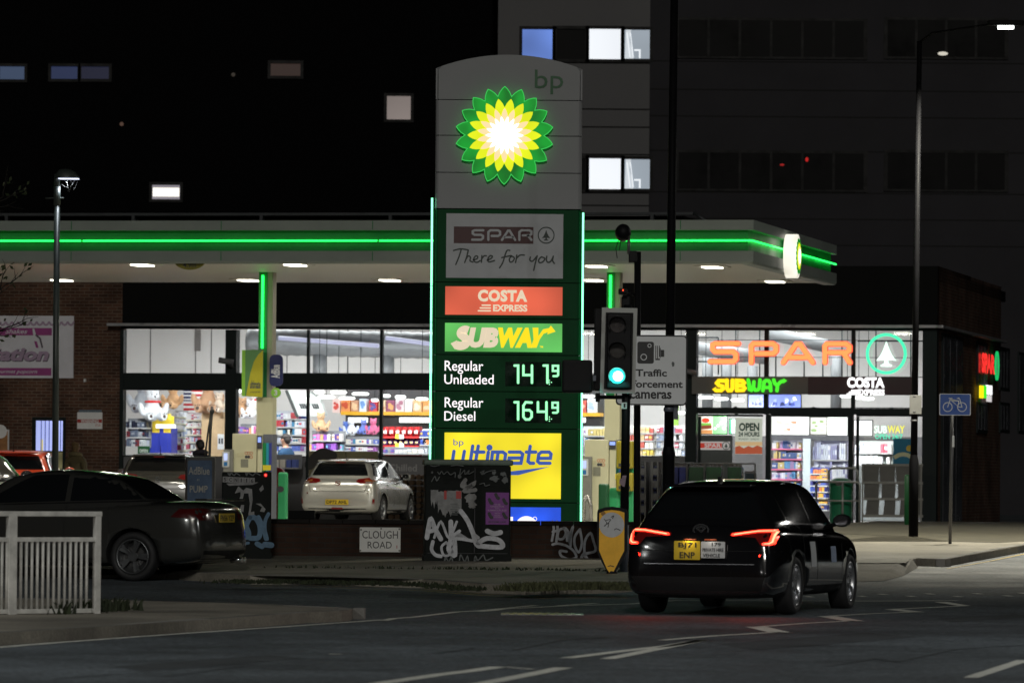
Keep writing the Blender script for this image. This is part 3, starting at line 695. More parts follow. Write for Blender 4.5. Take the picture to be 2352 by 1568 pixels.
mb = MB(FRONT(0)); mb.rect(*q(674, 1055, 893, 911), .0, .03, SGW); mb.rect(*q(690, 910, 884, 890), .0, .03, SBL); mb.build('panel', ws)
mb = MB(FRONT(0)); mb.rect(*q(676, 1000, 891, 972), .031, .034, SGR); mb.build('red_band', ws)
mb = MB(FRONT(0)); mb.text('WARNING', *q(706, 1000, 862, 973), .036, SGW, bold=.04); mb.text('CCTV IN OPERATION', *q(694, 907, 880, 894), .034, SGB, bold=.02); mb.text('APCOA', *q(832, 1032, 880, 1012), .034, SGR); mb.build('lettering', ws)
po = thing('wall_poster', 'orange framed poster at the far end of the brick wall', 'poster', SF); mb = MB(FRONT(0)); mb.rect(*q(-120, 1330, 82, 1062), .0, .04, SGW); mb.build('frame', po)
mb = MB(FRONT(0)); mb.rect(*q(-110, 1325, 72, 1072), .041, .045, mat('poster_orange', (.33, .15, .05), .5, var=.5, vs=4)); mb.disc(sx(2), sz(998), .16, .046, .05, SGW); mb.build('print', po)
t = thing('wall_alarm_box', 'tiny white sensor box alone on the brick wall', 'sensor', SF); mb = MB(FRONT(0)); mb.rrect(*q(736, 648, 753, 620), .02, 0, .08, SGW); mb.build('case', t)
def cctv(u, v, label, s=1.0, mir=1):
    x, z = SF.px(u, v, -.3); F2 = Frame(SF.w(x, -.3, z), TH); t = thing('security_camera', label, 'camera', F2); c = mat('camera_grey', (.12, .12, .125), .5)
    mb = MB(); mb.tube((-.2 * s * mir, -.1, .05), (.12 * s * mir, .02, 0), .07 * s, c); mb.build('housing', t); mb = MB(); mb.tube((.0, .0, -.02), (.08 * mir, .28, -.14), .03 * s, c); mb.build('bracket', t)
cctv(524, 832, 'grey security camera on the dark pillar beside the column banner'); cctv(1588, 856, 'grey security camera on the dark pillar behind the camera warning sign', .8)
# ================================================================== INSIDE THE SHOP
N1 = zc(258.4, 861.3, .1831); N2 = zc(660.3, 861.3, .14647)
for k, xx in enumerate((sx(400), sx(760), sx(1150), sx(1500), sx(1860))):       # the shop's ceiling tubes
    t = thing('ceiling_light', 'long ceiling light tube in the shop, %s' % ('over the plush bears', 'over the snack shelf', 'behind the price sign', 'behind the traffic signal', 'over the entrance doors')[k], 'ceiling light', SF)
    mb = MB(); mb.box(xx - 1.6, xx + 1.6, 5.6, 5.8, ZROOF - .86, ZROOF - .78, lit('tube_white', (250, 252, 255), 2.0)); mb.build('tube', t)
    lamp('AREA', t, (xx, 5.7, ZROOF - .9), 185, (.97, .985, 1.0), 3.4, (0, 0, 0), size_y=2.2, name='tube_light')
for k, uu in enumerate((330, 600, 790, 960, 1300, 1480, 1680, 1860, 2040)):      # added fill spots hidden behind the window head to brighten the shelves
    xx = sx(uu); t = thing('track_light', 'black window head track spot, %s' % ('above the dark bottle shelf', 'above the left fuel pump', 'above the silver hatchback', 'left of the price sign', 'right of the price sign', 'above the navy rack', 'above the menu screen with the burger', 'above the sliding doors', 'above the teal poster')[k], 'spotlight', SF)
    mb = MB(); zt_ = 3.3 if uu < 1600 else 2.62; mb.tube((xx, .55, zt_), (xx, .7, zt_ - .12), .05, FRM, n=10); mb.build('housing', t)
    lamp('AREA', t, (xx, .75, zt_ - .16), 84, (.98, .99, 1.0), .5, (R(62), 0, 0), name='spot_light', size_y=.2)
def cmat(r, gg, bb_, rough=.45): return mat('goods_%d_%d_%d' % (r, gg, bb_), s2l((r, gg, bb_)), rough, var=.06, vs=8)
PALS = {'mix': [(225, 225, 230), (200, 205, 220), (190, 60, 70), (90, 110, 190), (235, 230, 220), (150, 90, 160), (60, 130, 170)],
        'bottles': [(40, 50, 80), (90, 100, 120), (150, 155, 165), (30, 35, 55), (120, 40, 50), (190, 195, 200)],
        'white': [(240, 240, 245), (215, 220, 230), (200, 90, 110), (170, 185, 215), (235, 235, 240), (225, 225, 225)],
        'pink': [(225, 120, 190), (150, 90, 190), (240, 170, 120), (120, 180, 210), (240, 235, 235), (90, 70, 150)],
        'cream': [(225, 205, 165), (200, 175, 130), (240, 235, 225), (215, 190, 90), (190, 90, 80)],
        'drink': [(220, 220, 235), (90, 150, 200), (170, 140, 190), (235, 235, 240), (60, 90, 150), (210, 190, 120)],
        'choc': [(110, 60, 45), (190, 160, 110), (150, 40, 60), (225, 205, 170), (170, 120, 130)],
        'blue': [(50, 70, 150), (70, 95, 180), (225, 175, 70), (60, 60, 130), (210, 120, 70)],
        'water': [(205, 210, 225), (180, 185, 215), (225, 228, 238), (150, 150, 190), (235, 235, 240)]}
BOARD = mat('shelf_board', (.45, .45, .46), .5, var=.05); BACKP = mat('shelf_back', (.20, .21, .23), .6, var=.1)
def shelves(name, label, glabel, zf, x0, y0, x1, y1, y, rows, pal, wmin=.05, wmax=.11, depth=.35, board=BOARD, back=BACKP, fill=.82, tall=True, skipgoods=False):
    wmin, wmax = wmin * .72, wmax * .75
    a0, a1, b0, b1 = fbox(zf, x0, y1, x1, y0, y)
    t = thing(name, label, 'shelves', SF); mb = MB(); mb.box(a0, a1, y + depth, y + depth + .03, max(.05, b0), b1, back); mb.build('back_panel', t)
    h = (b1 - b0) / rows; gb = MB(); rnd = random.Random(int(x0 + y0 * 7)); cols = [cmat(*c) for c in PALS[pal]]
    for r in range(rows):
        z = b0 + r * h; sb_ = MB(); sb_.box(a0, a1, y - .01, y + depth - .005, z - .03, z, board); sb_.build('shelf', t)
        x = a0 + .02; run = None; left = 0
        while x < a1 - wmin:
            if left <= 0: run = rnd.choice(cols); left = rnd.randint(1, 3); wr = rnd.uniform(wmin, wmax); hr = rnd.uniform(.55, fill) * h
            ww = min(wr, a1 - x - .01)
            if rnd.random() < .93:
                hh = hr * rnd.uniform(.96, 1.0); gb.box(x, x + ww * .84, y + .02, y + depth * .7, z + .002, z + .002 + hh, run)
                if rnd.random() < .5: gb.box(x + .004, x + ww * .9 - .004, y + .014, y + .02, z + hh * .35, z + hh * .7, rnd.choice(cols))
            x += ww; left -= 1
    stuff(gb.build('shelf_goods', None, weld=False), glabel, 'goods').matrix_world = SF.M
    return t
# left bay: bottle shelf, blue cabinet, tobacco shelf, wood panel
shelves('shelf_unit', 'dim shelf of dark bottles at the brick end of the shop', 'dark bottles in rows at the brick end of the shop', N1, 140, 540, 440, 890, 3.0, 3, 'bottles', .05, .08)
cb = thing('blue_cabinet', 'royal blue double door cabinet with yellow labels under a white light tube', 'cabinet', SF)
BLU = mat('royal_blue', s2l((44, 58, 170)), .4, var=.06); a0, a1, b0, b1 = fbox(N1, 440, 1010, 735, 665, 3.4)
mb = MB(); mb.box(a0, a1, 3.42, 4.0, .05, b1, BLU); mb.build('body', cb)
for k in (0, 1):
    mb = MB(); m_ = (a0 + a1) / 2; lo, hi = (a0 + .02, m_ - .012) if k == 0 else (m_ + .012, a1 - .08); mb.box(lo, hi, 3.39, 3.419, .15, b1 - .04, BLU); dd = mb.build('door', cb)
    mb = MB(); mb.box(lo + .09, lo + .27, 3.38, 3.389, b0 + .55, b0 + 1.0, cmat(235, 205, 60)); mb.build('label', dd)
mb = MB(); mb.box(a0 + .25, a1 + .12, 3.2, 3.38, b1 + .0, b1 + .09, lit('cabinet_tube', (255, 255, 255), 1.8)); mb.build('light_tube', cb)
t = thing('price_placard', 'yellow placard standing on the blue cabinet', 'placard', SF); mb = MB(FRONT(3.5)); mb.rect(*fbox(N1, 545, 622, 775, 515, 3.5), 0, .03, cmat(240, 215, 50)); mb.build('board', t)
shelves('shelf_unit', 'white tobacco shelf of small packets right of the blue cabinet', 'small cigarette packets on the white shelf right of the blue cabinet', N1, 735, 440, 905, 1020, 4.6, 7, 'white', .035, .055, board=cmat(215, 215, 190), back=cmat(170, 170, 175))
shelves('shelf_unit', 'white packet shelf beside the wooden partition', 'small bright packets on the shelf beside the wooden partition', N1, 908, 465, 1115, 1020, 4.3, 6, 'white', .035, .06, board=cmat(225, 220, 200), back=cmat(175, 170, 175))
t = thing('wooden_partition', 'pale wooden cupboard with a white notice, below the tan bear', 'cupboard', SF); WD = mat('pale_wood', s2l((205, 175, 135)), .5, var=.12, vs=5)
a0, a1, b0, b1 = fbox(N1, 1112, 1000, 1395, 462, 4.0); mb = MB(); mb.box(a0, a1, 4.0, 4.5, .05, b1, WD); mb.build('body', t)
mb = MB(FRONT(3.995)); mb.rect(*fbox(N1, 1318, 930, 1400, 738, 3.995), 0, .01, cmat(225, 228, 232)); mb.rect(*fbox(N1, 1330, 860, 1352, 790, 3.98), .011, .014, cmat(60, 65, 75)); mb.rect(*fbox(N1, 1362, 860, 1385, 790, 3.98), .011, .014, cmat(60, 65, 75)); mb.build('notice', t)
fl = thing('striped_flag', 'flag with red and white stripes and dark blue canton hung on the shop wall', 'flag', SF)
a0, a1, b0, b1 = fbox(N1, 890, 500, 1130, 120, 6.0); mb = MB(FRONT(6.0)); n = 13
for k in range(n): mb.rect(a0, a1, b0 + (b1 - b0) * k / n, b0 + (b1 - b0) * (k + 1) / n, 0, .01, cmat(200, 40, 50) if k % 2 == 0 else cmat(240, 240, 240))
mb.rect(a0, a0 + .42 * (a1 - a0), b0 + (b1 - b0) * 6 / 13, b1, .011, .014, cmat(50, 55, 95))
for i in range(5):
    for j in range(4): mb.disc(a0 + (.05 + .08 * i) * (a1 - a0), b0 + (b1 - b0) * (.52 + .12 * j), .02, .015, .017, cmat(240, 240, 240), n=6)
mb.build('cloth', fl)
t = thing('open_sign', 'small green open sign propped in the shop window', 'sign', SF); a0, a1, b0, b1 = fbox(N1, 320, 1000, 468, 890, 1.2)
mb = MB(FRONT(1.2)); mb.rect(a0, a1, b0, b1, 0, .03, cmat(30, 90, 50)); mb.build('board', t); mb = MB(FRONT(1.2)); mb.text('OPEN', a0 + .04, a1 - .04, b0 + .06, b1 - .07, .034, cmat(225, 235, 225), bold=.03); mb.build('lettering', t)
t = thing('window_counter', 'low grey counter inside the window by the blue cabinet', 'counter', SF); a0, a1, b0, b1 = fbox(N1, 140, 1300, 900, 1000, 1.6); mb = MB(); mb.bbox(a0, a1, 1.6, 2.2, .06, b1, cmat(105, 105, 108), .02); mb.build('body', t)
# plush bears
def remesh(mb, vox):
    me = bpy.data.meshes.new('t'); bmesh.ops.recalc_face_normals(mb.b, faces=list(mb.b.faces)); mb.b.to_mesh(me); mb.b.free(); o = bpy.data.objects.new('t', me); COL.objects.link(o)
    md = o.modifiers.new('r', 'REMESH'); md.mode = 'VOXEL'; md.voxel_size = vox; md.use_smooth_shade = True
    sm = o.modifiers.new('s', 'SMOOTH'); sm.factor = .6; sm.iterations = 3
    r = bpy.data.meshes.new_from_object(o.evaluated_get(bpy.context.evaluated_depsgraph_get())); bpy.data.objects.remove(o); return r
BEARG = {}
def bear_mesh():
    if 'b' not in BEARG:
        dm = mat('tmp', (1, 1, 1), var=0); mb = MB()
        mb.ball((0, 0, .30), (.24, .21, .30), dm); mb.ball((0, -.04, .70), (.19, .18, .17), dm); mb.ball((0, -.2, .66), (.09, .09, .075), dm)
        for s in (-1, 1):
            mb.ball((s * .14, 0, .86), (.065, .045, .065), dm); mb.ball((s * .25, -.1, .42), (.09, .11, .2), dm, M=Matrix.Rotation(s * .25, 4, 'Y'))
            mb.ball((s * .17, -.3, .12), (.11, .28, .11), dm); mb.ball((s * .19, -.56, .15), (.11, .07, .14), dm)
        BEARG['b'] = remesh(mb, .035)
    return BEARG['b']
def bear(u, v, y, h, col, rz, label, scarf=None, face=(70, 55, 50)):
    x, z = SF.px(u, v, y); F = Frame(SF.w(x, y, z), TH + rz); t = thing('plush_bear', label, 'plush bear', F, 'giant plush bears in the shop window'); t.scale = (h, h, h)
    me = bear_mesh().copy(); me.materials.clear(); me.materials.append(mat('plush_%d_%d_%d' % col, s2l(col), .95, var=.1, vs=6, bump=.5, bs=60)); o = bpy.data.objects.new('body', me); COL.objects.link(o); o.parent = t
    e = cmat(*face); mb = MB(); mb.ball((0, -.285, .69), (.03, .02, .025), e, seg=8); mb.build('nose', t)
    for s in (-1, 1):
        mb = MB(); mb.ball((s * .07, -.2, .75), .018, e, seg=8); mb.build('eye', t)
        mb = MB(); mb.ball((s * .19, -.62, .14), (.045, .015, .05), e, seg=8)
        for k in (-1, 0, 1): mb.ball((s * .19 + k * .05, -.62, .225 - abs(k) * .012), (.018, .012, .018), e, seg=6)
        mb.build('foot_pad', t)
    if scarf:
        mb = MB(); mb.path([(.2 * math.cos(a), -.03 + .19 * math.sin(a), .55) for a in [k * .4 for k in range(16)]], .03, cmat(*scarf), closed=True); mb.build('scarf', t)
bear(350, 968, 3.2, .86, (222, 226, 232), .5, 'big white plush bear with red scarf slumped over the blue cabinet', (210, 40, 40))
bear(328, 950, 4.2, .9, (180, 184, 192), .2, 'big grey plush bear behind the white bear with the scarf')
bear(398, 940, 4.4, .68, (214, 172, 130), -.2, 'tan plush bear between the white bear and the flag')
bear(478, 950, 3.9, .92, (200, 160, 128), .1, 'large tan plush bear on top of the wooden cupboard')
bear(503, 948, 3.7, .55, (222, 205, 188), -.2, 'small cream plush bear beside the large tan one on the cupboard')
bear(556, 960, 3.3, .55, (214, 170, 130), .3, 'tan plush bear at the pillar end of the shelf behind the column banner')
bear(575, 962, 3.1, .52, (236, 236, 240), -.1, 'white plush bear on the shelf behind the column banner')
bear(588, 950, 3.5, .6, (240, 236, 230), .2, 'white plush bear with red scarf behind the column banner', (205, 40, 45))
bear(612, 962, 3.2, .5, (238, 234, 228), -.1, 'white plush bear just past the cream canopy column')
shelves('shelf_unit', 'magazine shelf of bright covers below the plush bears', 'bright magazine covers below the plush bears', N1, 1560, 610, 1990, 730, 2.9, 1, 'pink', .04, .08)
shelves('shelf_unit', 'tall white shelf of bottles and cartons behind the fuel pump', 'bottles and white cartons behind the fuel pump', zc(516.8, 689, .3296), 330, 770, 565, 1050, 3.6, 5, 'mix', .05, .1, back=cmat(190, 195, 205))
# tilted illuminated canopy of the hot counter
t = thing('counter_canopy', 'tilted pale counter canopy with two white glowing panels left of the snack shelf', 'canopy', SF); WM = cmat(205, 212, 210); yy = 3.4
mb = MB(FRONT(yy)); mb.poly(fp(N2, [(-30, 240), (330, 245), (500, 380), (585, 600), (570, 640), (150, 640)], yy), -.3, 0, WM); mb.build('body', t)
mb = MB(FRONT(yy)); mb.rect(*fbox(N2, 135, 440, 515, 350, yy), .02, .08, lit('canopy_panel_glow', (255, 255, 255), 1.5)); mb.build('glowing_panel', t)
mb = MB(FRONT(yy))
for x in (200, 235, 270, 395, 430, 465): mb.stroke(fp(N2, [(x, 455), (x + 25, 515)], yy), .04, .01, .03, cmat(50, 55, 58))
mb.stroke(fp(N2, [(-10, 255), (150, 640)], yy), .07, .005, .03, cmat(40, 45, 45)); mb.build('trim', t)
shelves('shelf_unit', 'low grey shelf of soft toys and jars below the counter canopy', 'soft toys and jars below the counter canopy', N2, 330, 870, 860, 1170, 2.6, 2, 'pink', .07, .14, fill=.7)
bear(660.3 + 520 * .14647, 861.3 + 890 * .14647, 3.0, .52, (206, 172, 136), .4, 'beige plush bear with legs hanging below the counter canopy')
# big snack shelf with a yellow edge
sh = thing('snack_shelf', 'long high shelf with a yellow edge on the charcoal back wall, carrying big printed cartons', 'shelf', SF); yb = 6.2
a0, a1, b0, b1 = fbox(N2, 835, 622, 4900, 590, yb); mb = MB(); mb.box(a0, a1, yb, yb + .5, b0, b1, cmat(225, 170, 40)); mb.build('shelf', sh)
mb = MB(); mb.box(a0, a1, yb + .52, yb + .6, .06, SF.px(900, 885, yb)[1], mat('charcoal_panel', (.045, .045, .05), .7, var=.1)); mb.build('back_panel', sh)
SNK = [(700, 820, 'white and red', (235, 205, 200), (200, 70, 60)), (835, 975, 'orange printed', (230, 150, 90), (200, 80, 50)), (990, 1110, 'brown speckled', (190, 140, 110), (230, 190, 150)), (1122, 1230, 'white and blue', (220, 235, 250), (120, 160, 220)), (1272, 1400, 'red and blue printed', (200, 60, 70), (90, 80, 150)),
       (1425, 1535, 'cream', (235, 205, 170), (200, 140, 100)), (1545, 1680, 'purple and orange', (150, 80, 110), (230, 170, 110)), (1690, 1825, 'white with pink swirl', (238, 222, 226), (190, 130, 150)), (1832, 1955, 'plain white', (245, 242, 240), (225, 220, 215)), (1968, 2100, 'peach', (235, 190, 140), (240, 225, 200)), (2115, 2300, 'tan and orange', (225, 160, 90), (240, 200, 160)),
       (4560, 4680, 'red speckled', (205, 90, 80), (235, 170, 150)), (4700, 4830, 'white and pale blue', (230, 238, 248), (180, 200, 230))]
for x0, x1, nm, c1, c2 in SNK:
    a0, a1, b0, b1 = fbox(N2, x0, 590, x1, 395 if 'white' not in nm else 372, yb); t = thing('snack_carton', '%s snack carton standing on the yellow edged shelf' % nm, 'carton', SF, 'printed cartons on the yellow edged shelf')
    mb = MB(); mb.bbox(a0, a1, yb + .02, yb + .3, b0 + .002, b1, cmat(*c1), .01); mb.build('box', t); rnd = random.Random(x0); mb = MB(FRONT(yb + .019))
    for k in range(7):
        cx, cz = rnd.uniform(a0 + .06, a1 - .06), rnd.uniform(b0 + .1, b1 - .08); mb.disc(cx, cz, rnd.uniform(.03, .055), .001 + k * .0005, .004 + k * .0005, cmat(*c2), n=9)
    mb.build('print', t)
SGNW = lit('wall_word_glow', (255, 255, 255), 1.8)
for x0, x1, lb in ((955, 1265, 'short white glowing wall sign above the blue toys'), (1760, 2260, 'long white glowing wall sign above the red crisp bags'), (4560, 4680, 'white glowing wall sign seen between the signal posts')):
    t = thing('glowing_wall_sign', lb, 'sign', SF); a0, a1, b0, b1 = fbox(N2, x0, 742, x1, 664, yb); mb = MB(FRONT(yb)); n = max(4, int((a1 - a0) / .075)); ww = (a1 - a0) / n
    for k in range(n): mb.rrect(a0 + k * ww, a0 + (k + .93) * ww, b0, b1, .015, .0, .05, SGNW)
    mb.build('lettering', t)
for x, y_, col, lb, s_ in [(910, 935, (90, 120, 200), 'blue plush toy at the end of the toy shelf', .36), (1000, 950, (240, 244, 250), 'white plush toy sprawled on the toy shelf', .46), (1195, 930, (120, 140, 215), 'periwinkle plush toy under the short glowing sign', .4), (1345, 935, (226, 120, 160), 'pink plush toy next to the dark mullion', .44)]:
    u, v = N2(x, y_); bear(u, v, 4.6, s_, col, 0, lb)
shelves('shelf_unit', 'grey shelf of jars below the blue and white toys', 'jars and small boxes below the blue and white toys', N2, 880, 960, 1420, 1190, 4.0, 2, 'mix', .06, .1, fill=.6)
# red crisp stand
cs = thing('crisp_stand', 'red edged two tier stand of crisp bags right of the dark mullion', 'stand', SF); yc = 2.4; RED = cmat(190, 45, 45)
a0, a1, _, _ = fbox(N2, 1482, 1000, 2062, 900, yc)
for r, (s0, s1) in enumerate(((960, 985), (1100, 1125), (1150, 1165))):
    _, _, b0, b1 = fbox(N2, 1482, s1, 2062, s0, yc); mb = MB(); mb.box(a0, a1, yc, yc + .35, b0, b1, RED); mb.build('shelf', cs)
    if r < 2: mb = MB(); q0, q1, w0, w1 = fbox(N2, 1690, s1 + 12, 1825, s0 - 32, yc - .02); mb.box(q0, q0 + (q1 - q0) * .45, yc - .03, yc - .015, w0, w1, cmat(240, 220, 70)); mb.box(q0 + (q1 - q0) * .46, q1, yc - .03, yc - .015, w0, w1, cmat(245, 245, 240)); mb.build('price_card', cs)
mb = MB(); mb.box(a0, a1, yc + .36, yc + .4, .06, fbox(N2, 1482, 990, 1500, 800, yc)[3], cmat(120, 30, 32)); mb.build('back_panel', cs)
def bag(i, n, x0, x1, y0, y1, col, kind, lb, grp):
    a0, a1, b0, b1 = fbox(N2, x0, y1, x1, y0, yc); t = thing(kind, lb, 'crisp bag', SF, grp); mb = MB(); cx = (a0 + a1) / 2; w_ = (a1 - a0) / 2; vs = []; m = cmat(*col, .25)
    for z, kx, ky in ((b0, 1, .01), (b0 + .03, .97, .03), (b0 + (b1 - b0) * .5, .93, .08), (b1 - .05, .97, .03), (b1, 1, .008)):
        for xx, yk in ((-1, 0), (0, -1), (1, 0), (0, 1)): vs.append((cx + xx * w_ * kx, yc + .12 + yk * ky, z))
    mb.add(vs, [(4 * r + k, 4 * r + (k + 1) % 4, 4 * r + 4 + (k + 1) % 4, 4 * r + 4 + k) for r in range(4) for k in range(4)] + [(0, 1, 2, 3), (16, 17, 18, 19)], m, True); mb.build('bag', t)
    mb = MB(FRONT(yc + .035)); mb.rect(cx - w_ * .6, cx + w_ * .6, b0 + (b1 - b0) * .3, b0 + (b1 - b0) * .62, 0, .006, cmat(235, 220, 215) if kind == 'crisp_bag' else cmat(230, 200, 150)); mb.build('label', t)
for i in range(6): bag(i, 6, 1482 + 97 * i, 1572 + 97 * i, 810, 958, (185, 50, 52), 'crisp_bag', 'red crisp bag with a pale label on the upper tier of the red stand', 'red crisp bags on the upper tier')
for i in range(7): bag(i, 7, 1484 + 83 * i, 1558 + 83 * i, 1000, 1098, (95, 70, 140), 'snack_packet', 'purple snack packet with a cream label on the lower tier of the red stand', 'purple packets on the lower tier')
shelves('shelf_unit', 'white and blue end stand right of the red crisp stand', 'blue bottles on the end stand right of the red crisps', N2, 2066, 840, 2260, 1210, 2.2, 3, 'blue', .07, .12, back=cmat(230, 232, 235))
shelves('shelf_unit', 'low shelf of small baskets below the crisp stand', 'small baskets of sweets below the crisp stand', N2, 1470, 1125, 2200, 1220, 1.6, 1, 'mix', .1, .2)
N3 = zc(1320.7, 890, .20147)
shelves('shelf_unit', 'chilled shelf of pale packs behind the right fuel pump', 'pale chilled packs behind the right fuel pump', N3, 60, 440, 500, 760, 4.0, 3, 'drink', .06, .12, back=cmat(200, 208, 215))
shelves('shelf_unit', 'stack of cream and brown boxes behind the signal posts', 'cream and brown boxes behind the signal posts', N3, 600, 430, 900, 770, 3.0, 4, 'cream', .1, .18, back=cmat(225, 225, 220))
shelves('shelf_unit', 'white shelf of household goods left of the entrance pillar', 'household goods left of the entrance pillar', N3, 900, 430, 1255, 770, 3.4, 4, 'white', .08, .16, back=cmat(235, 238, 235))
t = thing('green_wall_panel', 'lime green upright panel inside the window left of the entrance pillar', 'panel', SF); a0, a1, b0, b1 = fbox(N3, 1105, 760, 1180, 60, 5.0); mb = MB(); mb.box(a0, a1, 5.0, 5.06, .06, b1, cmat(150, 205, 70)); mb.build('panel', t)
# pendant lamps
LMP = lit('lamp_glow', (255, 255, 255), 2.2)
PL = [(N2, 500, 262, 90, 3.0, 'left of the bay, at window head height'), (N2, 800, 268, 140, 4.2, 'wide one just under the window head, above the counter canopy'), (N2, 610, 342, 142, 3.0, 'lowest one in front of the counter canopy'), (N2, 1145, 293, 142, 4.2, 'above the white and blue carton'), (N2, 935, 362, 135, 5.0, 'in front of the orange carton'), (N2, 1370, 392, 60, 5.2, 'in front of the red and blue carton'), (N2, 1550, 325, 70, 4.4, 'right of the dark mullion'), (N2, 1772, 340, 92, 4.4, 'in front of the pink swirl carton'), (N2, 2110, 372, 105, 3.6, 'beside the price sign'),
      (Z6, 240, 762, 62, 3.6, 'under the yellow lettering'), (Z6, 365, 774, 58, 3.6, 'second from the pillar under the sign band'), (Z6, 490, 783, 55, 3.6, 'left of the blue security screens'), (Z6, 1350, 752, 60, 3.6, 'under the maroon board by the mullion'), (Z6, 1440, 765, 50, 3.6, 'under the white lettering'), (Z6, 1515, 773, 50, 3.6, 'under the tail of the white lettering'), (N3, 1205, 285, 60, 3.5, 'left of the entrance pillar'), (N3, 150, 98, 80, 3.6, 'right of the price sign'), (N1, 1590, 200, 30, 3.0, 'behind the column banner')]
for zf, x, y_, r, yd, lb in PL:
    u, v = zf(x, y_); xx, zz = SF.px(u, v, yd); k = {N2: .14647, Z6: .293, N3: .20147, N1: .1831}[zf]; rr = r * k / 100.0 * 1.03
    t = thing('pendant_lamp', 'white glowing disc pendant lamp, %s' % lb, 'pendant lamp', SF, 'pendant lamps in the shop'); T = Matrix.Translation((xx, yd, zz))
    mb = MB(); mb.lathe([(0, .04), (rr * .8, .035), (rr, .0), (rr * .8, -.035), (0, -.04)], LMP, 20, T); mb.build('shade', t)
    mb = MB(); mb.tube((xx, yd, zz + .04), (xx, yd, ZROOF - .8), .008, FRM, n=5); mb.build('cord', t)
# ducts and pipes in the upper windows
DUCT = mat('galvanised_duct', (.2, .21, .22), .5, metal=.2, var=.12, vs=3)
dt = thing('air_duct', 'fat corrugated ventilation duct running across the upper shop windows', 'air duct', SF)
x0, z0 = SF.px(570, 775, 4.5); x1, _ = SF.px(1330, 800, 4.5); z0 -= .1
mb = MB(); prof = []; n = 60; pts = [(x0 + (x1 - x0) * k / n, 4.5, z0 - .15 * k / n) for k in range(n + 1)]; mb.path(pts, [.30 + .018 * (k % 2) for k in range(n + 1)], DUCT, n=16); mb.build('main_run', dt)
for u in (735, 890, 1120):
    xx = SF.px(u, 800, 4.5)[0]; mb = MB(); mb.tube((xx, 4.5, z0 - .3), (xx, 4.5, sz(870)), .17, DUCT, n=14); mb.build('down_pipe', dt)
t = thing('light_trunking', 'pale lit trunking sloping under the fat air duct', 'light', SF); mb = MB()
p0 = SF.px(640, 776, 3.9); p1 = SF.px(870, 794, 3.9); mb.tube((p0[0], 3.9, p0[1]), (p1[0], 3.9, p1[1]), .05, lit('trunking_glow', (176, 176, 206), .9), n=8); mb.build('tube', t)
t = thing('light_trunking', 'pale lit trunking in the upper window beside the price sign', 'light', SF); mb = MB()
p0 = SF.px(886, 776, 3.9); p1 = SF.px(990, 790, 3.9); mb.tube((p0[0], 3.9, p0[1]), (p1[0], 3.9, p1[1]), .05, lit('trunking_glow', (176, 176, 206), .9), n=8); mb.build('tube', t)
pp = thing('ceiling_pipework', 'dark conduits and silver ducts in the upper windows behind the big glowing letters', 'pipework', SF)
mb = MB()
for u0, v0, u1, v1 in [(1602, 775, 1650, 775), (1650, 775, 1650, 860), (1690, 757, 1690, 866), (1782, 757, 1782, 866), (1847, 830, 1847, 866), (1890, 780, 1890, 866), (1934, 757, 1934, 866), (1745, 757, 1745, 866), (2012, 757, 2012, 866), (2092, 757, 2092, 866), (2106, 757, 2106, 866), (1970, 783, 2119, 783), (1602, 830, 1755, 830)]:
    a = SF.px(u0, v0, 6); c = SF.px(u1, v1, 6); mb.tube((a[0], 6, a[1]), (c[0], 6, c[1]), .018, FRM, n=6)
mb.build('conduit', pp); mb = MB()
for u, v0 in [(1625, 800), (1668, 815), (1728, 840), (1920, 815)]:
    a = SF.px(u, v0, 6.6); c = SF.px(u, 940, 6.6); mb.tube((a[0], 6.6, a[1]), (c[0], 6.6, c[1]), .13, DUCT, n=12)
a = SF.px(1602, 800, 5.6); c = SF.px(1760, 822, 5.6); mb.tube((a[0], 5.6, a[1]), (c[0], 5.6, c[1]), .16, DUCT, n=12); a = SF.px(1764, 765, 5.6); c = SF.px(1900, 795, 5.6); mb.tube((a[0], 5.6, a[1]), (c[0], 5.6, c[1]), .16, DUCT, n=12)
mb.build('duct', pp)
for u0, v0, u1, v1 in [(340, 757, 342, 858), (386, 757, 388, 858), (488, 757, 490, 858)]:
    pass
jp = MB(FRONT(D - .002))
for u in (346, 450, 486, 660, 800): a = SF.px(u, 757, D)[0]; jp.rect(a - .012, a + .012, SF.px(u, 870, D)[1], ZROOF - .45, 0, .01, cmat(110, 108, 108))
a0, z1 = SF.px(448, 757, D); a1, z0 = SF.px(461, 806, D); jp.rect(a0, a1, z0, z1, .0, .03, cmat(115, 110, 108)); jp.build('wall_joint', shop)
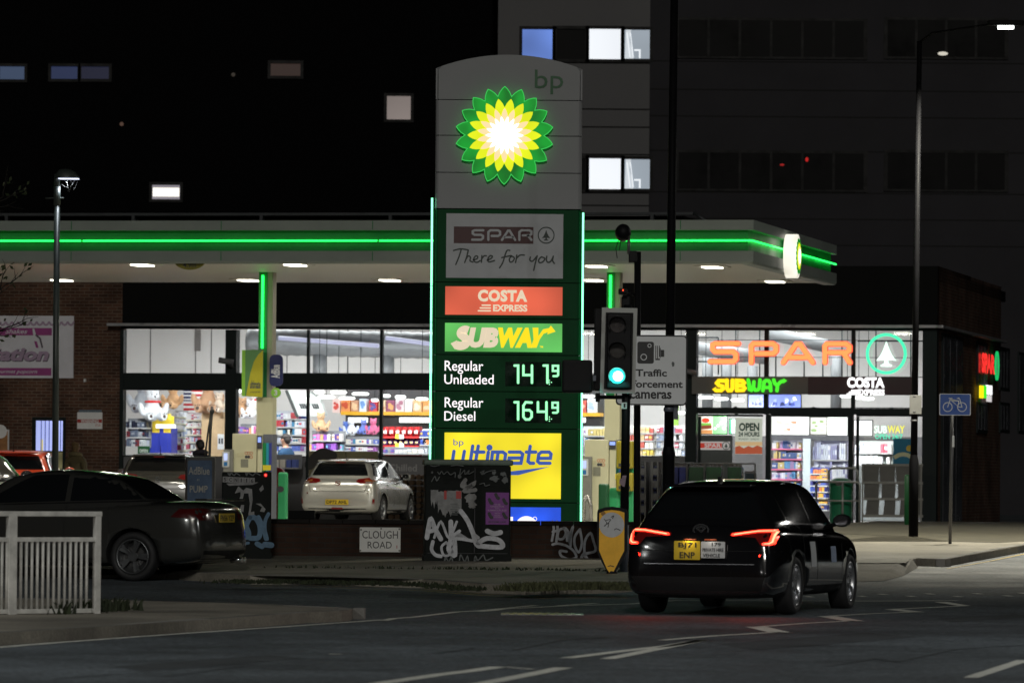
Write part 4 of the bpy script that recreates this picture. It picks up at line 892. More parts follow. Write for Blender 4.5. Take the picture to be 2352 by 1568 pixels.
# entrance: menu screens, security screens, fridges, posters
def screen(lb, zf, box, y, m, extra=None, nm='menu_screen'):
    t = thing(nm, lb, 'screen', SF); a0, a1, b0, b1 = fbox(zf, box[0], box[3], box[2], box[1], y); mb = MB(FRONT(y)); mb.rect(a0 - .02, a1 + .02, b0 - .02, b1 + .02, -.06, 0, FRM); mb.build('case', t)
    mb = MB(FRONT(y)); mb.rect(a0, a1, b0, b1, .001, .01, m); mb.build('display', t)
    if extra:
        mb = MB(FRONT(y)); extra(mb, a0, a1, b0, b1); mb.build('image', t)
def L(c, e=1.0): return lit('display_%d_%d_%d' % c, c, e)
def burger(mb, a0, a1, b0, b1):
    w_, h = a1 - a0, b1 - b0; mb.rect(a0, a0 + .52 * w_, b0, b0 + .22 * h, .012, .014, L((190, 130, 80))); mb.poly([(a0 + .02, b0 + .22 * h), (a0 + .5 * w_, b0 + .3 * h), (a0 + .5 * w_, b0 + .5 * h), (a0 + .02, b0 + .45 * h)], .014, .016, L((120, 60, 40)))
    mb.poly([(a0 + .02, b0 + .45 * h), (a0 + .5 * w_, b0 + .5 * h), (a0 + .48 * w_, b0 + .62 * h), (a0 + .05, b0 + .6 * h)], .016, .018, L((110, 170, 70))); mb.disc(a0 + .3 * w_, b0 + .76 * h, .14 * h, .018, .02, L((215, 70, 50)), n=14, sx=1.6)
    mb.rect(a0 + .54 * w_, a1, b0, b1, .012, .014, L((120, 205, 120)))
    for k in range(4): mb.disc(a0 + (.62 + .1 * k) * w_, b0 + (.3 + .16 * (k % 3)) * h, .08 * h, .015, .017, L((235, 245, 235)), n=10)
screen('menu screen with a burger and green panel over grey vinyl left of the doors', Z6, (172, 910, 404, 1046), 1.2, L((235, 225, 210)), burger)
screen('narrow green and white menu screen beside the opening hours poster', Z6, (428, 935, 470, 1045), 1.6, L((200, 240, 225)), lambda mb, a0, a1, b0, b1: mb.rect(a0, a0 + .4 * (a1 - a0), b0, b1, .012, .014, L((50, 170, 100))))
def food(c):
    def f(mb, a0, a1, b0, b1):
        w_, h = a1 - a0, b1 - b0; rnd = random.Random(c[0])
        for k in range(9): mb.disc(a0 + rnd.uniform(.12, .88) * w_, b0 + rnd.uniform(.2, .8) * h, rnd.uniform(.05, .11) * h, .012 + k * .001, .0125 + k * .001, L(c if k % 2 else (240, 225, 205)), n=10, sx=1.8)
    return f
screen('wide bright menu screen above the drinks fridge inside the doors', Z6, (757, 915, 1052, 1054), 7.6, L((252, 250, 248), 1.2), food((215, 150, 110)))
screen('menu screen with green dish beside the widest one inside the doors', Z6, (1062, 920, 1190, 1050), 7.7, L((240, 236, 225), 1.1), food((150, 185, 110)))
screen('blank white glowing screen left of the right door frame', Z6, (1195, 918, 1352, 1058), 7.6, L((255, 255, 255), 1.4))
screen('white glowing screen behind the pane right of the doors', Z6, (1406, 945, 1545, 1060), 5.0, L((255, 255, 255), 1.4))
def secu(mb, a0, a1, b0, b1):
    w_, h = a1 - a0, b1 - b0; rnd = random.Random(4)
    for k in range(12):
        x, z = a0 + rnd.uniform(.03, .8) * w_, b0 + rnd.uniform(.05, .6) * h; mb.poly([(x, z), (x + .12 * w_ * rnd.random() + .05, z + .02), (x + .1 * w_, z + .35 * h), (x + .02, z + .3 * h)], .012 + .001 * k, .0125 + .001 * k, L([(70, 85, 160), (235, 240, 255), (40, 50, 100), (150, 165, 235)][k % 4]))
screen('small blue security screen under the yellow lettering', Z6, (578, 742, 694, 838), 2.0, L((150, 165, 240)), secu, 'security_screen'); screen('wide blue security screen under the green lettering', Z6, (716, 742, 985, 842), 2.0, L((120, 135, 225)), secu, 'security_screen')
t = thing('entrance_partition', 'dim grey inner wall behind the drinks fridges and screens', 'partition', SF)
a0, z1 = SF.px(1590, 1000, 8.3); a1, _ = SF.px(2125, 1000, 8.3); mb = MB(); mb.box(a0, a1, 8.3, 8.4, .06, z1, mat('partition_grey', (.13, .125, .13), .6, var=.1)); mb.build('panel', t)  # added grey panel that darkens the overexposed gaps between the fridges
t = thing('fridge_header', 'dark header board over the drinks fridges inside the doors', 'header', SF); a0, a1, b0, b1 = fbox(Z6, 745, 1098, 1360, 1062, 5.0); mb = MB(); mb.box(a0, a1, 5.0, 5.5, b0, b1, cmat(62, 62, 70)); mb.build('board', t)
t = thing('serving_counter', 'pale grey serving counter behind the pane right of the doors', 'counter', SF); a0, a1, b0, b1 = fbox(Z7, 135, 1300, 400, 925, 3.6); mb = MB(); mb.bbox(a0, a1, 3.6, 4.4, .06, b1, cmat(120, 124, 126), .02); mb.build('body', t)
shelves('drinks_fridge', 'open drinks fridge with pink edged shelves inside the doors', 'bottled drinks in the pink edged fridge inside the doors', Z6, 752, 1085, 992, 1480, 5.6, 5, 'drink', .05, .08, board=cmat(225, 110, 150), back=cmat(170, 175, 190), fill=.78)
shelves('drinks_fridge', 'tall fridge of clear water bottles inside the right of the doors', 'clear water bottles packed in the tall fridge', Z6, 1070, 1095, 1352, 1560, 5.2, 3, 'water', .06, .08, back=cmat(200, 200, 225), fill=.92)
t = thing('display_cooler', 'slim pale cooler cabinet end standing between the drinks fridges', 'cooler', SF); a0, a1, b0, b1 = fbox(Z6, 1000, 1560, 1062, 1085, 4.9); mb = MB(); mb.box(a0, a1, 4.9, 4.98, .06, b1, cmat(205, 215, 220)); mb.build('panel', t)  # only the panel of a fridge door, no cabinet body behind it
shelves('pallet_stack', 'stack of blue and yellow drink crates in front of the water fridge', 'blue and yellow drink cans in the stack in front of the water fridge', Z6, 1050, 1310, 1196, 1640, 3.4, 7, 'blue', .07, .1, back=cmat(60, 70, 140), fill=.85)
po = thing('opening_hours_poster', 'white OPEN 24 HOURS poster with orange foot on the glass left of the doors', 'poster', SF); yp = -.03
mb = MB(FRONT(yp)); mb.rect(*fbox(Z6, 470, 1205, 685, 925, yp), 0, .01, lit('poster_paper_glow', (205, 212, 196), .62)); mb.build('sheet', po)  # emission stands in for shop light passing through the paper
mb = MB(FRONT(yp)); mb.poly(fp(Z6, [(472, 1204), (472, 1150), (505, 1140), (540, 1160), (575, 1142), (610, 1155), (645, 1138), (684, 1152), (684, 1204)], yp), .011, .013, lit('poster_terracotta', (190, 90, 60), .6)); mb.rect(*fbox(Z6, 472, 1140, 684, 1110, yp), .011, .0125, lit('poster_sand', (225, 190, 140), .6)); mb.build('printed_foot', po)
PGN = mat('poster_green', (.006, .06, .035), .5, var=0); mb = MB(FRONT(yp)); mb.text('OPEN', *fbox(Z6, 502, 1025, 662, 962, yp), .015, PGN, bold=.04); mb.text('24 HOURS', *fbox(Z6, 498, 1068, 664, 1032, yp), .015, PGN, bold=.04); mb.text('MONDAY - SUNDAY', *fbox(Z6, 500, 1095, 662, 1082, yp), .015, PGN); mb.build('lettering', po)
ss = thing('window_shop_sign', 'small red and white shop name plate on grey vinyl left of the doors', 'sign', SF); mb = MB(FRONT(-.02)); mb.rect(*fbox(Z6, 180, 1172, 432, 1108, -.02), 0, .02, lit('backlit_plate_white', (205, 200, 196), .5)); mb.build('plate', ss)  # the plate's glow imitates light coming through translucent vinyl
mb = MB(FRONT(-.02)); mb.rect(*fbox(Z6, 195, 1158, 368, 1120, -.02), .021, .024, lit('backlit_plate_red', (205, 60, 45), .5)); mb.build('red_panel', ss)
mb = MB(FRONT(-.02)); mb.text('SPAR', *fbox(Z6, 232, 1155, 364, 1123, -.02), .028, lit('backlit_plate_white', (205, 200, 196), .5), bold=.03); c = fbox(Z6, 382, 1162, 424, 1118, -.02); fir(mb, (c[0] + c[1]) / 2, (c[2] + c[3]) / 2, .09, .022, PGN, PGN); mb.build('lettering', ss)
nn = thing('window_neon_sign', 'white, yellow and green neon opening sign in the window right of the doors', 'neon sign', SF); mb = MB(FRONT(.3))
mb.text('SUB', *fbox(Z7, 220, 820, 278, 786, .3), .0, lit('neon_white', (240, 255, 245), 1.5), bold=.03); mb.text('WAY', *fbox(Z7, 280, 820, 358, 786, .3), .0, lit('neon_yellow', (250, 240, 90), 1.3), bold=.03); mb.text('OPEN 24/7', *fbox(Z7, 224, 846, 348, 824, .3), .0, lit('neon_green', (80, 235, 190), 1.2), bold=.02); mb.build('tubing', nn)
t = thing('teal_poster', 'teal poster with arched white band in the window right of the doors', 'poster', SF); mb = MB(FRONT(.2)); mb.rect(*fbox(Z7, 305, 960, 390, 845, .2), 0, .01, cmat(20, 120, 160)); mb.stroke(fp(Z7, [(310, 930), (330, 918), (350, 914), (372, 918), (388, 928)], .2), .09, .011, .014, cmat(225, 220, 180), cap=False); mb.disc(*SF.px(*Z7(378, 888), .2), .07, .011, .014, cmat(230, 190, 60)); mb.build('sheet', t)
shelves('shelf_unit', 'cream shelf of small goods behind the pane right of the doors', 'small goods behind the pane right of the doors', Z7, 130, 855, 300, 960, 2.6, 2, 'white', .08, .16, back=cmat(170, 178, 175))
t = thing('window_lettering', 'pale Chilled lettering on the grey window vinyl behind the silver hatchback', 'lettering', SF); mb = MB(FRONT(-.01)); mb.text('Chilled', *fbox(N2, 1590, 1505, 2030, 1395, -.01), .0, mat('vinyl_letter', (.30, .30, .30), .6), bold=.02); mb.build('letters', t)
t = thing('window_mural', 'olive window vinyl with dark food shapes behind the silver hatchback', 'window vinyl', SF); a0, a1, b0, b1 = fbox(N2, 335, 1640, 1420, 1195, -.035); mb = MB(FRONT(-.035)); mb.rect(a0, a1, max(.02, b0), b1, 0, .01, mat('olive_vinyl', (.17, .15, .075), .6, var=.4, vs=1.5)); mb.build('sheet', t)
mb = MB(FRONT(-.035)); mb.stroke(fp(N2, [(350, 1400), (470, 1270), (560, 1230), (700, 1260)], -.035), .25, .011, .014, mat('vinyl_dark', (.02, .018, .015), .6), smooth=4); mb.build('print', t)
# ================================================================== FUEL CANOPY
CF = Frame((4.29, 104.5, .57), TH)
CW = mat('canopy_white', (.22, .255, .235), .45, var=.08, vs=.6); CGR = mat('canopy_green', (.012, .17, .05), .4, var=.1, vs=.8)
SOF = mat('soffit_panels', (.62, .60, .55), .45, var=.05, vs=.6)
NEON = lit('neon_green_tube', (34, 255, 88), 3.4, sample=True)
can = thing('fuel_canopy', 'flat fuel station canopy edged with a green neon line over the pumps', 'canopy', CF)
LX, DP = -24.0, 10.9
def cz(v, u=1713): return CF.px(u, v, 0)[1]
Z0, Z1 = cz(606), cz(506); g0, g1 = cz(577), cz(529); zn = cz(553)
mb = MB(); mb.box(LX, -.02, .02, DP - .02, Z0 + .12, Z1 - .12, CW); mb.build('roof_deck', can)
mb = MB()
def edge(y0, y1, z0, z1, m): mb.box(LX, y1 if False else 0, -y1, 0, z0, z1, m)
sof = MB()
n = 44
for k in range(n): sof.box(LX, -.05, .03 + k * (DP - .08) / n, .03 + (k + .93) * (DP - .08) / n, Z0 + .04, Z0 + .06, SOF)
sof.box(LX, -.05, .03, DP - .05, Z0 + .075, Z0 + .1, mat('soffit_gap', (.12, .12, .11), .8)); sof.build('soffit', can)
# fascia profile, run along the front and round the corner to the right-hand end (45 degree mitre)
def run(prof, m, name):
    mb = MB(); vs = []
    for (o_, z) in prof:
        vs += [(LX, -o_, z), (o_, -o_, z), (o_, DP, z)]
    k = len(prof); fs = []
    for i in range(k):
        j = (i + 1) % k
        for s in (0, 1): fs.append((3 * i + s, 3 * i + s + 1, 3 * j + s + 1, 3 * j + s))
    fs += [[3 * i for i in range(k)], [3 * i + 2 for i in range(k)]]
    mb.add(vs, fs, m); return mb.build(name, can)
run([(.0, g1), (.16, g1), (.16, Z1), (-.1, Z1), (-.1, Z1 - .1), (.0, Z1 - .1)], CW, 'upper_fascia')
run([(.0, Z0 + .1), (-.1, Z0 + .1), (-.1, Z0), (.12, Z0), (.16, Z0 + .04), (.16, g0), (.0, g0)], CW, 'lower_fascia')
run([(.04, g0 + .001), (.04, g1 - .001), (.0, g1 - .001), (.0, g0 + .001)], CGR, 'green_band')
mb = MB(); cuts = [LX, -12.6, -6.9, -3.6, .0]
for a, c in zip(cuts, cuts[1:]): mb.tube((a + .02, -.13, zn), (c + (.13 if c == 0 else -.02), -.13, zn), .017, NEON, n=8)
mb.tube((.13, -.13, zn), (.13, 4.9, zn), .017, NEON, n=8); mb.tube((.13, 5.9, zn), (.13, DP + .1, zn), .017, NEON, n=8); mb.build('neon_tube', can)
mb = MB()
for k in range(8):
    x = -1.2 - 2.9 * k; mb.box(x - .008, x + .008, -.163, -.158, g1 + .01, Z1 - .01, CGR); mb.box(x - .008, x + .008, -.163, -.158, Z0 + .05, g0 - .01, CGR)
mb.build('panel_joint', can)
mb = MB(); SOL = mat('roof_rail_metal', (.05, .055, .06), .5, metal=.3)
zr = cz(481, 1000); mb.box(LX, -5.2, 1.2, 1.4, zr - .05, zr, SOL); mb.box(-4.6, -1.2, 1.2, 1.4, zr - .05, zr, SOL); mb.tube((-1.2, 1.3, zr), (-.9, 1.3, Z1), .03, SOL); mb.box(LX, -1.4, 1.45, 7, Z1 + .1, zr - .06, BLKF)
for k in range(9): mb.box(-22 + 2.5 * k, -21.94 + 2.5 * k, 1.2, 1.4, Z1 - .05, zr - .05, SOL)
mb.build('roof_rail', can)
LEDM = lit('canopy_led', (255, 250, 228), 4.0)
for u, v in [(327, 608), (142, 643), (678, 608), (570, 643), (895, 643), (1362, 643), (1636, 613), (1780, 646), (1050, 610), (1130, 643), (1370, 611), (-60, 610)]:
    o_ = CF.I @ CAM; d_ = CF.I.to_3x3() @ ray(u, v); tt = (Z0 + .02 - o_.z) / d_.z; p = o_ + d_ * tt
    if not (.3 < p.y < DP - .2): p.y = min(max(p.y, .5), DP - .7)
    mb = MB(); mb.box(p.x - .16, p.x + .16, p.y - .3, p.y + .3, Z0 - .005, Z0 + .035, LEDM); mb.box(p.x - .3, p.x + .3, p.y - .4, p.y + .4, Z0 + .02, Z0 + .038, SOF); mb.build('downlight', can)
    lamp('AREA', can, (p.x, p.y, Z0 - .02), 64, (1.0, .95, .80), .5, name='downlight_lamp')
def column(u0, u1, vtop, lab, neon, par=can):
    y_ = 5.2; x0, zt = CF.px(u0, vtop, y_); x1, _ = CF.px(u1, vtop, y_); F = Frame(CF.w(0, 0, 0), TH)
    xm = x0 + (x1 - x0) * .62; zs = CF.px(u0, 912, y_)[1]
    BEI = mat('column_beige', (.33, .31, .25), .5, var=.05); CRM = mat('column_cream', (.62, .60, .40), .5, var=.04)
    mb = MB(); mb.box(x0, xm, y_, y_ + .3, zs, Z0 + .04, CGR); mb.box(xm + .002, x1, y_ + .01, y_ + .3, zs, Z0 + .04, BEI); c = mb.build('column', par)
    mb = MB(); xc = x0 - .03 if neon == 'w' else x0; mb.box(x0 - .02, x1 + .02, y_ - .03, y_ + .32, .0, zs - .002, CRM); mb.build('column_base', c)
    mb = MB(); xx = x0 + (xm - x0) * .5; mb.tube((xx, y_ - .04, CF.px(u0, vtop + 10, y_)[1]), (xx, y_ - .04, CF.px(u0, 800, y_)[1]), .026, NEON, n=8); mb.build('neon_tube', c)
    return x0, x1, y_
c1 = column(595, 627, 622, '', 'a'); c2 = column(1394, 1424, 622, '', 'a')
# round lit emblem disc on the canopy's end
def petals(mb, cx, cz_, r, c, mats, sx=1.0):
    def star(R1, R0, off, m, c_, n=18, bulge=.5):
        pts = []
        for k in range(n):
            a = math.pi / 2 + off + 2 * math.pi * k / n; h = math.pi / n
            A, B, C = a - h, a, a + h
            pts.append((R0, A)); pts.append((R0 + (R1 - R0) * .44, A + h * .36)); pts.append((R0 + (R1 - R0) * .78, A + h * .71)); pts.append((R1, B)); pts.append((R0 + (R1 - R0) * .78, C - h * .71)); pts.append((R0 + (R1 - R0) * .44, C - h * .36))
        P = [(cx + sx * rr * math.cos(t), cz_ + rr * math.sin(t)) for rr, t in pts]
        mb.poly(P, c_ - .012, c_, m)
    star(1.0 * r, .805 * r, 0, mats[0], c, 18); star(.76 * r, .575 * r, math.pi / 18, mats[1], c + .006); star(.565 * r, .385 * r, 0, mats[2], c + .012); star(.39 * r, .24 * r, math.pi / 18, mats[3], c + .018)
HG = lit('emblem_green', (6, 132, 36), 1.0, .4, 3, sample=True); HY = lit('emblem_yellow', (222, 232, 20), 1.05, .08, 2); HP = lit('emblem_peach', (255, 214, 160), 1.1); HW = lit('emblem_white', (255, 255, 250), 2.5, sample=True)
em = thing('canopy_emblem', 'round white glowing disc with green and yellow sunburst on the canopy end', 'sign', CF)
ya, za = CF.pxs(1812, 635, .34); yb, zb = CF.pxs(1838, 541, .34); cy, cz0, rr = (ya + yb) / 2, (za + zb) / 2, (zb - za) / 2
cy = CF.pxs(1823, 590, .3)[0]
mb = MB(SIDE(.16)); mb.disc(cy, cz0, rr, .0, .22, lit('disc_rim_glow', (235, 230, 215), 1.1, .2, 2, sample=True), n=36); mb.build('drum', em)
mb = MB(SIDE(.16)); petals(mb, cy, cz0, rr * .82, .245, (HG, HY, HP, HW)); mb.build('sunburst', em)
cl = thing('clearance_sign', 'yellow half round clearance sign reading 4.9m under the canopy front', 'sign', CF); x, z = CF.px(436, 600, -.02)
CYW = mat('clearance_yellow', (.22, .20, .02), .5, var=.1); mb = MB(FRONT(-.0)); r_ = .31
mb.poly([(x + r_ * math.cos(t), z + .03 + r_ * .62 * math.sin(t)) for t in [math.pi + math.pi * k / 16 for k in range(17)]], .0, .03, CYW); mb.build('plate', cl)
mb = MB(FRONT(0)); mb.text('4.9m', x - .13, x + .13, z - .12, z - .02, .034, SGB, bold=.03); mb.rect(x - .3, x + .3, z - .005, z + .03, .031, .033, SGB); mb.build('lettering', cl)
# banners on the left column
Z4 = zc(516.8, 689, .3296)
yb_ = 5.05
t = thing('column_banner', 'green and yellow fuel banner reading ultimate on the neon column', 'banner', CF)
BG = mat('banner_green', (.10, .26, .09), .45, var=.08); BY = mat('banner_yellow', (.50, .46, .02), .45, var=.08); BLM = mat('banner_lime', (.24, .55, .05), .45, var=.08); INK = mat('banner_ink', (.03, .05, .09), .5, var=0)
mb = MB(FRONT(yb_)); mb.poly(fp(Z4, [(122, 348), (270, 345), (266, 678), (120, 668)], yb_, CF), 0, .04, BG); mb.build('sheet', t)
mb = MB(FRONT(yb_)); mb.poly(fp(Z4, [(122, 348), (145, 348), (143, 668), (120, 668)], yb_, CF), .041, .044, BLM); mb.poly(fp(Z4, [(268, 350), (235, 380), (205, 430), (180, 510), (150, 668), (264, 676)], yb_, CF), .041, .044, BY); mb.build('printed_field', t)
mb = MB(FRONT(yb_)); mb.text('ultimate', *fbox(Z4, 178, 616, 252, 558, yb_, CF), .048, INK, bold=.02); mb.text('our best ever fuels', *fbox(Z4, 180, 645, 250, 632, yb_, CF), .048, INK); mb.build('lettering', t)
t = thing('column_tab', 'navy tab reading AdBlue upright beside the column banner', 'sign', CF); NAVY = mat('navy', (.012, .018, .10), .4, var=.08)
a0, a1, b0, b1 = fbox(Z4, 312, 600, 406, 380, 5.05, CF); mb = MB(FRONT(5.05)); mb.rrect(a0, a1, b0, b1, .1, 0, .04, NAVY); mb.build('plate', t)
mb = MB(FRONT(5.05) @ Matrix.Translation(((a0 + a1) / 2, (b0 + b1) / 2, 0)) @ Matrix.Rotation(R(90), 4, 'Z')); mb.text('AdBlue', -.5 * (b1 - b0) + .16, .5 * (b1 - b0) - .2, -.08, .1, .045, mat('tab_white', (.55, .58, .62), .5), bold=.03); mb.build('lettering', t)
t = thing('pump_number_disc', 'lime green disc with number 3 on the neon column', 'sign', CF); x, z = CF.px(*Z4(357, 645), 5.0); mb = MB(FRONT(5.0)); mb.disc(x, z, .095, 0, .04, BLM); mb.build('disc', t); mb = MB(FRONT(5.0)); mb.text('3', x - .035, x + .035, z - .055, z + .055, .045, mat('tab_white', (.55, .58, .62), .5), bold=.03); mb.build('number', t)
# fuel pumps
CRM = mat('pump_cream', (.56, .54, .36), .4, var=.05); PGY = mat('pump_grey', (.20, .20, .18), .5, var=.1); HOSE = mat('hose_rubber', (.01, .01, .01), .5)
def pump(zf, k, x0, x1, xk, x2, ytop, ybot, xs0, xs1, ys, lab):
    yp = 4.3; q = lambda a, c, d, e: fbox(zf, a, e, c, d, yp, CF); t = thing('fuel_pump', lab, 'fuel pump', CF, 'fuel pumps under the canopy')
    a0, a1, _, b1 = q(x0, x1, ytop, ybot); z_ = q(x0, x1, ytop, ybot)[2]
    mb = MB(); mb.bbox(a0, a1, yp, yp + .5, .12, b1, CRM, .02); mb.box(a0 - .02, a1 + .05, yp - .03, yp + .53, .0, .12, PGY); mb.build('cabinet', t)
    c0, c1, _, e1 = q(xk[0], xk[1], ytop + k * 4, ybot); mb = MB(); mb.bbox(c0, c1, yp - .02, yp + .5, .12, e1, CRM, .015); f = mb.build('payment_column', t)
    d0, d1, h0, h1 = q(xk[0] + k * 3, xk[1] - k * 2, ytop + k * 14, ytop + k * 110); mb = MB(); mb.box(d0, d1, yp - .04, yp - .021, h0, h1, SGB); mb.build('keypad', f)
    s0, s1, w0, w1 = q(xk[0] + k * 8, xk[1] - k * 7, ytop + k * 26, ytop + k * 64); mb = MB(); mb.box(s0, s1, yp - .05, yp - .041, w0, w1, lit('pump_display', (150, 175, 255), 1.0)); mb.build('display', f)
    r0, r1, _, _ = q(xk[1] + k, x2, ytop + 6, ybot); mb = MB(); mb.box(r0, r1, yp + .04, yp + .45, .12, e1, mat('hose_bay_grey', (.12, .13, .16), .5)); bay = mb.build('hose_bay', t)
    for i, cc in enumerate(((20, 130, 70), (40, 150, 175), (50, 60, 140))):
        m_ = r0 + (r1 - r0) * (.2 + .3 * i); mb = MB(); mb.tube((m_, yp + .02, .7), (m_, yp + .02, e1 - .2), .018, HOSE, n=6); mb.box(m_ - .035, m_ + .035, yp - .01, yp + .038, z_, z_ + .55, cmat(*cc)); mb.box(m_ - .03, m_ + .03, yp - .02, yp - .012, z_ + .02, z_ + .12, cmat(215, 200, 50)); mb.build('hose', bay)
    m0, m1, n0, n1 = q(xs0, xs1, ys, ybot); mb = MB(); mb.bbox(m0, m1, yp - .1, yp + .4, .1, n1, PGY, .015); sd = mb.build('side_cabinet', t)
    mb = MB(); mb.rrect(m1 - .2, m1 - .06, n0 + (n1 - n0) * .18, n0 + (n1 - n0) * .9, .02, .0, .02, mat('reader_pale', (.5, .52, .52), .4), FRONT(yp - .1)); mb.rect(m1 - .17, m1 - .1, n0 + (n1 - n0) * .5, n0 + (n1 - n0) * .82, .021, .024, lit('reader_display', (185, 200, 250), 1.0), FRONT(yp - .1)); mb.rect(m1 - .17, m1 - .1, n0 + (n1 - n0) * .24, n0 + (n1 - n0) * .42, .021, .024, cmat(40, 110, 170), FRONT(yp - .1)); mb.build('card_reader', sd)
    mb = MB(FRONT(yp)); 
    for i in range(3):
        for j in range(2):
            x = a0 + (a1 - a0) * (.58 + .1 * i); z = b1 - (b1 - z_) * (.52 + .1 * j)
            (mb.ring if j == 0 or i == 2 else mb.disc)(*((x, z, .022, .032, .0, .006) if j == 0 or i == 2 else (x, z, .03, .0, .006)), cmat(190, 120, 90) if j == 0 or i == 2 else SGB, n=14)
    mb.rect(a0 + (a1 - a0) * .2, a0 + (a1 - a0) * .48, b1 - (b1 - z_) * .62, b1 - (b1 - z_) * .52, 0, .005, cmat(190, 185, 150)); mb.rect(a0 + (a1 - a0) * .36, a0 + (a1 - a0) * .66, b1 - (b1 - z_) * .9, b1 - (b1 - z_) * .68, 0, .006, cmat(125, 125, 110)); mb.build('notice', t)
    return t
pump(Z4, .95, 48, 222, (225, 262), 325, 930, 1190, -5, 62, 1040, 'cream fuel pump with lit keypad below the column banner')
N3k = .6
pump(N3, 1.0, 105, 388, (392, 470), 505, 590, 1050, 62, 200, 785, 'cream fuel pump with lit keypad between price sign and signal post')
t = thing('hose_mast', 'thin black mast with hoses rising beside the left fuel pump', 'mast', CF); mb = MB()
p = [CF.px(*N1(x, y), 4.1) for x, y in ((1160, 1015), (1200, 700), (1235, 470))]; q2 = [CF.px(*N1(x, y), 4.1) for x, y in ((1215, 1015), (1225, 700), (1245, 455))]
mb.path([(a, 4.1, b_) for a, b_ in p], .02, HOSE, n=6); mb.build('hose', t); mb = MB(); mb.path([(q2[0][0], 4.12, .1)] + [(a, 4.12, b_) for a, b_ in q2], .028, HOSE, n=7); mb.ball((q2[-1][0], 4.12, q2[-1][1]), .05, HOSE, seg=8); mb.build('mast', t)
# green bollards and yellow service boxes on the pump islands
SPG = mat('island_green', (.03, .33, .12), .4, var=.08); SPD = mat('bollard_dark_green', (.012, .10, .035), .4, var=.1); YBX = mat('service_yellow', (.34, .28, .02), .45, var=.12)
def island_post(u0, u1, vt, lab, m, name='island_post', y=1.6, recess=False):
    a0, zt = CF.px(u0, vt, y); a1, _ = CF.px(u1, vt, y); F = Frame(CF.w((a0 + a1) / 2, y, 0), TH); t = thing(name, lab, 'bollard', F); w_ = (a1 - a0) / 2
    mb = MB(); mb.bbox(-w_, w_, 0, 2 * w_, .0, zt, m, min(.05, w_ * .5), 3); mb.build('post', t)
    if recess:
        mb = MB(FRONT(0)); mb.disc(-w_ * .4, zt - .32, w_ * .7, -.002, .004, SGB, sx=1.2); mb.build('slot', t)
    return t
island_post(638, 658, 1084, 'bright green moulded post with dark oval slot behind the tagged narrow cabinet', SPG, recess=True)
island_post(1374, 1397, 1110, 'dark green square bollard in front of the right fuel pump', SPD)
t = island_post(1399, 1423, 1119, 'bright green post between the dark green bollard and the signal post', SPG, y=2.2)
for v0, v1, lab in ((1012, 1076, 'upper yellow paper towel box behind the signal post'), (1085, 1128, 'lower yellow bin box behind the signal post')):
    a0, z1 = CF.px(1415, v0, 2.0); a1, z0 = CF.px(1453, v1, 2.0); t = thing('service_box', lab, 'service box', CF); mb = MB(); mb.bbox(a0, a1, 2.0, 2.3, z0, z1, YBX, .04, 2); mb.build('case', t); mb = MB(FRONT(1.999)); mb.rect(a0 + .05, a1 - .05, z0 + .04, z0 + .1, .0, .005, SGB); mb.build('slot', t)
a0, z1 = CF.px(1432, 1070, 2.35); a1, _ = CF.px(1455, 1070, 2.35); t = thing('service_pillar', 'green service pillar carrying the yellow boxes behind the signal post', 'pillar', CF); mb = MB(); mb.bbox(a0, a1, 2.35, 2.6, .0, z1, SPG, .02); mb.build('pillar', t); mb = MB(); mb.box(a0 - .05, a1 + .05, 2.3, 2.65, .0, .06, PGY); mb.build('base_plate', t)
t = thing('hoop_barrier', 'steel hoop barrier at the foot of the price sign', 'barrier', CF); a0, z1 = CF.px(1341, 1139, 1.2); a1, _ = CF.px(1357, 1139, 1.2); mb = MB(); mb.path([(a0, 1.2, 0), (a0, 1.2, z1 - .1), (a0 + .05, 1.2, z1 - .02), ((a0 + a1) / 2, 1.2, z1), (a1 - .05, 1.2, z1 - .03), (a1, 1.2, z1 - .16), (a1 + .02, 1.2, 0)], .035, mat('brushed_steel', (.5, .48, .45), .3, metal=.8)); mb.build('hoop', t)
# A-board
F = Frame(g3(457, 1060, 100), TH + R(6)); t = thing('pump_notice_board', 'black framed swing board with blue panel reading AdBlue PUMP on the forecourt', 'notice board', F)
bx = lambda zf, x0, y0, x1, y1, y=0: fbox(zf, x0, y0, x1, y1, y, F)
a0, a1, b0, b1 = bx(N1, 905, 1700, 1285, 1025); BK = mat('board_black', (.015, .015, .017), .35)
mb = MB(); mb.bbox(a0, a1, 0, .12, .08, b1, BK, .03, 2); mb.build('frame', t)
for s in (a0 + .04, a1 - .1):
    mb = MB(); mb.box(s, s + .06, -.1, .3, .0, .085, BK); mb.build('foot', t)
mb = MB(FRONT(0)); mb.rrect(a0 + .05, a1 - .05, .18, b1 - .06, .03, .0, .012, mat('board_slate_blue', (.05, .075, .125), .12, var=.25, vs=3)); mb.build('panel', t)
BT = mat('board_letter', (.18, .18, .17), .5); mb = MB(FRONT(0)); mb.text('AdBlue', *bx(N1, 955, 1245, 1220, 1150), .017, BT, bold=.01); mb.text('PUMP', *bx(N1, 970, 1470, 1195, 1385), .017, BT, bold=.01); mb.text('AT', *bx(N1, 1060, 1325, 1095, 1300), .017, BT); mb.build('lettering', t)

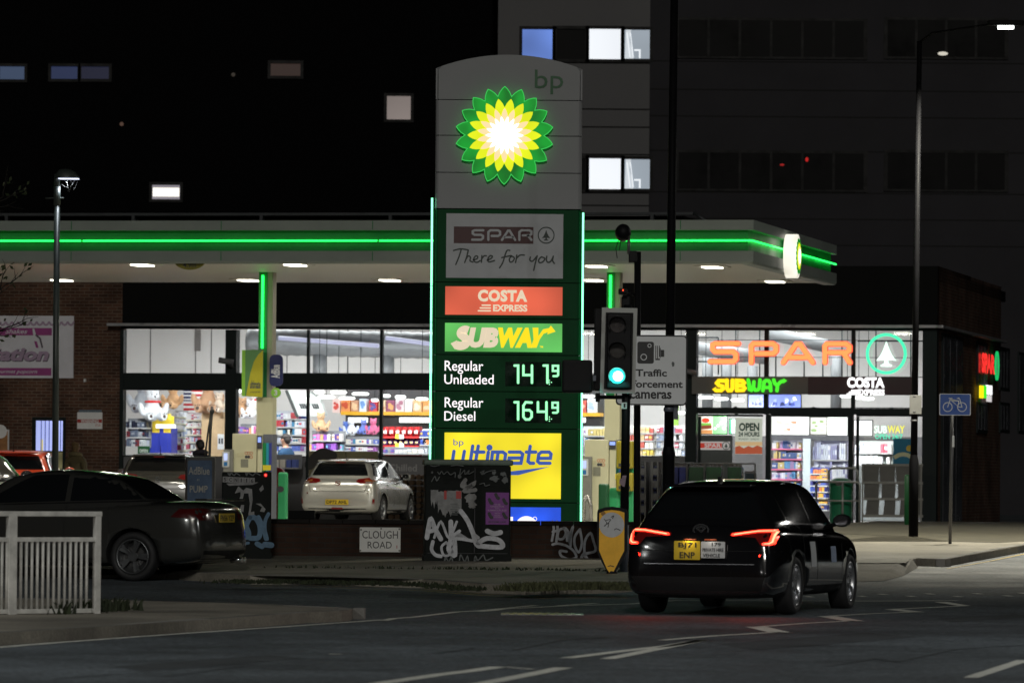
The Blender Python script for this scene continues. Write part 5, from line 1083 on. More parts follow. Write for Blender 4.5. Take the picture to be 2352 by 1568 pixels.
# ================================================================== PRICE SIGN
A_ = zc(947.4, 430.7, .2563); B_ = zc(947.4, 803.9, .2563); C_ = zc(947.4, 86.1, .2746)
TF = Frame((at(1165, 1100, 84).x, 84, g(84)), 0.0)
tot = thing('fuel_price_sign', 'tall illuminated fuel price sign with sunburst emblem on grey top behind the low wall', 'price sign', TF)
TGY = mat('totem_grey', (.30, .31, .325), .45, metal=.0, var=.06, vs=.5); TDG = mat('totem_green', (.003, .075, .022), .4, var=.2, vs=1.0, spec=.1); TEDGE = mat('totem_edge_grey', (.35, .36, .37), .35, metal=.3)
X = lambda u, v=700: TF.px(u, v)[0]; Zt = lambda v, u=1165: TF.px(u, v)[1]
tx0, tx1 = X(997), X(1334); DPT = .42
def panel(v0, v1, m, name, top=False):
    z1, z0 = Zt(v0), Zt(v1) + .012; prof = []
    n = 14; r = .05; pts = [(tx0, DPT), (tx0, r)] + [(tx0 + r - r * math.cos(t), r - r * math.sin(t)) for t in (R(30), R(60), R(90))]
    pts = pts + [(tx1 - r + r * math.sin(t), r - r * math.cos(t)) for t in (0, R(30), R(60), R(90))] + [(tx1, DPT)]
    mb = MB()
    if not top:
        k = len(pts); vs = [(x, y, z0) for x, y in pts] + [(x, y, z1) for x, y in pts]
        mb.add(vs, [(i, (i + 1) % k, k + (i + 1) % k, k + i) for i in range(k)] + [list(range(k))[::-1], list(range(k, 2 * k))], m)
    else:
        zc_ = Zt(158); h = z1 - zc_; k = 24; prof = [(tx0, z0), (tx1, z0)] + [(tx1 + (tx0 - tx1) * i / k, zc_ + h * (1 - (2 * i / k - 1) ** 2)) for i in range(k + 1)]
        mb.poly(prof, -DPT, 0, m, FRONT(0)); bmesh.ops.bevel(mb.b, geom=[e for e in mb.b.edges if abs(e.verts[0].co.y) < 1e-4 and abs(e.verts[1].co.y) < 1e-4 and min(e.verts[0].co.z, e.verts[1].co.z) > z0 + .01 or (abs(e.verts[0].co.y) < 1e-4 and abs(e.verts[1].co.y) < 1e-4 and abs(e.verts[0].co.x - e.verts[1].co.x) < 1e-4)], offset=.04, segments=3, affect='EDGES')
    return mb.build(name, tot)
br = [(126, 231, TGY), (231, 313, TGY), (313, 398, TGY), (398, 481, TGY), (481.5, 650, TDG), (650, 733, TDG), (733, 816, TDG), (816, 900, TDG), (900, 985, TDG), (985, 1154, TDG), (1154, 1290, TDG)]
for i, (v0, v1, m) in enumerate(br): panel(v0, v1, m, 'cladding_panel', top=(i == 0))
mb = MB(); mb.box(tx0 + .03, tx1 - .03, .03, DPT - .02, -.1, Zt(170), BLKF); mb.build('core', tot)
mb = MB(); mb.box(tx0 - .001 - .02, tx0 - .001, .02, DPT, .2, Zt(484), TDG); mb.box(tx1 + .001, tx1 + .021, .02, DPT, .2, Zt(484), TDG); mb.build('side_rail', tot)
NW = lit('sign_neon_tube', (130, 255, 190), 2.6, sample=True)
for u, vt in ((990.5, 456), (1338, 487)):
    x = X(u); mb = MB(); vv = [vt, 658, 742, 886, 980, 1200] if u < 1000 else [vt, 816, 900, 1200]
    for a, c in zip(vv, vv[1:]): mb.tube((x, .02, Zt(c - 1)), (x, .02, Zt(a)), .014, NW, n=8)
    mb.build('neon_strip', tot)
P0 = FRONT(0)
def tb(zf, x0, y0, x1, y1): return fbox(zf, x0, y0, x1, y1, 0, TF)
# sunburst
a0, a1, b0, b1 = tb(C_, 370, 1236, 1180, 410); mb = MB(P0); petals(mb, (a0 + a1) / 2 - .01, (b0 + b1) / 2, (b1 - b0) / 2 * .975, .09, (HG, HY, HP, HW))
emb = mb.build('sunburst_emblem', tot)
mb = MB(P0)
def outline(mb, cx, cz_, r, c, m):
    pts = []
    for k in range(18):
        a = math.pi / 2 + 2 * math.pi * k / 18; h = math.pi / 18
        for rr, t in ((.805, a - h), (.891, a - .64 * h), (.957, a - .29 * h), (1.0, a), (.957, a + .29 * h), (.891, a + .64 * h)): pts.append((cx + rr * r * math.cos(t), cz_ + rr * r * math.sin(t)))
    mb.stroke(pts, .012, c - .02, c + .004, m, closed=True)
outline(mb, (a0 + a1) / 2 - .01, (b0 + b1) / 2, (b1 - b0) / 2 * .98, .09, lit('emblem_edge', (60, 225, 95), .7, sample=True)); mb.build('emblem_edge', emb)
mb = MB(P0); BPG = mat('letter_green', (.012, .12, .035), .35)
x0, x1, z0, z1 = tb(C_, 1022, 475, 1262, 272); mb.text('bp', x0, x1, z0, z1, .012, BPG); mb.build('top_lettering', tot)
# unlit white panel
TW = mat('unlit_white_panel', (.52, .54, .57), .35, var=.05); TRD = mat('unlit_red', (.06, .006, .008), .35, var=.1); TDK = mat('unlit_dark_green', (.01, .025, .018), .4)
mb = MB(P0); mb.rect(*tb(A_, 300, 808, 1352, 240), .0, .012, TW); wp = mb.build('shop_panel', tot)
mb = MB(P0); mb.rect(*tb(A_, 370, 499, 1084, 355), .0125, .015, TRD); mb.build('red_panel', wp)
mb = MB(P0); w_ = .055
def sp(ox, ow, pts): return [TF.px(*A_(ox + x * ow, 468 - y * 84)) for x, y in pts]
for ox, ow, pts in [(535, 100, [(1, 1), (.22, 1), (.05, .9), (.05, .66), (.22, .52), (.8, .52), (.97, .4), (.97, .16), (.8, 0), (0, 0)]), (680, 105, [(0, -.02), (0, .82), (.18, 1), (.82, 1), (1, .86), (1, .54), (.84, .4), (.28, .4)]),
                    (802, 118, [(0, -.02), (.46, .96), (.58, .96), (1, -.02)]), (802, 118, [(.24, .26), (.8, .26)]), (958, 108, [(0, -.02), (0, .82), (.18, 1), (.82, 1), (1, .88), (1, .6), (.84, .46), (.28, .46)]), (958, 108, [(.72, .42), (1.0, -.02)])]:
    mb.stroke(sp(ox, ow, pts), w_ * .62, .0155, .018, TW)
mb.build('white_lettering', wp)
mb = MB(P0); c0 = tb(A_, 1122, 502, 1274, 353); fir(mb, (c0[0] + c0[1]) / 2, (c0[2] + c0[3]) / 2, (c0[1] - c0[0]) / 2, .0125 - .03, TDK, TDK, .12); o_ = mb.build('tree_emblem', wp)
mb = MB(P0); cc = .0125
for pts in [[(368, 565), (430, 550), (500, 560)], [(437, 557), (415, 625), (388, 690)], [(500, 562), (486, 620), (468, 672)], [(478, 645), (500, 614), (520, 626), (516, 656), (542, 668)],
            [(545, 650), (578, 638), (585, 620), (568, 613), (550, 636), (556, 664), (582, 670), (606, 655)], [(622, 610), (620, 640), (617, 670)], [(620, 642), (640, 614), (662, 612)], [(670, 652), (704, 636), (716, 617), (696, 612), (676, 640), (686, 667), (735, 654)],
            [(872, 564), (850, 563), (834, 592), (810, 670), (780, 720)], [(800, 628), (845, 618), (882, 610)], [(888, 614), (868, 640), (876, 668), (902, 658), (912, 630), (886, 613)], [(935, 605), (930, 640), (924, 672)], [(930, 640), (962, 607), (1002, 606)],
            [(1056, 624), (1052, 650), (1076, 660), (1112, 618)], [(1118, 612), (1100, 680), (1086, 742)], [(1152, 624), (1130, 650), (1140, 674), (1170, 664), (1186, 636), (1158, 622)], [(1204, 616), (1200, 650), (1214, 670), (1240, 660), (1262, 616)], [(1262, 616), (1256, 655), (1272, 680)]]:
    mb.stroke([TF.px(*A_(x, y)) for x, y in pts], .021, cc, cc + .002, TDK, smooth=5); cc += .0002
mb.build('script_lettering', wp)
# coffee panel
CRD = lit('coffee_red', (212, 92, 66), .95, .35, .9); CCR = lit('sign_cream', (238, 220, 190), .85)
def tube_glow(m, xs):           # two tubes behind the panel: brighter towards its ends
    return m
mb = MB(P0); mb.rect(*tb(A_, 293, 1138, 1345, 893), .0, .012, CRD); cp = mb.build('coffee_panel', tot)
mb = MB(P0); mb.text('COSTA', *tb(A_, 586, 1022, 1030, 918), .016, CCR, bold=.055, spacing=1.1); mb.text('EXPRESS', *tb(A_, 722, 1110, 1030, 1050), .016, CCR, bold=.04)
for k in range(3): mb.rrect(*tb(A_, 618 - 17 * k, 1060 + 25 * k, 704, 1048 + 25 * k), .012, .0125, .015, CCR)
mb.build('lettering', cp)
# sandwich panel
SGG = lit('sandwich_green', (96, 190, 92), .9, .35, .9); SYL = lit('sandwich_yellow', (248, 222, 24), 1.0)
mb = MB(P0); mb.rect(*tb(A_, 290, 1467, 1342, 1220), .0, .012, SGG); sp_ = mb.build('sandwich_panel', tot)
mb = MB(P0); mb.text('UB', *tb(A_, 500, 1435, 770, 1255), .016, CCR, bold=.07, shear=.2)
mb.stroke([TF.px(*A_(x, y)) for x, y in [(500, 1282), (470, 1274), (440, 1290), (436, 1315), (470, 1345), (488, 1372), (470, 1405), (430, 1418), (392, 1410)]], .125, .0125, .0155, CCR, smooth=4, cap=False)
mb.flat([TF.px(*A_(x, y)) for x, y in [(342, 1396), (400, 1368), (396, 1395), (380, 1450)]], .017, CCR); mb.build('cream_lettering', sp_)
mb = MB(P0); mb.text('WA', *tb(A_, 765, 1435, 1075, 1255), .016, SYL, bold=.07, shear=.2)
mb.poly([TF.px(*A_(x, y)) for x, y in [(1078, 1255), (1130, 1255), (1138, 1320), (1180, 1285), (1215, 1272), (1210, 1296), (1280, 1290), (1240, 1237), (1233, 1258), (1190, 1262), (1150, 1290), (1140, 1440)]][:0] or [TF.px(*A_(x, y)) for x, y in [(1076, 1255), (1128, 1255), (1128, 1330), (1170, 1270), (1225, 1258), (1240, 1236), (1282, 1290), (1208, 1315), (1212, 1296), (1175, 1310), (1140, 1360), (1112, 1435), (1060, 1435), (1085, 1360)]], .0125, .0155, SYL)
mb.text('TM', *tb(A_, 1140, 1435, 1170, 1418), .016, SYL, bold=.02); mb.build('yellow_lettering', sp_)
# prices
TXW = lit('price_text_white', (255, 246, 250), 1.2); LED = lit('price_led', (165, 255, 195), 1.2, sample=True); LEDG = lit('price_led_halo', (8, 150, 60), .7)
DIG = {'1': [[(.05, 1), (.62, 1), (.62, 0)]], '4': [[(.05, 1), (.05, .45), (.95, .45)], [(.95, 1), (.95, 0)]], '6': [[(.95, .98), (.3, 1), (.05, .8), (.05, .15), (.3, 0), (.7, 0), (.95, .15), (.95, .42), (.7, .54), (.1, .54)]], '9': [[(.95, .5), (.05, .5), (.05, 1), (.95, 1), (.95, .1), (.75, 0), (.15, 0)]]}
def digits(spec, yo, par):
    mb = MB(P0); hb = MB(P0)
    for ch, x0, x1, y0, y1, wd in spec:
        for j, st in enumerate(DIG[ch]):
            pts = [TF.px(*B_(x0 + (x1 - x0) * x, yo + y1 + (y0 - y1) * y)) for x, y in st]; hb.stroke(pts, wd * 1.3, .003 + .0004 * j, .006 + .0004 * j, LEDG); mb.stroke(pts, wd, .007 + .0004 * j, .010 + .0004 * j, LED)
    x, z = TF.px(*B_(1227, yo + 288))
    for dx, dz in ((0, 0), (.03, 0), (-.03, 0), (0, .03), (0, -.03)): mb.disc(x + dx, z + dz, .009, .007, .01, LED, n=8)
    hb.build('digit_halo', par); mb.build('digits', par)
for yo, l1, l2, w2, dg in ((0, 'Regular', 'Unleaded', 728, [('1', 912, 968, 138, 292, .034), ('4', 990, 1075, 138, 292, .034), ('1', 1172, 1232, 138, 292, .034), ('9', 1255, 1308, 140, 232, .03)]), (328, 'Regular', 'Diesel', 563, [('1', 912, 968, 138, 292, .034), ('6', 990, 1072, 138, 292, .034), ('4', 1120, 1205, 138, 292, .034), ('9', 1252, 1305, 142, 232, .03)])):
    x0, x1, z0, z1 = tb(B_, 830, yo + 322, 1335, yo + 108); mb = MB(P0); mb.rect(x0, x1, z0, z1, .0, .002, mat('led_window', (.003, .02, .01), .15)); pd = mb.build('price_display', tot); digits(dg, yo, pd)
    mb = MB(P0); mb.text(l1, *tb(B_, 288, yo + 212, 635, yo + 97), .006, TXW, bold=.003); mb.text(l2, *tb(B_, 285, yo + 303, w2, yo + 220 ), .006, TXW, bold=.003); mb.build('fuel_name', pd)
# yellow fuel panel
YPN = lit('fuel_panel_yellow', (246, 226, 40), .92, .22, 1.1, sample=True); YBL = mat('panel_print_blue', (.03, .05, .16), .4, em=s2l((52, 84, 168)), es=.9, var=0, sample=False)
mb = MB(P0); mb.rect(*tb(B_, 283, 1325, 1333, 745), .0, .012, YPN); yp_ = mb.build('yellow_panel', tot)
mb = MB(P0); mb.text('bp', *tb(B_, 366, 868, 458, 796), .016, YBL, bold=.0)
UL = [[(372, 905), (360, 985), (372, 1010), (440, 1010)], [(465, 905), (445, 1018)], [(540, 858), (515, 1018)], [(590, 858), (565, 1000), (590, 1015)], [(560, 912), (640, 912)], [(680, 912), (665, 1018)], [(705, 1018), (718, 912), (810, 912), (835, 930), (822, 1018)], [(768, 915), (752, 1018)],
      [(868, 912), (965, 912), (988, 930), (972, 1012), (885, 1012), (862, 995), (868, 965), (975, 965)], [(1055, 860), (1035, 995), (1055, 1012), (1085, 1012)], [(1020, 912), (1105, 912)], [(1232, 1012), (1140, 1012), (1122, 995), (1132, 930), (1155, 912), (1225, 912), (1242, 930), (1236, 968), (1135, 968)]]
cc = .0125
for pts in UL: mb.stroke([TF.px(*B_(x, y)) for x, y in pts], .05, cc, cc + .003, YBL); cc += .0003
mb.disc(*TF.px(*B_(690, 872)), .045, .0125, .0155, YBL); mb.poly([TF.px(*B_(x, y)) for x, y in [(1235, 1042), (880, 1085), (700, 1120), (950, 1118)]], .0125, .0155, YBL); mb.build('blue_lettering', yp_)
BPN = lit('fuel_panel_blue', (40, 90, 240), .95, .25, 2.0, sample=True); mb = MB(P0); x0, x1, z1_, _ = tb(B_, 283, 1405, 1330, 1400); mb.rect(x0, x1, .25, Zt(B_(0, 1405)[1]), .0, .012, BPN); bpn = mb.build('blue_panel', tot)
mb = MB(P0); zz = Zt(B_(0, 1490)[1]); x, _ = TF.px(*B_(1022, 1500)); mb.ring(x, zz - .16, .08, .17, .0125, .0155, TXW); mb.text('AdBlue'[0:4], tx0 + .2, x - .2, zz - .34, zz - .0, .0155, TXW, bold=.03); xx, z2 = TF.px(*B_(1097, 1510)); mb.ring(xx, z2, .024, .032, .0125, .0155, TXW, n=16); mb.build('white_lettering', bpn)
# ================================================================== STREET FURNITURE
# low wall
WF = Frame((at(1035, 1250, 81).x, 81.3, g(81.3)), R(-1))
lw_ = thing('low_brick_wall', 'low brown brick wall with flat coping and white graffiti along the pavement', 'wall', WF)
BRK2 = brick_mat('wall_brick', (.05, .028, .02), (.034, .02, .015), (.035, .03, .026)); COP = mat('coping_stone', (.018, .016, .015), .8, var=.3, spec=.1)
x0, zt = WF.px(560, 1193); x1, _ = WF.px(1470, 1193); zt = WF.px(1250, 1196)[1]
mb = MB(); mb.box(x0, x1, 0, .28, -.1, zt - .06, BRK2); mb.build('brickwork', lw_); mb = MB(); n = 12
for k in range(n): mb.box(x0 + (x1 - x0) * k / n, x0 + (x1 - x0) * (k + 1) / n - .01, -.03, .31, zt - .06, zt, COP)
mb.build('coping', lw_)
SPW = mat('spray_white', (.52, .53, .56), .8, var=.25, vs=12); Z4s = zc(1263.2, 918.7, .293)
mb = MB(FRONT(0)); c = .002
for pts in [[(20, 950), (30, 1010), (15, 1100)], [(55, 950), (60, 1020), (50, 1105)], [(22, 1030), (55, 1022)], [(115, 1000), (70, 1020), (62, 1080), (100, 1085), (125, 1040), (108, 1000)], [(135, 1100), (130, 1010), (150, 1060), (180, 990), (165, 1060), (160, 1145)],
            [(235, 1010), (195, 1070), (195, 1140), (225, 1190), (250, 1120), (235, 1010)], [(270, 1200), (275, 1100), (318, 1040), (340, 1100), (355, 1180), (262, 1205), (245, 1250), (265, 1205), (305, 1260), (345, 1310)], [(20, 1130), (60, 1122), (130, 1140), (185, 1180), (205, 1230), (150, 1245), (90, 1220), (80, 1180), (130, 1185)]]:
    mb.stroke([WF.px(*Z4s(x, y)) for x, y in pts], .035, c, c + .001, SPW, smooth=5); c += .0006
mb.build('graffiti', lw_)
t = thing('street_name_plate', 'white street name plate reading CLOUGH ROAD on the low wall', 'street sign', WF); Z5 = zc(574.2, 1091, .3043)
def wb(x0, y0, x1, y1, F=WF, zf=Z5, y=0): return fbox(zf, x0, y1 if y1 > y0 else y0, x1, min(y0, y1), y, F)
PLW = mat('plate_white_enamel', (.78, .78, .75), .35, var=.06, vs=3); mb = MB(FRONT(0)); mb.rrect(*wb(827, 394, 1137, 577), .01, .0, .012, PLW); mb.build('plate', t)
INKB = mat('sign_black', (.01, .01, .012), .5, var=0); mb = MB(FRONT(0)); mb.text('CLOUGH', *wb(848, 420, 1117, 475), .015, INKB); mb.text('ROAD', *wb(888, 500, 1070, 550), .015, INKB); mb.text('1', *wb(1106, 528, 1112, 551), .015, SGR); mb.build('lettering', t)
mb = MB(FRONT(0))
for x, y in [(838, 410), (990, 402), (1128, 405), (832, 566), (1128, 568)]: mb.disc(*WF.px(*Z5(x, y)), .014, .012, .016, PGY, n=10)
mb.build('bolt', t)
t = thing('dark_bin_box', 'small black box resting on the low wall behind the silver hatchback', 'box', WF); a0, z1 = WF.px(662, 1172); a1, z0 = WF.px(722, 1192); mb = MB(); mb.bbox(a0, a1, .02, .26, zt + .002, zt + .002 + z1 - z0, BLKF, .01); mb.build('case', t)
# telecom cabinets
CBG = mat('cabinet_dark_green', (.007, .009, .008), .6, var=.35, vs=5, bump=.15, bs=20, spec=.12); CBE = mat('cabinet_lid', (.10, .14, .11), .5, var=.3, vs=5)
STK = mat('torn_sticker', (.24, .24, .24), .8, var=.3, vs=9); TAGP = mat('faint_tag', (.13, .14, .14), .8, var=.3, vs=9); SPB = mat('spray_blue', (.11, .19, .28), .8, var=.3, vs=8)
def blob(mb, cx, cz_, rx, rz_, c, m, seed, n=13, j=.4):
    rnd = random.Random(seed); mb.poly([(cx + rx * math.cos(2 * math.pi * k / n) * rnd.uniform(1 - j, 1), cz_ + rz_ * math.sin(2 * math.pi * k / n) * rnd.uniform(1 - j, 1)) for k in range(n)], c, c + .0012, m)
DC = 79.2
CFm = Frame(g3(1083, 1300, DC, H2), R(4)); cab = thing('telecom_cabinet', 'wide dark street cabinet covered in white tags and a purple poster before the price sign', 'street cabinet', CFm)
a0, zt = CFm.px(977, 1068); a1, zb = CFm.px(1172, 1312); zl = CFm.px(1080, 1055)[1]; zb = -.02
mb = MB(); mb.bbox(a0, a1, 0, .42, zb, zt, CBG, .02); bd = mb.build('body', cab)
mb = MB(); mb.bbox(a0 - .02, a1 + .03, -.02, .46, zt + .001, zl, CBE, .03, 3); mb.build('lid', cab); mb = MB(); mb.box(a0 - .015, a1 + .015, -.015, .44, -.06, .09, CBG); mb.build('plinth', cab)
mb = MB(FRONT(0)); mb.rect((a0 + a1) / 2 + .09, (a0 + a1) / 2 + .1, .12, zt - .03, .0, .003, SGB); mb.rect(a0 + .04, a1 - .04, .105, .112, .0, .003, SGB); mb.build('door_seam', bd)
Bq = lambda x, y: CFm.px(*B_(x, y)); mb = MB(FRONT(0)); c = .004
for x0, y0, x1, y1, m, s in [(162, 1248, 230, 1420, STK, 1), (228, 1262, 318, 1512, STK, 2), (310, 1255, 440, 1505, STK, 3)]:
    p, q2 = Bq(x0, y1), Bq(x1, y0); rnd = random.Random(s); pts = []
    for k in range(9): pts.append((p[0] + (q2[0] - p[0]) * k / 8, q2[1] - rnd.random() * .01))
    for k in range(8, -1, -1): pts.append((p[0] + (q2[0] - p[0]) * k / 8, p[1] + rnd.random() * .14))
    mb.poly(pts, c, c + .001, m); c += .0015
mb.rect(*(lambda p, q2: (p[0], q2[0], p[1], q2[1]))(Bq(282, 1335), Bq(306, 1258)), c, c + .001, SGR); mb.rect(*(lambda p, q2: (p[0], q2[0], p[1], q2[1]))(Bq(390, 1330), Bq(436, 1262)), c, c + .001, SGR)
for k in range(7):
    p = Bq(340 + (k % 3) * 8, 1380 + 16 * k); mb.rect(p[0], p[0] + .10, p[1], p[1] + .012, c + .001, c + .002, TAGP)
for i, (x, y, rx, ry) in enumerate([(630, 1105, 22, 18), (730, 1098, 26, 24), (735, 1150, 50, 38), (815, 1110, 36, 26), (830, 1160, 38, 42), (515, 1330, 70, 62), (535, 1385, 50, 40), (175, 1095, 14, 16), (420, 1130, 28, 24)]):
    p = Bq(x, y); blob(mb, p[0], p[1], rx * .2563 * DC / FPX, ry * .2563 * DC / FPX, c + .003 + i * .0014, TAGP if i not in (5, 6) else STK, i, 15, .5)
mb.build('torn_sticker', bd)
mb = MB(FRONT(0)); c = .020
Z5q = lambda x, y: CFm.px(*Z5(x, y))
for pts, wd, m in [([(1335, 470), (1350, 380), (1365, 330), (1395, 400), (1440, 480)], .066, SPW), ([(1345, 425), (1400, 410)], .06, SPW), ([(1390, 470), (1440, 350), (1500, 470), (1560, 350)], .035, SPW), ([(1515, 350), (1515, 480), (1500, 560), (1545, 600), (1540, 470)], .066, SPW), ([(1580, 420), (1520, 470), (1600, 480), (1690, 495)], .045, SPW),
                   ([(1590, 270), (1640, 340), (1680, 430), (1710, 520), (1760, 535), (1900, 540), (1880, 490), (1790, 475), (1720, 510)], .066, SPW), ([(1380, 500), (1370, 560), (1400, 600), (1440, 610)], .05, SPW), ([(1480, 505), (1445, 540), (1460, 600), (1500, 600), (1510, 550), (1485, 510)], .035, SPW), ([(1700, 455), (1720, 470)], .05, SPW), ([(1790, 420), (1840, 440), (1890, 430)], .07, SPW),
                   ([(1625, 35), (1600, 80), (1660, 85), (1690, 60), (1640, 95), (1620, 120), (1700, 110)], .055, STK), ([(1580, 640), (1590, 600), (1620, 650), (1640, 610), (1650, 660)], .018, TAGP), ([(1465, 660), (1475, 620), (1500, 650), (1520, 615), (1530, 660)], .018, TAGP), ([(1690, 650), (1700, 610), (1720, 640), (1760, 600), (1780, 640), (1830, 620)], .018, TAGP)]:
    mb.stroke([Z5q(x, y) for x, y in pts], wd, c, c + .001, m, smooth=5); c += .0012
for pts in [[(225, 1090), (240, 1110), (260, 1085), (280, 1110), (310, 1088), (340, 1115), (380, 1095), (380, 1140)], [(430, 1065), (425, 1115), (465, 1075), (470, 1110), (505, 1078), (500, 1110), (548, 1085)], [(605, 1095), (640, 1080), (620, 1110), (680, 1085), (740, 1075)], [(600, 1200), (640, 1190), (650, 1215), (690, 1205)], [(170, 1175), (200, 1130), (215, 1170), (240, 1135)], [(160, 1030), (190, 1040), (240, 1030)], [(345, 1035), (400, 1030), (455, 1038)]]:
    mb.stroke([Bq(x, y) for x, y in pts], .012, c, c + .001, TAGP, smooth=4); c += .001
mb.build('graffiti', bd)
pst = MB(FRONT(0)); PUR = mat('poster_purple', (.22, .06, .28), .7, var=.2, vs=6); p, q2 = Bq(655, 1560), Bq(865, 1275); pst.rect(p[0], q2[0], p[1], q2[1], .002, .0045, PUR); pp_ = pst.build('poster', bd)
mb = MB(FRONT(0)); PPK = mat('poster_pale_print', (.40, .28, .42), .7, var=.1); w_, h = q2[0] - p[0], q2[1] - p[1]
for i, (tx, y, ww) in enumerate([('THE', .60, .28), ('OPERATOR', .54, .6), ('TTC', .48, .2), ('KAMMOUFLAGE', .42, .8), ('WITH', .33, .24), ('SIGN', .26, .24), ('JANUARY', .20, .4), ('BROOMS LINE', .06, .74)]):
    mb.text(tx, p[0] + w_ * (.5 - ww / 2), p[0] + w_ * (.5 + ww / 2), p[1] + h * y, p[1] + h * (y + .045), .0065 if i < 7 else .0075, PPK if i < 7 else INKB, bold=.02)
mb.build('lettering', pp_); mb = MB(FRONT(0))
for x, y in [(.22, .74), (.5, .9), (.84, .74), (.22, .3), (.84, .3)]: mb.stroke([(p[0] + w_ * (x - .07), p[1] + h * (y + .04)), (p[0] + w_ * (x + .0), p[1] + h * (y - .06)), (p[0] + w_ * (x + .05), p[1] + h * (y - .08))], .045, .006, .0075, INKB, smooth=3)
mb.build('handset_print', pp_)
CF2 = Frame(g3(572, 1290, 79.6, H2), R(3)); cab = thing('telecom_cabinet', 'narrow black street cabinet marked SCN116 with pale blue graffiti beside the dark saloon', 'street cabinet', CF2)
a0, zt = CF2.px(510, 1083); a1, _ = CF2.px(624, 1083); mb = MB(); mb.bbox(a0, a1, 0, .45, -.02, zt, CBG, .02); mb.box(a0 - .01, a1 + .01, -.01, .46, -.06, .08, CBG); bd = mb.build('body', cab)
q5 = lambda x, y: CF2.px(*N5(x, y)); N5 = zc(488.1, 1033.6, .16484); mb = MB(FRONT(0)); p, q2 = q5(140, 445), q5(592, 368); n = 6; w_ = (q2[0] - p[0]) / n
for k in range(n): mb.rect(p[0] + k * w_, p[0] + (k + .96) * w_, p[1] - k * .003, q2[1] - k * .003, .002, .004, STK)
lb_ = mb.build('number_label', bd); mb = MB(FRONT(0))
for k, ch in enumerate('SCN116'): mb.text(ch, p[0] + (k + (.22 if ch != '1' else .36)) * w_, p[0] + (k + (.72 if ch != '1' else .54)) * w_, p[1] + .014 - k * .003, q2[1] - .014 - k * .003, .0055, INKB, bold=.02)
mb.build('lettering', lb_)
mb = MB(FRONT(0)); c = .003
for i, pts in enumerate([[(190, 460), (640, 445), (560, 480), (300, 490), (230, 495)], [(360, 500), (430, 560), (470, 520), (550, 540), (560, 690), (530, 870), (500, 900), (520, 740), (500, 600), (440, 600), (420, 680), (365, 700), (390, 640), (390, 580), (310, 600)], [(400, 760), (440, 760), (430, 860), (370, 840)], [(650, 540), (700, 480), (715, 540), (670, 580)], [(600, 740), (670, 740), (740, 820), (720, 860), (660, 850), (690, 790)], [(500, 870), (580, 850), (585, 900), (500, 905)]]):
    mb.poly([q5(x, y) for x, y in pts], c, c + .001, STK); c += .0015
mb.build('torn_sticker', bd)
mb = MB(FRONT(0))
for pts, wd in [([(345, 905), (385, 1080), (390, 1215)], .055), ([(365, 920), (470, 1060), (510, 1160), (480, 1215), (400, 1215)], .06), ([(520, 940), (470, 1060), (500, 1200), (570, 1225), (650, 1200), (660, 1060), (600, 945), (530, 935)], .07), ([(640, 930), (700, 1060), (745, 1230)], .06), ([(780, 885), (735, 980), (730, 1100), (760, 1235)], .05), ([(300, 930), (330, 1060), (345, 1100)], .04), ([(360, 1310), (500, 1290)], .04), ([(620, 1300), (690, 1340)], .07), ([(730, 1310), (820, 1320)], .08)]:
    mb.stroke([q5(x, y) for x, y in pts], wd, c, c + .001, SPB, smooth=5); c += .0012
for pts in [[(215, 320), (240, 350), (260, 315), (300, 350), (330, 320), (380, 350)], [(460, 315), (475, 350), (500, 315), (560, 350), (600, 318), (660, 345)]]: mb.stroke([q5(x, y) for x, y in pts], .015, c, c + .001, TAGP, smooth=4); c += .001
mb.build('graffiti', bd); mb = MB(FRONT(0)); x, z = q5(740, 345); mb.ball((x, z, .012), .014, lit('red_led', (255, 60, 50), 5.0), seg=8); mb.disc(x, z, .03, .001, .003, lit('red_led_ring', (130, 8, 10), 1.0)); mb.build('warning_light', bd)  # small glowing red dot with a dim ring near the cabinet's top

# traffic signal, its posts, camera and warning sign
BLK = mat('signal_black', (.008, .008, .009), .5, var=.1, spec=.15); BWH = mat('backboard_border', (.4, .41, .385), .5, var=.08); PGR = mat('post_grey_paint', (.10, .11, .14), .35, var=.15)
SGN = Frame(g3(1433, 1340, 75, H2), R(-2)); ts = thing('traffic_signal', 'traffic signal on black post with white bordered backboard showing green', 'traffic light', SGN)
zt = SGN.px(1433, 700)[1]; zg = SGN.px(1430, 1205)[1]
mb = MB(); mb.tube((0, 0, zg), (.02, 0, zt), .057, BLK, n=16); mb.tube((0, 0, -.02), (0, 0, zg), .06, PGR, n=16); mb.build('post', ts)
Z3 = zc(1263.2, 516.8, .2563); yh = -.22; q3 = lambda x, y: SGN.px(*Z3(x, y), yh)
mb = MB(FRONT(yh)); o4 = [q3(466, 738), q3(784, 745), q3(762, 1508), q3(448, 1505)]; i4 = [q3(500, 782), q3(748, 786), q3(735, 1472), q3(483, 1470)]
for k in range(4): mb.flat([o4[k], o4[(k + 1) % 4], i4[(k + 1) % 4], i4[k]], .004, BWH)
bb_ = mb.build('backboard_border', ts); mb = MB(FRONT(yh)); mb.poly(o4, -.02, 0, BLK); mb.build('backboard', ts)
x0, z1 = q3(512, 790); x1, z0 = q3(728, 1466); mb = MB(); mb.bbox(x0, x1, yh - .1, yh + .16, z0, z1, BLK, .03, 3); hd = mb.build('signal_head', ts)
cx = (x0 + x1) / 2 - .01
gx, gz = q3(603, 1355); dz = .335
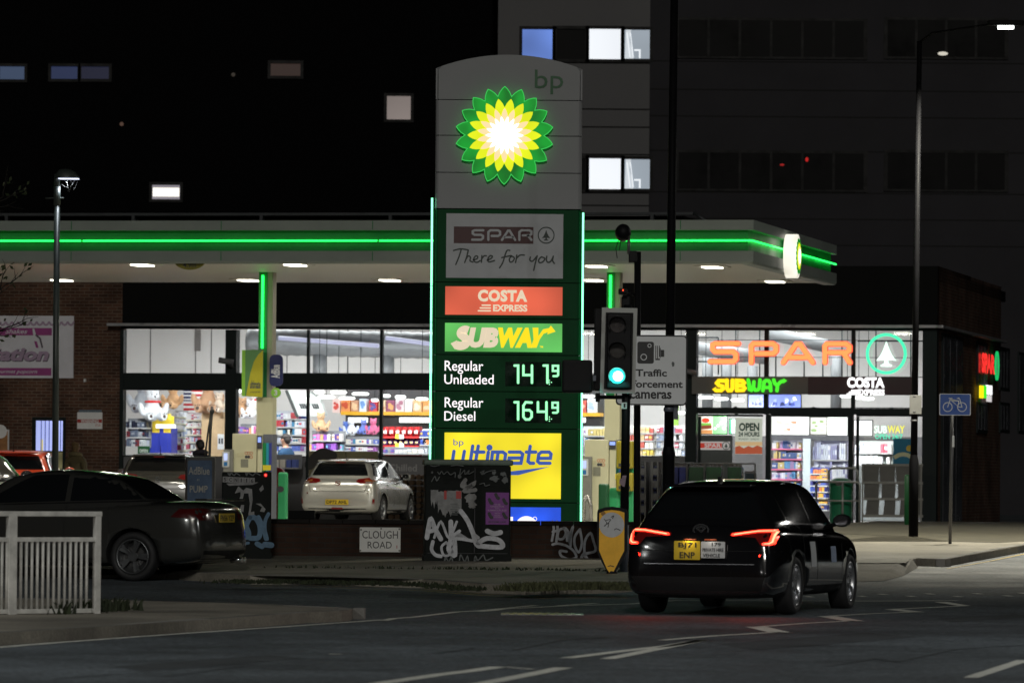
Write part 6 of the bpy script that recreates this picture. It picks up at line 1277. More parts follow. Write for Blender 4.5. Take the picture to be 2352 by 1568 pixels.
for k, (nm, m) in enumerate((('green_lens', lit('signal_green', (40, 215, 205), 1.0, sample=True)), ('amber_lens', mat('amber_off', (.008, .005, .002), .3)), ('red_lens', mat('red_off', (.008, .002, .002), .3)))):
    z = gz + dz * k; mb = MB(FRONT(yh - .1)); mb.disc(gx, z, .098, .0, .02, m, n=28); ln = mb.build(nm, hd)
    if k == 0: mb = MB(FRONT(yh - .1)); mb.disc(gx + .012, gz, .066, .021, .028, lit('signal_green_core', (205, 255, 250), 5.0, sample=True)); mb.build('bright_core', ln)
    mb = MB(); vs = []; n = 22; vis = lit('visor_lit_by_lens', (0, 0, 0), 0) if False else mat('visor_black', (.014, .014, .014), .4, var=.1)
    for j in range(n + 1):
        a = R(-35) + R(250) * j / n
        for yy, rr in ((yh - .1, .112), (yh - .1 - .13 - .10 * max(0, math.sin(a)), .117), (yh - .1 - .13 - .10 * max(0, math.sin(a)), .108), (yh - .1, .103)): vs.append((gx + rr * math.cos(a), yy, z + rr * math.sin(a)))
    mb.add(vs, [(4 * j + q_, 4 * j + (q_ + 1) % 4, 4 * j + 4 + (q_ + 1) % 4, 4 * j + 4 + q_) for j in range(n) for q_ in range(4)], vis, True); mb.build('visor', ln)
    if k == 0: lamp('POINT', ln, (gx, yh - .22, z), 9, (.12, 1, .85), .08, name='lens_glow')
# side facing head and pedestrian box on the same post
xa, z1 = q3(395, 745); xb, z0 = q3(463, 1480); mb = MB(); mb.bbox(xa, xb, -.1, .22, z0, z1, BLK, .02); mb.build('side_head', ts)
xa2, zz1 = q3(108, 1205); xb2, zz0 = q3(360, 1500); mb = MB(); mb.bbox(xa2, xb2 + .02, -.16, .2, zz0, zz1, BLK, .03, 2); sbx = mb.build('side_visor_box', ts); mb = MB(FRONT(-.16)); mb.rect(*(lambda a, b_: (a[0], b_[0], a[1], b_[1]))(q3(385, 1395), q3(412, 1345)), .0, .01, PGR); mb.build('latch', sbx)
mb = MB(); bz = SGN.px(1400, 911, 0)[1]; mb.box(SGN.px(1372, 911)[0], .08, -.03, .03, bz - .03, bz + .02, BLK); mb.box(SGN.px(1368, 911)[0], SGN.px(1378, 911)[0], -.03, .03, bz - .07, bz + .05, BLK); mb.build('bracket', ts)
mb = MB(FRONT(-.06)); p, q2 = SGN.px(*N3(528, 240), -.06), SGN.px(*N3(592, 168), -.06); mb.rect(p[0], q2[0], p[1], q2[1], .0, .006, PLW); pl_ = mb.build('number_plate', ts); mb = MB(FRONT(-.06)); mb.text('1', p[0] + .03, p[0] + .055, p[1] + .015, q2[1] - .015, .009, INKB, bold=.02); mb.build('number', pl_)
mb = MB(FRONT(-.064)); mb.poly([SGN.px(*N3(x, y), -.06) for x, y in [(510, 1040), (535, 1030), (540, 1000), (588, 1000), (565, 1130), (545, 1125), (505, 1090)]], 0, .002, mat('torn_sticker_pink', (.30, .2, .24), .8, var=.3, vs=12)); mb.build('torn_sticker', ts)
PF = Frame(g3(1459, 1330, 79.8, H2), 0); t = thing('detector_post', 'slim black post with vehicle detector cameras rising behind the traffic signal', 'post', PF); ztp = PF.px(1456, 578)[1]
mb = MB(); mb.tube((.02, 0, -.02), (0, 0, ztp), .048, BLK, n=14); mb.build('post', t)
q3p = lambda x, y, yy=-.08: PF.px(*Z3(x, y), yy)
mb = MB(); xa, z0 = q3p(705, 335); xb, z1 = q3p(780, 232); mb.bbox(xa, xb, -.1, .1, z0, z1, BLK, .015); a = q3p(706, 260); b_ = q3p(706, 110); mb.tube((a[0], -.08, a[1]), (b_[0], -.08, b_[1]), .022, mat('arm_grey', (.12, .12, .12), .4), n=8); mb.build('bracket', t)
x, z = q3p(655, 68); mb = MB(); mb.lathe([(0, -.16), (.1, -.14), (.115, 0), (.1, .1), (.05, .14), (0, .15)], BLK, 18, Matrix.Translation((x, -.1, z)) @ Matrix.Rotation(R(78), 4, 'X')); a = q3p(695, 80); mb.tube((x, -.06, z), (a[0] + .04, -.08, a[1]), .03, BLK, n=8); mb.build('upper_detector', t)
mb = MB(); mb.path([(x - .06, -.1, z - .1), (x - .1, -.1, z - .22), (x - .08, -.1, z - .36)], .006, BLK, n=5); mb.path([(x - .03, -.1, z - .1), (x - .05, -.1, z - .25)], .006, BLK, n=5); mb.build('loose_cable', t)
xa, z1 = q3p(612, 572); xb, z0 = q3p(690, 625); mb = MB(); mb.bbox(xa, xb, -.3, .0, z0, z1, BLK, .02); mb.tube((xb - .02, -.1, z0 + .03), (.0, 0, z0), .025, BLK, n=8); xa2, zz1 = q3p(640, 640); xb2, zz0 = q3p(720, 745); mb.bbox(xa2, xb2, -.12, .05, zz0, zz1, BLK, .02); ld = mb.build('lower_detector', t); mb = MB(FRONT(-.3)); x, z = q3p(652, 588); mb.disc(x, z, .014, .0, .005, lit('detector_red', (255, 70, 30), 2.0), n=10, sx=.7); mb.build('indicator_light', ld)
LF = Frame(g3(1534, 1310, 79, H2), 0); lp = thing('lamp_column', 'tall black lamp column rising out of view behind the camera warning sign', 'lamp column', LF)
POLE = mat('pole_black_paint', (.006, .006, .007), .55, var=.15, vs=4, spec=.06)
z1 = LF.px(1534, 1045)[1]; zt = LF.px(1548, -60)[1]; xt = LF.px(1549, 0)[0]; mb = MB(); mb.tube((0, 0, z1 + .1), (xt, 0, zt), .068, POLE, r1=.052, n=18); mb.build('shaft', lp); mb = MB(); mb.lathe([(.0, -.02), (.084, -.02), (.084, z1 - .02), (.092, z1), (.092, z1 + .04), (.07, z1 + .12)], POLE, 18); mb.build('base', lp)
mb = MB(); mb.bbox(LF.px(1545, 900, 0)[0], LF.px(1558, 900, 0)[0], -.03, .06, LF.px(1550, 963)[1], LF.px(1550, 925)[1], PGR, .01); mb.lathe([(.07, LF.px(1530, 945)[1]), (.076, LF.px(1530, 945)[1] + .01), (.076, LF.px(1530, 945)[1] + .05), (.07, LF.px(1530, 945)[1] + .06)], PGR, 16); mb.build('clamp', lp)
t = thing('camera_warning_sign', 'white road sign with camera symbol reading Traffic enforcement cameras', 'road sign', LF); ys = -.12; q3l = lambda x, y: LF.px(*Z3(x, y), ys); SW = mat('sign_sheet_white', (.72, .74, .76), .45, var=.05)
p = LF.px(1414, 930, ys); r_ = LF.px(1579, 770, ys); mb = MB(FRONT(ys)); mb.rrect(p[0], r_[0], p[1], r_[1], .055, -.02, .0, INKB); mb.build('back_plate', t); mb = MB(FRONT(ys)); mb.rrect(p[0] + .02, r_[0] - .02, p[1] + .02, r_[1] - .02, .045, .0005, .003, SW); mb.build('sheet', t)
rb = lambda x0, y0, x1, y1: (lambda a, c_: (a[0], c_[0], a[1], c_[1]))(q3l(x0, y1), q3l(x1, y0))
mb = MB(FRONT(ys)); mb.rrect(*rb(782, 1045, 932, 1240), .03, .003, .006, INKB); 
for x, y, r0, r1 in ((892, 1080, .018, .028), (840, 1182, .034, .046)): mb.ring(*q3l(x, y), r0, r1, .006, .009, SW, n=24)
for x in (948, 964, 981): mb.rect(*rb(x - 4, 1080, x + 4, 1195 if x < 980 else 1180), .003, .006, INKB)
mb.rect(*rb(944, 1196, 986, 1209), .003, .006, INKB); mb.rect(*rb(984, 1100, 992, 1190), .0031, .0061, INKB); mb.rect(*rb(993, 1118, 1024, 1180), .003, .006, INKB); mb.build('camera_symbol', t)
mb = MB(FRONT(ys)); mb.text('Traffic', *rb(768, 1292, 1048, 1355), .005, INKB, bold=.028); mb.text('enforcement', *rb(640, 1392, 1190, 1455), .005, INKB, bold=.028); mb.text('cameras', *rb(715, 1495, 1090, 1555), .005, INKB, bold=.028); mb.build('lettering', t)
p = q3l(1103, 1245); mb = MB(FRONT(ys)); blob(mb, p[0], p[1], .03, .045, .003, TAGP, 8); mb.build('sticker_remains', t); mb = MB(); mb.box(LF.px(1440, 900)[0], .1, -.1, -.06, LF.px(1500, 850)[1] - .03, LF.px(1500, 850)[1] + .03, PGR); mb.build('mounting_rail', t)

# shield bollard
BF = Frame(g3(1405, 1338, 74.2, H2), R(-3)); t = thing('shield_bollard', 'yellow shield shaped bollard with grey disc and black tags', 'bollard', BF); k3 = lambda x, y: BF.px(*Z4s(x, y))
YB = mat('bollard_yellow', (.92, .48, .012), .4, var=.12, vs=5); sh = [k3(x, y) for x, y in [(370, 880), (375, 858), (430, 838), (485, 833), (540, 840), (600, 855), (606, 880), (604, 1180), (585, 1225), (530, 1320), (500, 1360), (470, 1362), (440, 1330), (385, 1230), (366, 1180)]]
ins = [k3(x, y) for x, y in [(387, 885), (430, 866), (485, 860), (545, 866), (584, 880), (582, 1180), (560, 1220), (515, 1310), (494, 1352), (470, 1356), (445, 1320), (405, 1225), (385, 1175)]]
mb = MB(FRONT(0)); mb.poly(sh, -.14, 0, BLK); bmesh.ops.bevel(mb.b, geom=[e for e in mb.b.edges if abs(e.verts[0].co.y - e.verts[1].co.y) < 1e-4], offset=.012, segments=2, affect='EDGES'); mb.build('casing', t)
mb = MB(FRONT(0)); mb.poly(ins, .0, .006, YB); mb.build('yellow_face', t); mb = MB(FRONT(0)); x, z = k3(484, 976); mb.disc(x, z, .163, .006, .01, mat('disc_grey', (.5, .51, .53), .5, var=.1, vs=9), n=36); ds = mb.build('grey_disc', t)
mb = MB(FRONT(0)); c = .0105
for pts in [[(425, 930), (445, 960), (430, 985)], [(440, 940), (475, 935), (450, 970)], [(425, 985), (460, 960), (455, 995)], [(480, 915), (500, 905), (490, 925)], [(505, 1015), (520, 1005), (550, 1018)]]: mb.stroke([k3(x, y) for x, y in pts], .009, c, c + .001, INKB, smooth=4); c += .0008
mb.build('tag_scribble', ds); mb = MB(FRONT(0)); mb.stroke([k3(x, y) for x, y in [(458, 1300), (475, 1295), (500, 1302)]], .012, .0065, .008, INKB); x, z = k3(418, 888); mb.disc(x, z, .03, .0065, .008, mat('amber_spot', (.28, .14, .02), .5), n=14); mb.build('scuff', t)
mb = MB(); x, z = k3(484, 1350); mb.lathe([(.0, -.02), (.075, -.02), (.07, .03), (.045, .06), (.05, z)], BLK, 16, Matrix.Translation((x, .06, 0))); mb.build('foot', t)

# bicycle sign
BC = Frame(g3(2182, 1256, 92, H2), R(-4)); t = thing('cycle_route_sign', 'blue square sign with white bicycle on a thin grey post on the corner pavement', 'road sign', BC); z7 = lambda x, y: BC.px(*Z7(x, y)); POG = mat('galvanised_post', (.10, .10, .105), .45, metal=.3, var=.15)
zt = z7(575, 645)[1]; mb = MB(); mb.tube((0, 0, -.02), (.03, 0, zt), .028, POG, n=12); mb.build('post', t); q7 = lambda x0, y0, x1, y1: (lambda a, c_: (a[0], c_[0], a[1], c_[1]))(z7(x0, y1), z7(x1, y0))
SBU = mat('sign_blue', (.03, .10, .42), .35, var=.06); mb = MB(FRONT(-.035)); mb.rrect(*q7(512, 644, 654, 740), .02, -.01, .0, SW); pl_ = mb.build('plate', t); mb = MB(FRONT(-.035)); mb.rrect(*q7(516, 647, 650, 737), .02, .001, .003, SBU); mb.build('blue_field', pl_)
mb = MB(FRONT(-.035)); c = .003
for x in (550, 614): mb.ring(*z7(x, 703), .066, .078, c, c + .003, SW, n=28)
for pts in [[(550, 703), (562, 668), (598, 702), (568, 676), (600, 676), (596, 702), (614, 703), (605, 670), (602, 665), (592, 665), (600, 662)], [(556, 664), (570, 664)]]: mb.stroke([z7(x, y) for x, y in pts[:] if True], .013, c + .0005, c + .0035, SW); c += .001
mb.build('bicycle_symbol', pl_); mb = MB(FRONT(-.03)); mb.rect(*q7(570, 832, 580, 882), .0, .008, SW); mb.build('small_plate', t)
# lamp column on the corner, with its lit lantern
RF = Frame(g3(2098, 1232, 97, H2), 0); lp = thing('lamp_column', 'tall lamp column with white lit lantern standing on the corner pavement', 'lamp column', RF); z1 = RF.px(2098, 1062)[1]; zt = RF.px(2111, 95)[1]; xt = RF.px(2112, 95)[0]
mb = MB(); mb.tube((0, 0, z1 + .1), (xt, 0, zt), .06, POLE, r1=.042, n=16); mb.build('shaft', lp); mb = MB(); mb.lathe([(.0, -.02), (.082, -.02), (.082, z1), (.06, z1 + .13)], POLE, 16); mb.build('base', lp)
LY = -2.2; lx, lz = RF.px(2310, 64, LY); mb = MB(); mb.path([(xt, 0, zt - .02), (xt + .2, -.3, zt + .12), (lx - .1, LY, lz + .08)], .018, POLE, n=8); ar = mb.build('arm', lp)
mb = MB(); mb.bbox(lx - .3, lx + .3, LY - .12, LY + .12, lz + .03, lz + .12, POLE, .03, 2); lt = mb.build('lantern', lp); mb = MB(); mb.box(lx - .13, lx + .13, LY - .09, LY + .09, lz - .02, lz + .028, lit('lantern_white', (250, 255, 250), 6.0)); mb.build('lens', lt)
lamp('SPOT', lt, (lx, LY, lz - .06), 8500, (1.0, .95, .78), .12, (0, 0, 0), R(146), .4, name='lantern_lamp')
mb = MB(); a0, z1_ = RF.px(2089, 907); a1, z0_ = RF.px(2116, 951); mb.bbox(a0, a1, -.06, -.03, z0_, z1_, mat('plate_back_grey', (.20, .20, .19), .5), .006); 
for vv in (912, 948, 968): mb.lathe([(.055, RF.px(2100, vv)[1]), (.066, RF.px(2100, vv)[1] + .005), (.066, RF.px(2100, vv)[1] + .03), (.055, RF.px(2100, vv)[1] + .035)], POG, 14)
mb.build('sign_back', lp)
t = thing('green_post', 'tall dark green round post beside the corner lamp column', 'bollard', Frame(g3(2083, 1212, 112), TH)); F = Frame(t.location, TH); zt = F.px(2084, 1090)[1]; mb = MB(); mb.lathe([(0, 0), (.055, 0), (.055, zt - .03), (.045, zt), (0, zt + .01)], mat('post_green', (.012, .09, .03), .4, var=.1), 14); mb.build('post', t)
# post-top lantern on the left
QF = Frame(g3(126, 1200, 98), 0); lp = thing('forecourt_lamp', 'short grey lamp post with hooded lantern and cobwebs in front of the banner', 'lamp post', QF); GP = mat('lamp_post_grey', (.04, .05, .046), .4, var=.15, vs=4); zt = QF.px(133, 400)[1]; xt = QF.px(131, 400)[0]; R1 = zc(0, 0, .3296); q1 = lambda x, y, yy=0: QF.px(*R1(x, y), yy)
zm = q1(395, 1300)[1]; zm2 = q1(395, 1430)[1]; mb = MB(); mb.tube((0, 0, 0), (xt * .8, 0, zm2), .058, GP, r1=.052, n=16); mb.tube((xt * .8, 0, zm2), (xt * .95, 0, zm), .06, GP, n=16); mb.tube((xt * .95, 0, zm), (xt, 0, zt), .052, GP, n=16); mb.build('shaft', lp); mb = MB(); zk = q1(400, 1380)[1]; mb.tube((xt - .2, -.0, zk), (xt + .12, 0, zk), .012, GP, n=6); mb.build('cross_bar', lp)
a = q1(385, 1240); b2 = q1(553, 1240); zt2 = q1(420, 1192)[1]; mb = MB(); n = 14; vs = []
prof = [(0, .06, .05), (.15, .14, .14), (.35, .17, .155), (.6, .17, .15), (.85, .13, .10), (1, .07, .02)]
for tt, wy, hz in prof:
    for j in range(9): an = math.pi * j / 8; vs.append((a[0] + (b2[0] - a[0]) * tt, wy * math.cos(an), a[1] + hz * math.sin(an) + .005))
mb.add(vs, [(9 * i + j, 9 * i + j + 1, 9 * i + 10 + j, 9 * i + 9 + j) for i in range(5) for j in range(8)] + [tuple(range(9)), tuple(range(45, 54))], GP, True); hd = mb.build('hood', lp)
mb = MB(); mb.rect(a[0] + .06, b2[0] - .01, -.13, .13, -.0, .012, lit('forecourt_lantern', (225, 232, 255), 1.6), Matrix.Translation((0, 0, a[1] - .02))); mb.build('lens', hd); lamp('SPOT', hd, ((a[0] + b2[0]) / 2, 0, a[1] - .05), 32, (.85, .92, 1), .1, (0, 0, 0), R(150), .5, name='lantern_lamp')
mb = MB(); WEB = mat('cobweb', (.3, .3, .3), .8, var=0)
for pts in [[(450, 1250), (462, 1275), (470, 1250)], [(465, 1258), (472, 1300), (482, 1340)], [(520, 1250), (500, 1290), (485, 1325)], [(540, 1265), (515, 1325)], [(420, 1280), (450, 1300), (476, 1305)], [(490, 1250), (505, 1290), (525, 1255)]]: mb.path([(q1(x, y)[0], 0, q1(x, y)[1]) for x, y in pts], 0.0022, WEB, n=4)
mb.build('cobweb', lp)
# unseen street lamps lighting the near road, and added ones for fill and glints
def unseen_street_lamp(x, y, h, arm, energy, col, lab):
    F = Frame((x, y, g(y)), 0); t = thing('street_lamp', lab, 'street lamp', F); s = 1 if arm > 0 else -1
    mb = MB(); mb.tube((0, 0, -.02), (0, 0, h), .08, GP, r1=.05, n=14); mb.build('shaft', t); mb = MB(); mb.path([(0, 0, h - .05), (.1 * s, 0, h + .12), (arm, 0, h + .2)], .03, GP, n=8); mb.build('arm', t)
    mb = MB(); mb.bbox(arm - .3, arm + .3, -.13, .13, h + .16, h + .26, GP, .03, 2); l_ = mb.build('lantern', t); mb = MB(); mb.box(arm - .2, arm + .2, -.1, .1, h + .13, h + .158, lit('street_lantern', (255, 244, 225), 6.0)); mb.build('lens', l_); lamp('SPOT', l_, (arm, 0, h + .1), energy, col, .15, (0, 0, 0), R(174), .12, name='lantern_lamp')
unseen_street_lamp(14.5, 50, 9, -1.2, 3000, (.98, 1.0, .97), 'street lamp with grey post on the near right pavement')
unseen_street_lamp(-14.5, 45, 9, 1.2, 3000, (.98, 1.0, .97), 'street lamp with grey post by the guard rail side of the road')

unseen_street_lamp(25, 98, 9, -1.5, 2600, (1.0, .97, .9), 'street lamp on the side road past the shop corner')  # added to brighten the canopy end and side wall
unseen_street_lamp(6.5, 12, 9, -1.2, 1500, (1.0, .98, .94), 'street lamp by the road behind the viewpoint, right kerb')  # added for sparkles on the car paint and light on the signs
unseen_street_lamp(-7, 20, 8, 1.2, 1300, (1.0, .98, .94), 'street lamp by the road behind the viewpoint, left kerb')  # second added lamp behind the camera, again for glints

# guard rail
RA = gnd(224, 1408, H2); RA = Vector((RA.x, RA.y)); RB = at(-150, 1420, 55.2); dvec = Vector((RB.x, RB.y)) - RA; FRz = math.atan2(dvec.y, dvec.x) - math.pi
RFm = Frame((RA.x, RA.y, g(RA.y) + H2), FRz); RW = mat('rail_white_paint', (.54, .53, .495), .55, var=.3, vs=5, bump=.1, bs=30)
gr = thing('guard_rail', 'white painted steel pedestrian guard rail with close upright bars at the roadside', 'guard rail', RFm); L_ = dvec.length
zt = RFm.px(224, 1174)[1]; z2 = RFm.px(222, 1233)[1]; z3 = RFm.px(222, 1402)[1]
scx = lambda u: RFm.px(u, 1300)[0]
mb = MB(); mb.bbox(-L_, .03, -.025, .025, zt - .05, zt, RW, .006); mb.build('top_rail', gr); mb = MB(); mb.bbox(-L_, .0, -.02, .02, z2 - .045, z2, RW, .005); mb.build('middle_rail', gr); mb = MB(); mb.bbox(-L_, .0, -.02, .02, z3 - .02, z3 + .025, RW, .005); mb.build('bottom_rail', gr)
mb = MB(); mb.bbox(-.05, .02, -.025, .025, -.05, zt - .03, RW, .006); mb.build('end_post', gr); px_ = scx(26); mb = MB(); mb.bbox(px_ - .05, px_ + .05, -.03, .03, -.05, zt - .03, RW, .006); mb.build('post', gr)
us = [35 + 12.6 * k for k in range(14)] + [15, 4] + [-9 - 13 * k for k in range(8)]
for u in us:
    x = scx(u)
    if x < -L_ + .02: continue
    mb = MB(); mb.tube((x, 0, z3 - .01), (x, 0, z2 - .02), .016, RW, n=8); mb.build('bar', gr)

# bin, hoop rail, cages and bottle racks outside the shop
OF = Frame((SF.w(sx(1930), -1.3, 0)), TH); binG = mat('bin_green', (.012, .16, .075), .35, var=.1)
def oq(x, y, yy=0): return OF.px(*Z7(x, y), yy)
t = thing('litter_bin', 'round green litter bin with domed lid inside a steel hoop rail', 'litter bin', OF); a = oq(15, 1200); b2 = oq(122, 1020); r_ = (b2[0] - a[0]) / 2; xc = (a[0] + b2[0]) / 2; T = Matrix.Translation((xc, .1, 0))
mb = MB(); mb.lathe([(0, .02), (r_ * .9, .02), (r_ * .95, .1), (r_, b2[1] - .22), (r_ * 1.02, b2[1] - .2), (r_ * 1.02, b2[1] - .12), (r_ * .8, b2[1] - .04), (r_ * .4, b2[1]), (0, b2[1] + .01)], binG, 24, T); mb.build('body', t); mb = MB(); x, z = oq(66, 1048); mb.ball((x, .1 - r_, z), (.07, .04, .04), mat('bin_label_white', (.4, .4, .4), .4), seg=10); mb.build('label', t)
STL = mat('hoop_steel', (.30, .30, .28), .4, metal=.5, var=.1); t = thing('hoop_rail', 'grey tubular hoop rail standing around the green litter bin', 'rail', OF); mb = MB()
h1 = [oq(x, y) for x, y in [(22, 1040), (22, 990), (34, 977), (138, 977), (150, 990), (152, 1040)]]; mb.path([(p[0], -.15, p[1]) for p in h1], .026, STL); l_ = oq(-30, 1035)[0], oq(165, 1035)[0]; zz = oq(0, 1038)[1]; mb.path([(l_[0], -.32, 0), (l_[0], -.32, zz - .05), (l_[0] + .05, -.32, zz), (l_[1] - .05, -.32, zz), (l_[1], -.32, zz - .05), (l_[1], -.32, 0)], .026, STL); xx = oq(88, 1100)[0]; mb.tube((xx, -.32, 0), (xx, -.32, zz), .024, STL); zz2 = oq(0, 1122)[1]; mb.tube((l_[0], -.32, zz2), (l_[1], -.32, zz2), .02, STL); mb.build('hoop', t)
t = thing('grey_storage_cage', 'row of leaning grey mesh panels below the window right of the green bin', 'cage', OF); GPN = mat('cage_grey', (.10, .098, .09), .6, var=.2, vs=3); q = lambda x, y: oq(x, y, .2)
mb = MB()
for k, (xa, xb) in enumerate([(168, 245), (247, 318), (320, 440)]):
    for r in range(3):
        y0_, y1_ = 960 + 80 * r, 1036 + 80 * r; a, b2 = q(xa + 6 * r, y1_), q(xb - 2, y0_); c_, d_ = q(xa + 12 * r - 4, y0_), q(xb - 6, y1_)
        mb.poly([a, d_, b2, c_], -.03 - .005 * r, .0 - .005 * r, GPN, FRONT(.2))
mb.build('panel', t); mb = MB(FRONT(.2))
for y_ in (962, 1042, 1115, 1190): a, b2 = q(165, y_ + 5), q(440, y_); mb.rect(a[0], b2[0], a[1], b2[1] + .02, .005, .03, PGY)
for x in (166, 428): a, b2 = q(x, 1205), q(x + 8, 960); mb.rect(a[0], b2[0], .0, b2[1], .031, .05, PGY)
mb.build('frame', t)
KF = Frame(SF.w(sx(1520), -1.2, 0), TH); NVR = mat('rack_navy', (.012, .018, .085), .5, var=.15); CAGE = mat('rack_wire_grey', (.20, .20, .20), .5, metal=.4)
kq = lambda x, y, yy=0: KF.px(*Z4s(x, y), yy)
for i, (xa, xb) in enumerate([(702, 752), (796, 850)]):
    t = thing('bottle_rack', 'narrow navy display rack of white labelled canisters, %s' % ('beside the slim detector post' if i == 0 else 'left of the tall lamp column'), 'display rack', KF); a, b2 = kq(xa, 500), kq(xb, 500); zt = b2[1]
    mb = MB()
    for x in (a[0], b2[0] - .03): mb.box(x, x + .03, 0, .5, 0, zt + .05, CAGE)
    mb.box(a[0], b2[0], .48, .5, 0, zt, NVR); mb.build('frame', t)
    for r in range(4):
        z1 = kq(700, 515 + 98 * r)[1]; z0 = kq(700, 602 + 98 * r)[1]; c_ = thing('canister', 'navy canister, %s shelf of the rack %s' % (('top', 'second', 'third', 'lowest')[r], 'beside the slim detector post' if i == 0 else 'left of the tall lamp column'), 'canister', KF, 'navy canisters on the racks'); mb = MB(); mb.bbox(a[0] + .04, b2[0] - .04, .02, .4, max(z0, .02), z1, NVR, .02); mb.build('body', c_); mb = MB(FRONT(.02)); w_ = b2[0] - a[0]; mb.rect(a[0] + w_ * .2, b2[0] - w_ * .2, z0 + (z1 - z0) * .2, z1 - (z1 - z0) * .2, .0, .006, STK); mb.build('label', c_)
for i, (xa, xb, col, nm, k_) in enumerate([(960, 1005, (30, 40, 110), 'navy', 'next to the tall lamp column'), (1010, 1065, (35, 45, 120), 'navy', 'between the lamp column and the green crates'), (1085, 1205, (28, 74, 42), 'green', 'first right of the navy ones'), (1225, 1345, (34, 84, 48), 'green', 'middle one over the dark car roof'), (1390, 1500, (28, 78, 44), 'green', 'last one before the doors'), (1525, 1600, (24, 52, 66), 'slate', 'low one against the doors')]):
    t = thing('bottle_crate', '%s crate of bottles in the outdoor rack, %s' % (nm, k_), 'crate', KF, 'bottle crates outside the shop'); a, b2 = kq(xa, 630), kq(xb, 510 if i < 5 else 560); mb = MB(); mb.bbox(a[0], b2[0], 0, .4, .55, b2[1] - .04, mat('crate_%d' % i, s2l(col), .45, var=.3, vs=8), .02); mb.build('crate', t); n = 4; mb = MB()
    for k in range(n): mb.lathe([(0, b2[1] - .06), (.05, b2[1] - .06), (.05, b2[1] - .02), (.02, b2[1] + .02), (0, b2[1] + .02)], mat('bottle_cap_grey', (.2, .2, .21), .3), 8, Matrix.Translation((a[0] + (b2[0] - a[0]) * (k + .5) / n, .1, 0)))
    mb.build('bottle_neck', t)
t = thing('crate_rack', 'long grey wire rack carrying the bottle crates outside the shop', 'rack', KF); a, b2 = kq(955, 640), kq(1610, 505); mb = MB(); mb.box(a[0], b2[0], -.02, .45, .5, .545, CAGE)
for x in (a[0], kq(1075, 500)[0], kq(1212, 500)[0], kq(1360, 500)[0], b2[0]): mb.tube((x, -.03, 0), (x, -.03, b2[1] + .02), .02, CAGE, n=8)
mb.tube((a[0], -.03, b2[1] + .02), (b2[0], -.03, b2[1] + .02), .018, CAGE, n=8); mb.build('frame', t)
for x0_, n_, pal, lab, gl in [(660, 6, 'drink', 'low rack of green and white bottles right of the fuel pump', 'green and white bottles in the low outdoor rack right of the left pump')]:
    shelves('bottle_rack', lab, gl, Z4, 332, 1075, 512, 1165, -.9, 1, 'mix', .12, .2, fill=.9)
t = thing('red_bin', 'red rounded bin left of the silver hatchback', 'bin', SF); F = Frame(SF.w(sx(672), -1.6, 0), TH); t.location = F.loc; zt = F.px(672, 1072)[1]; mb = MB(); mb.lathe([(0, 0), (.2, 0), (.23, zt - .2), (.2, zt - .06), (.08, zt), (0, zt)], mat('bin_red', (.25, .015, .02), .3, var=.15), 18); mb.build('body', t)
FRT = [(1293, 'log net stack', 0)]
t = thing('log_stack', 'dim stack of netted firewood right of the silver hatchback', 'firewood', SF); F = Frame(SF.w(sx(955), -1.1, 0), TH); t.location = F.loc; rnd = random.Random(3); mb = MB(); WDG = mat('firewood', (.09, .055, .03), .8, var=.4, vs=6)
zt = F.px(955, 1085)[1]
for r in range(8):
    for k in range(7): mb.tube((-.5 + .16 * k + rnd.uniform(-.02, .02), 0, .08 + r * .13), (-.5 + .16 * k, .4, .08 + r * .13), .06, WDG, n=7)
stuff(mb.build('logs', t)); mb = MB(); mb.box(-.65, .65, -.03, .42, -.0, .03, CAGE); mb.build('pallet', t)
# bare tree at the far left with a few leaves
FT = Frame(g3(-70, 1300, 90, H2), 0); tr = thing('street_tree', 'bare dark street tree with a few last leaves before the canopy', 'tree', FT); BARK = mat('bark', (.012, .011, .009), .9, var=.3, bump=.5, bs=20)
mb = MB(); mb.path([(0, 0, -.05), (.05, 0, 1.5), (-.05, .05, 3), (.05, 0, 5), (0, .05, 7)], [.16, .13, .11, .08, .04], BARK, n=10); mb.build('trunk', tr); rnd = random.Random(12); tw = MB(); lf = MB(); LFM = mat('tree_leaf', (.03, .045, .015), .7, var=.4)
def branch(p, d, L, r, lv):
    pts = [p]; q_ = p.copy(); dd = d.copy()
    for k in range(4): dd = (dd + Vector((rnd.uniform(-.25, .25), rnd.uniform(-.25, .25), rnd.uniform(-.12, .2)))).normalized(); q_ = q_ + dd * L / 4; pts.append(q_.copy())
    tw.path([tuple(x) for x in pts], [r, r * .8, r * .65, r * .5, r * .35], BARK, n=5)
    if lv > 0:
        for k in (1, 2, 3, 4):
            a = rnd.uniform(-1, 1); nd = (dd + Vector((rnd.uniform(-.8, .8), rnd.uniform(-.8, .8), a * .6))).normalized(); branch(pts[k], nd, L * .6, r * .5, lv - 1)
    elif rnd.random() < .55:
        for k in range(rnd.randint(1, 5)):
            c = pts[-1] + Vector((rnd.uniform(-.08, .08), rnd.uniform(-.08, .08), rnd.uniform(-.1, .05))); u_ = Vector((rnd.uniform(-1, 1), rnd.uniform(-1, 1), rnd.uniform(-1, 1))).normalized() * .05; v_ = u_.orthogonal().normalized() * .03
            lf.add([tuple(c - u_), tuple(c + v_), tuple(c + u_), tuple(c - v_)], [(0, 1, 2, 3)], LFM)
for z, dx in [(3.1, 1), (3.7, 1), (5.0, .6), (3.4, -1), (4.5, -1), (5.8, -.8)]: branch(Vector((0, 0, z)), Vector((dx, rnd.uniform(-.4, .4), .45)).normalized(), rnd.uniform(.55, .7), .025, 2)
tw.build('branches', tr, weld=False); lf.build('leaves', tr, weld=False, normals=False)
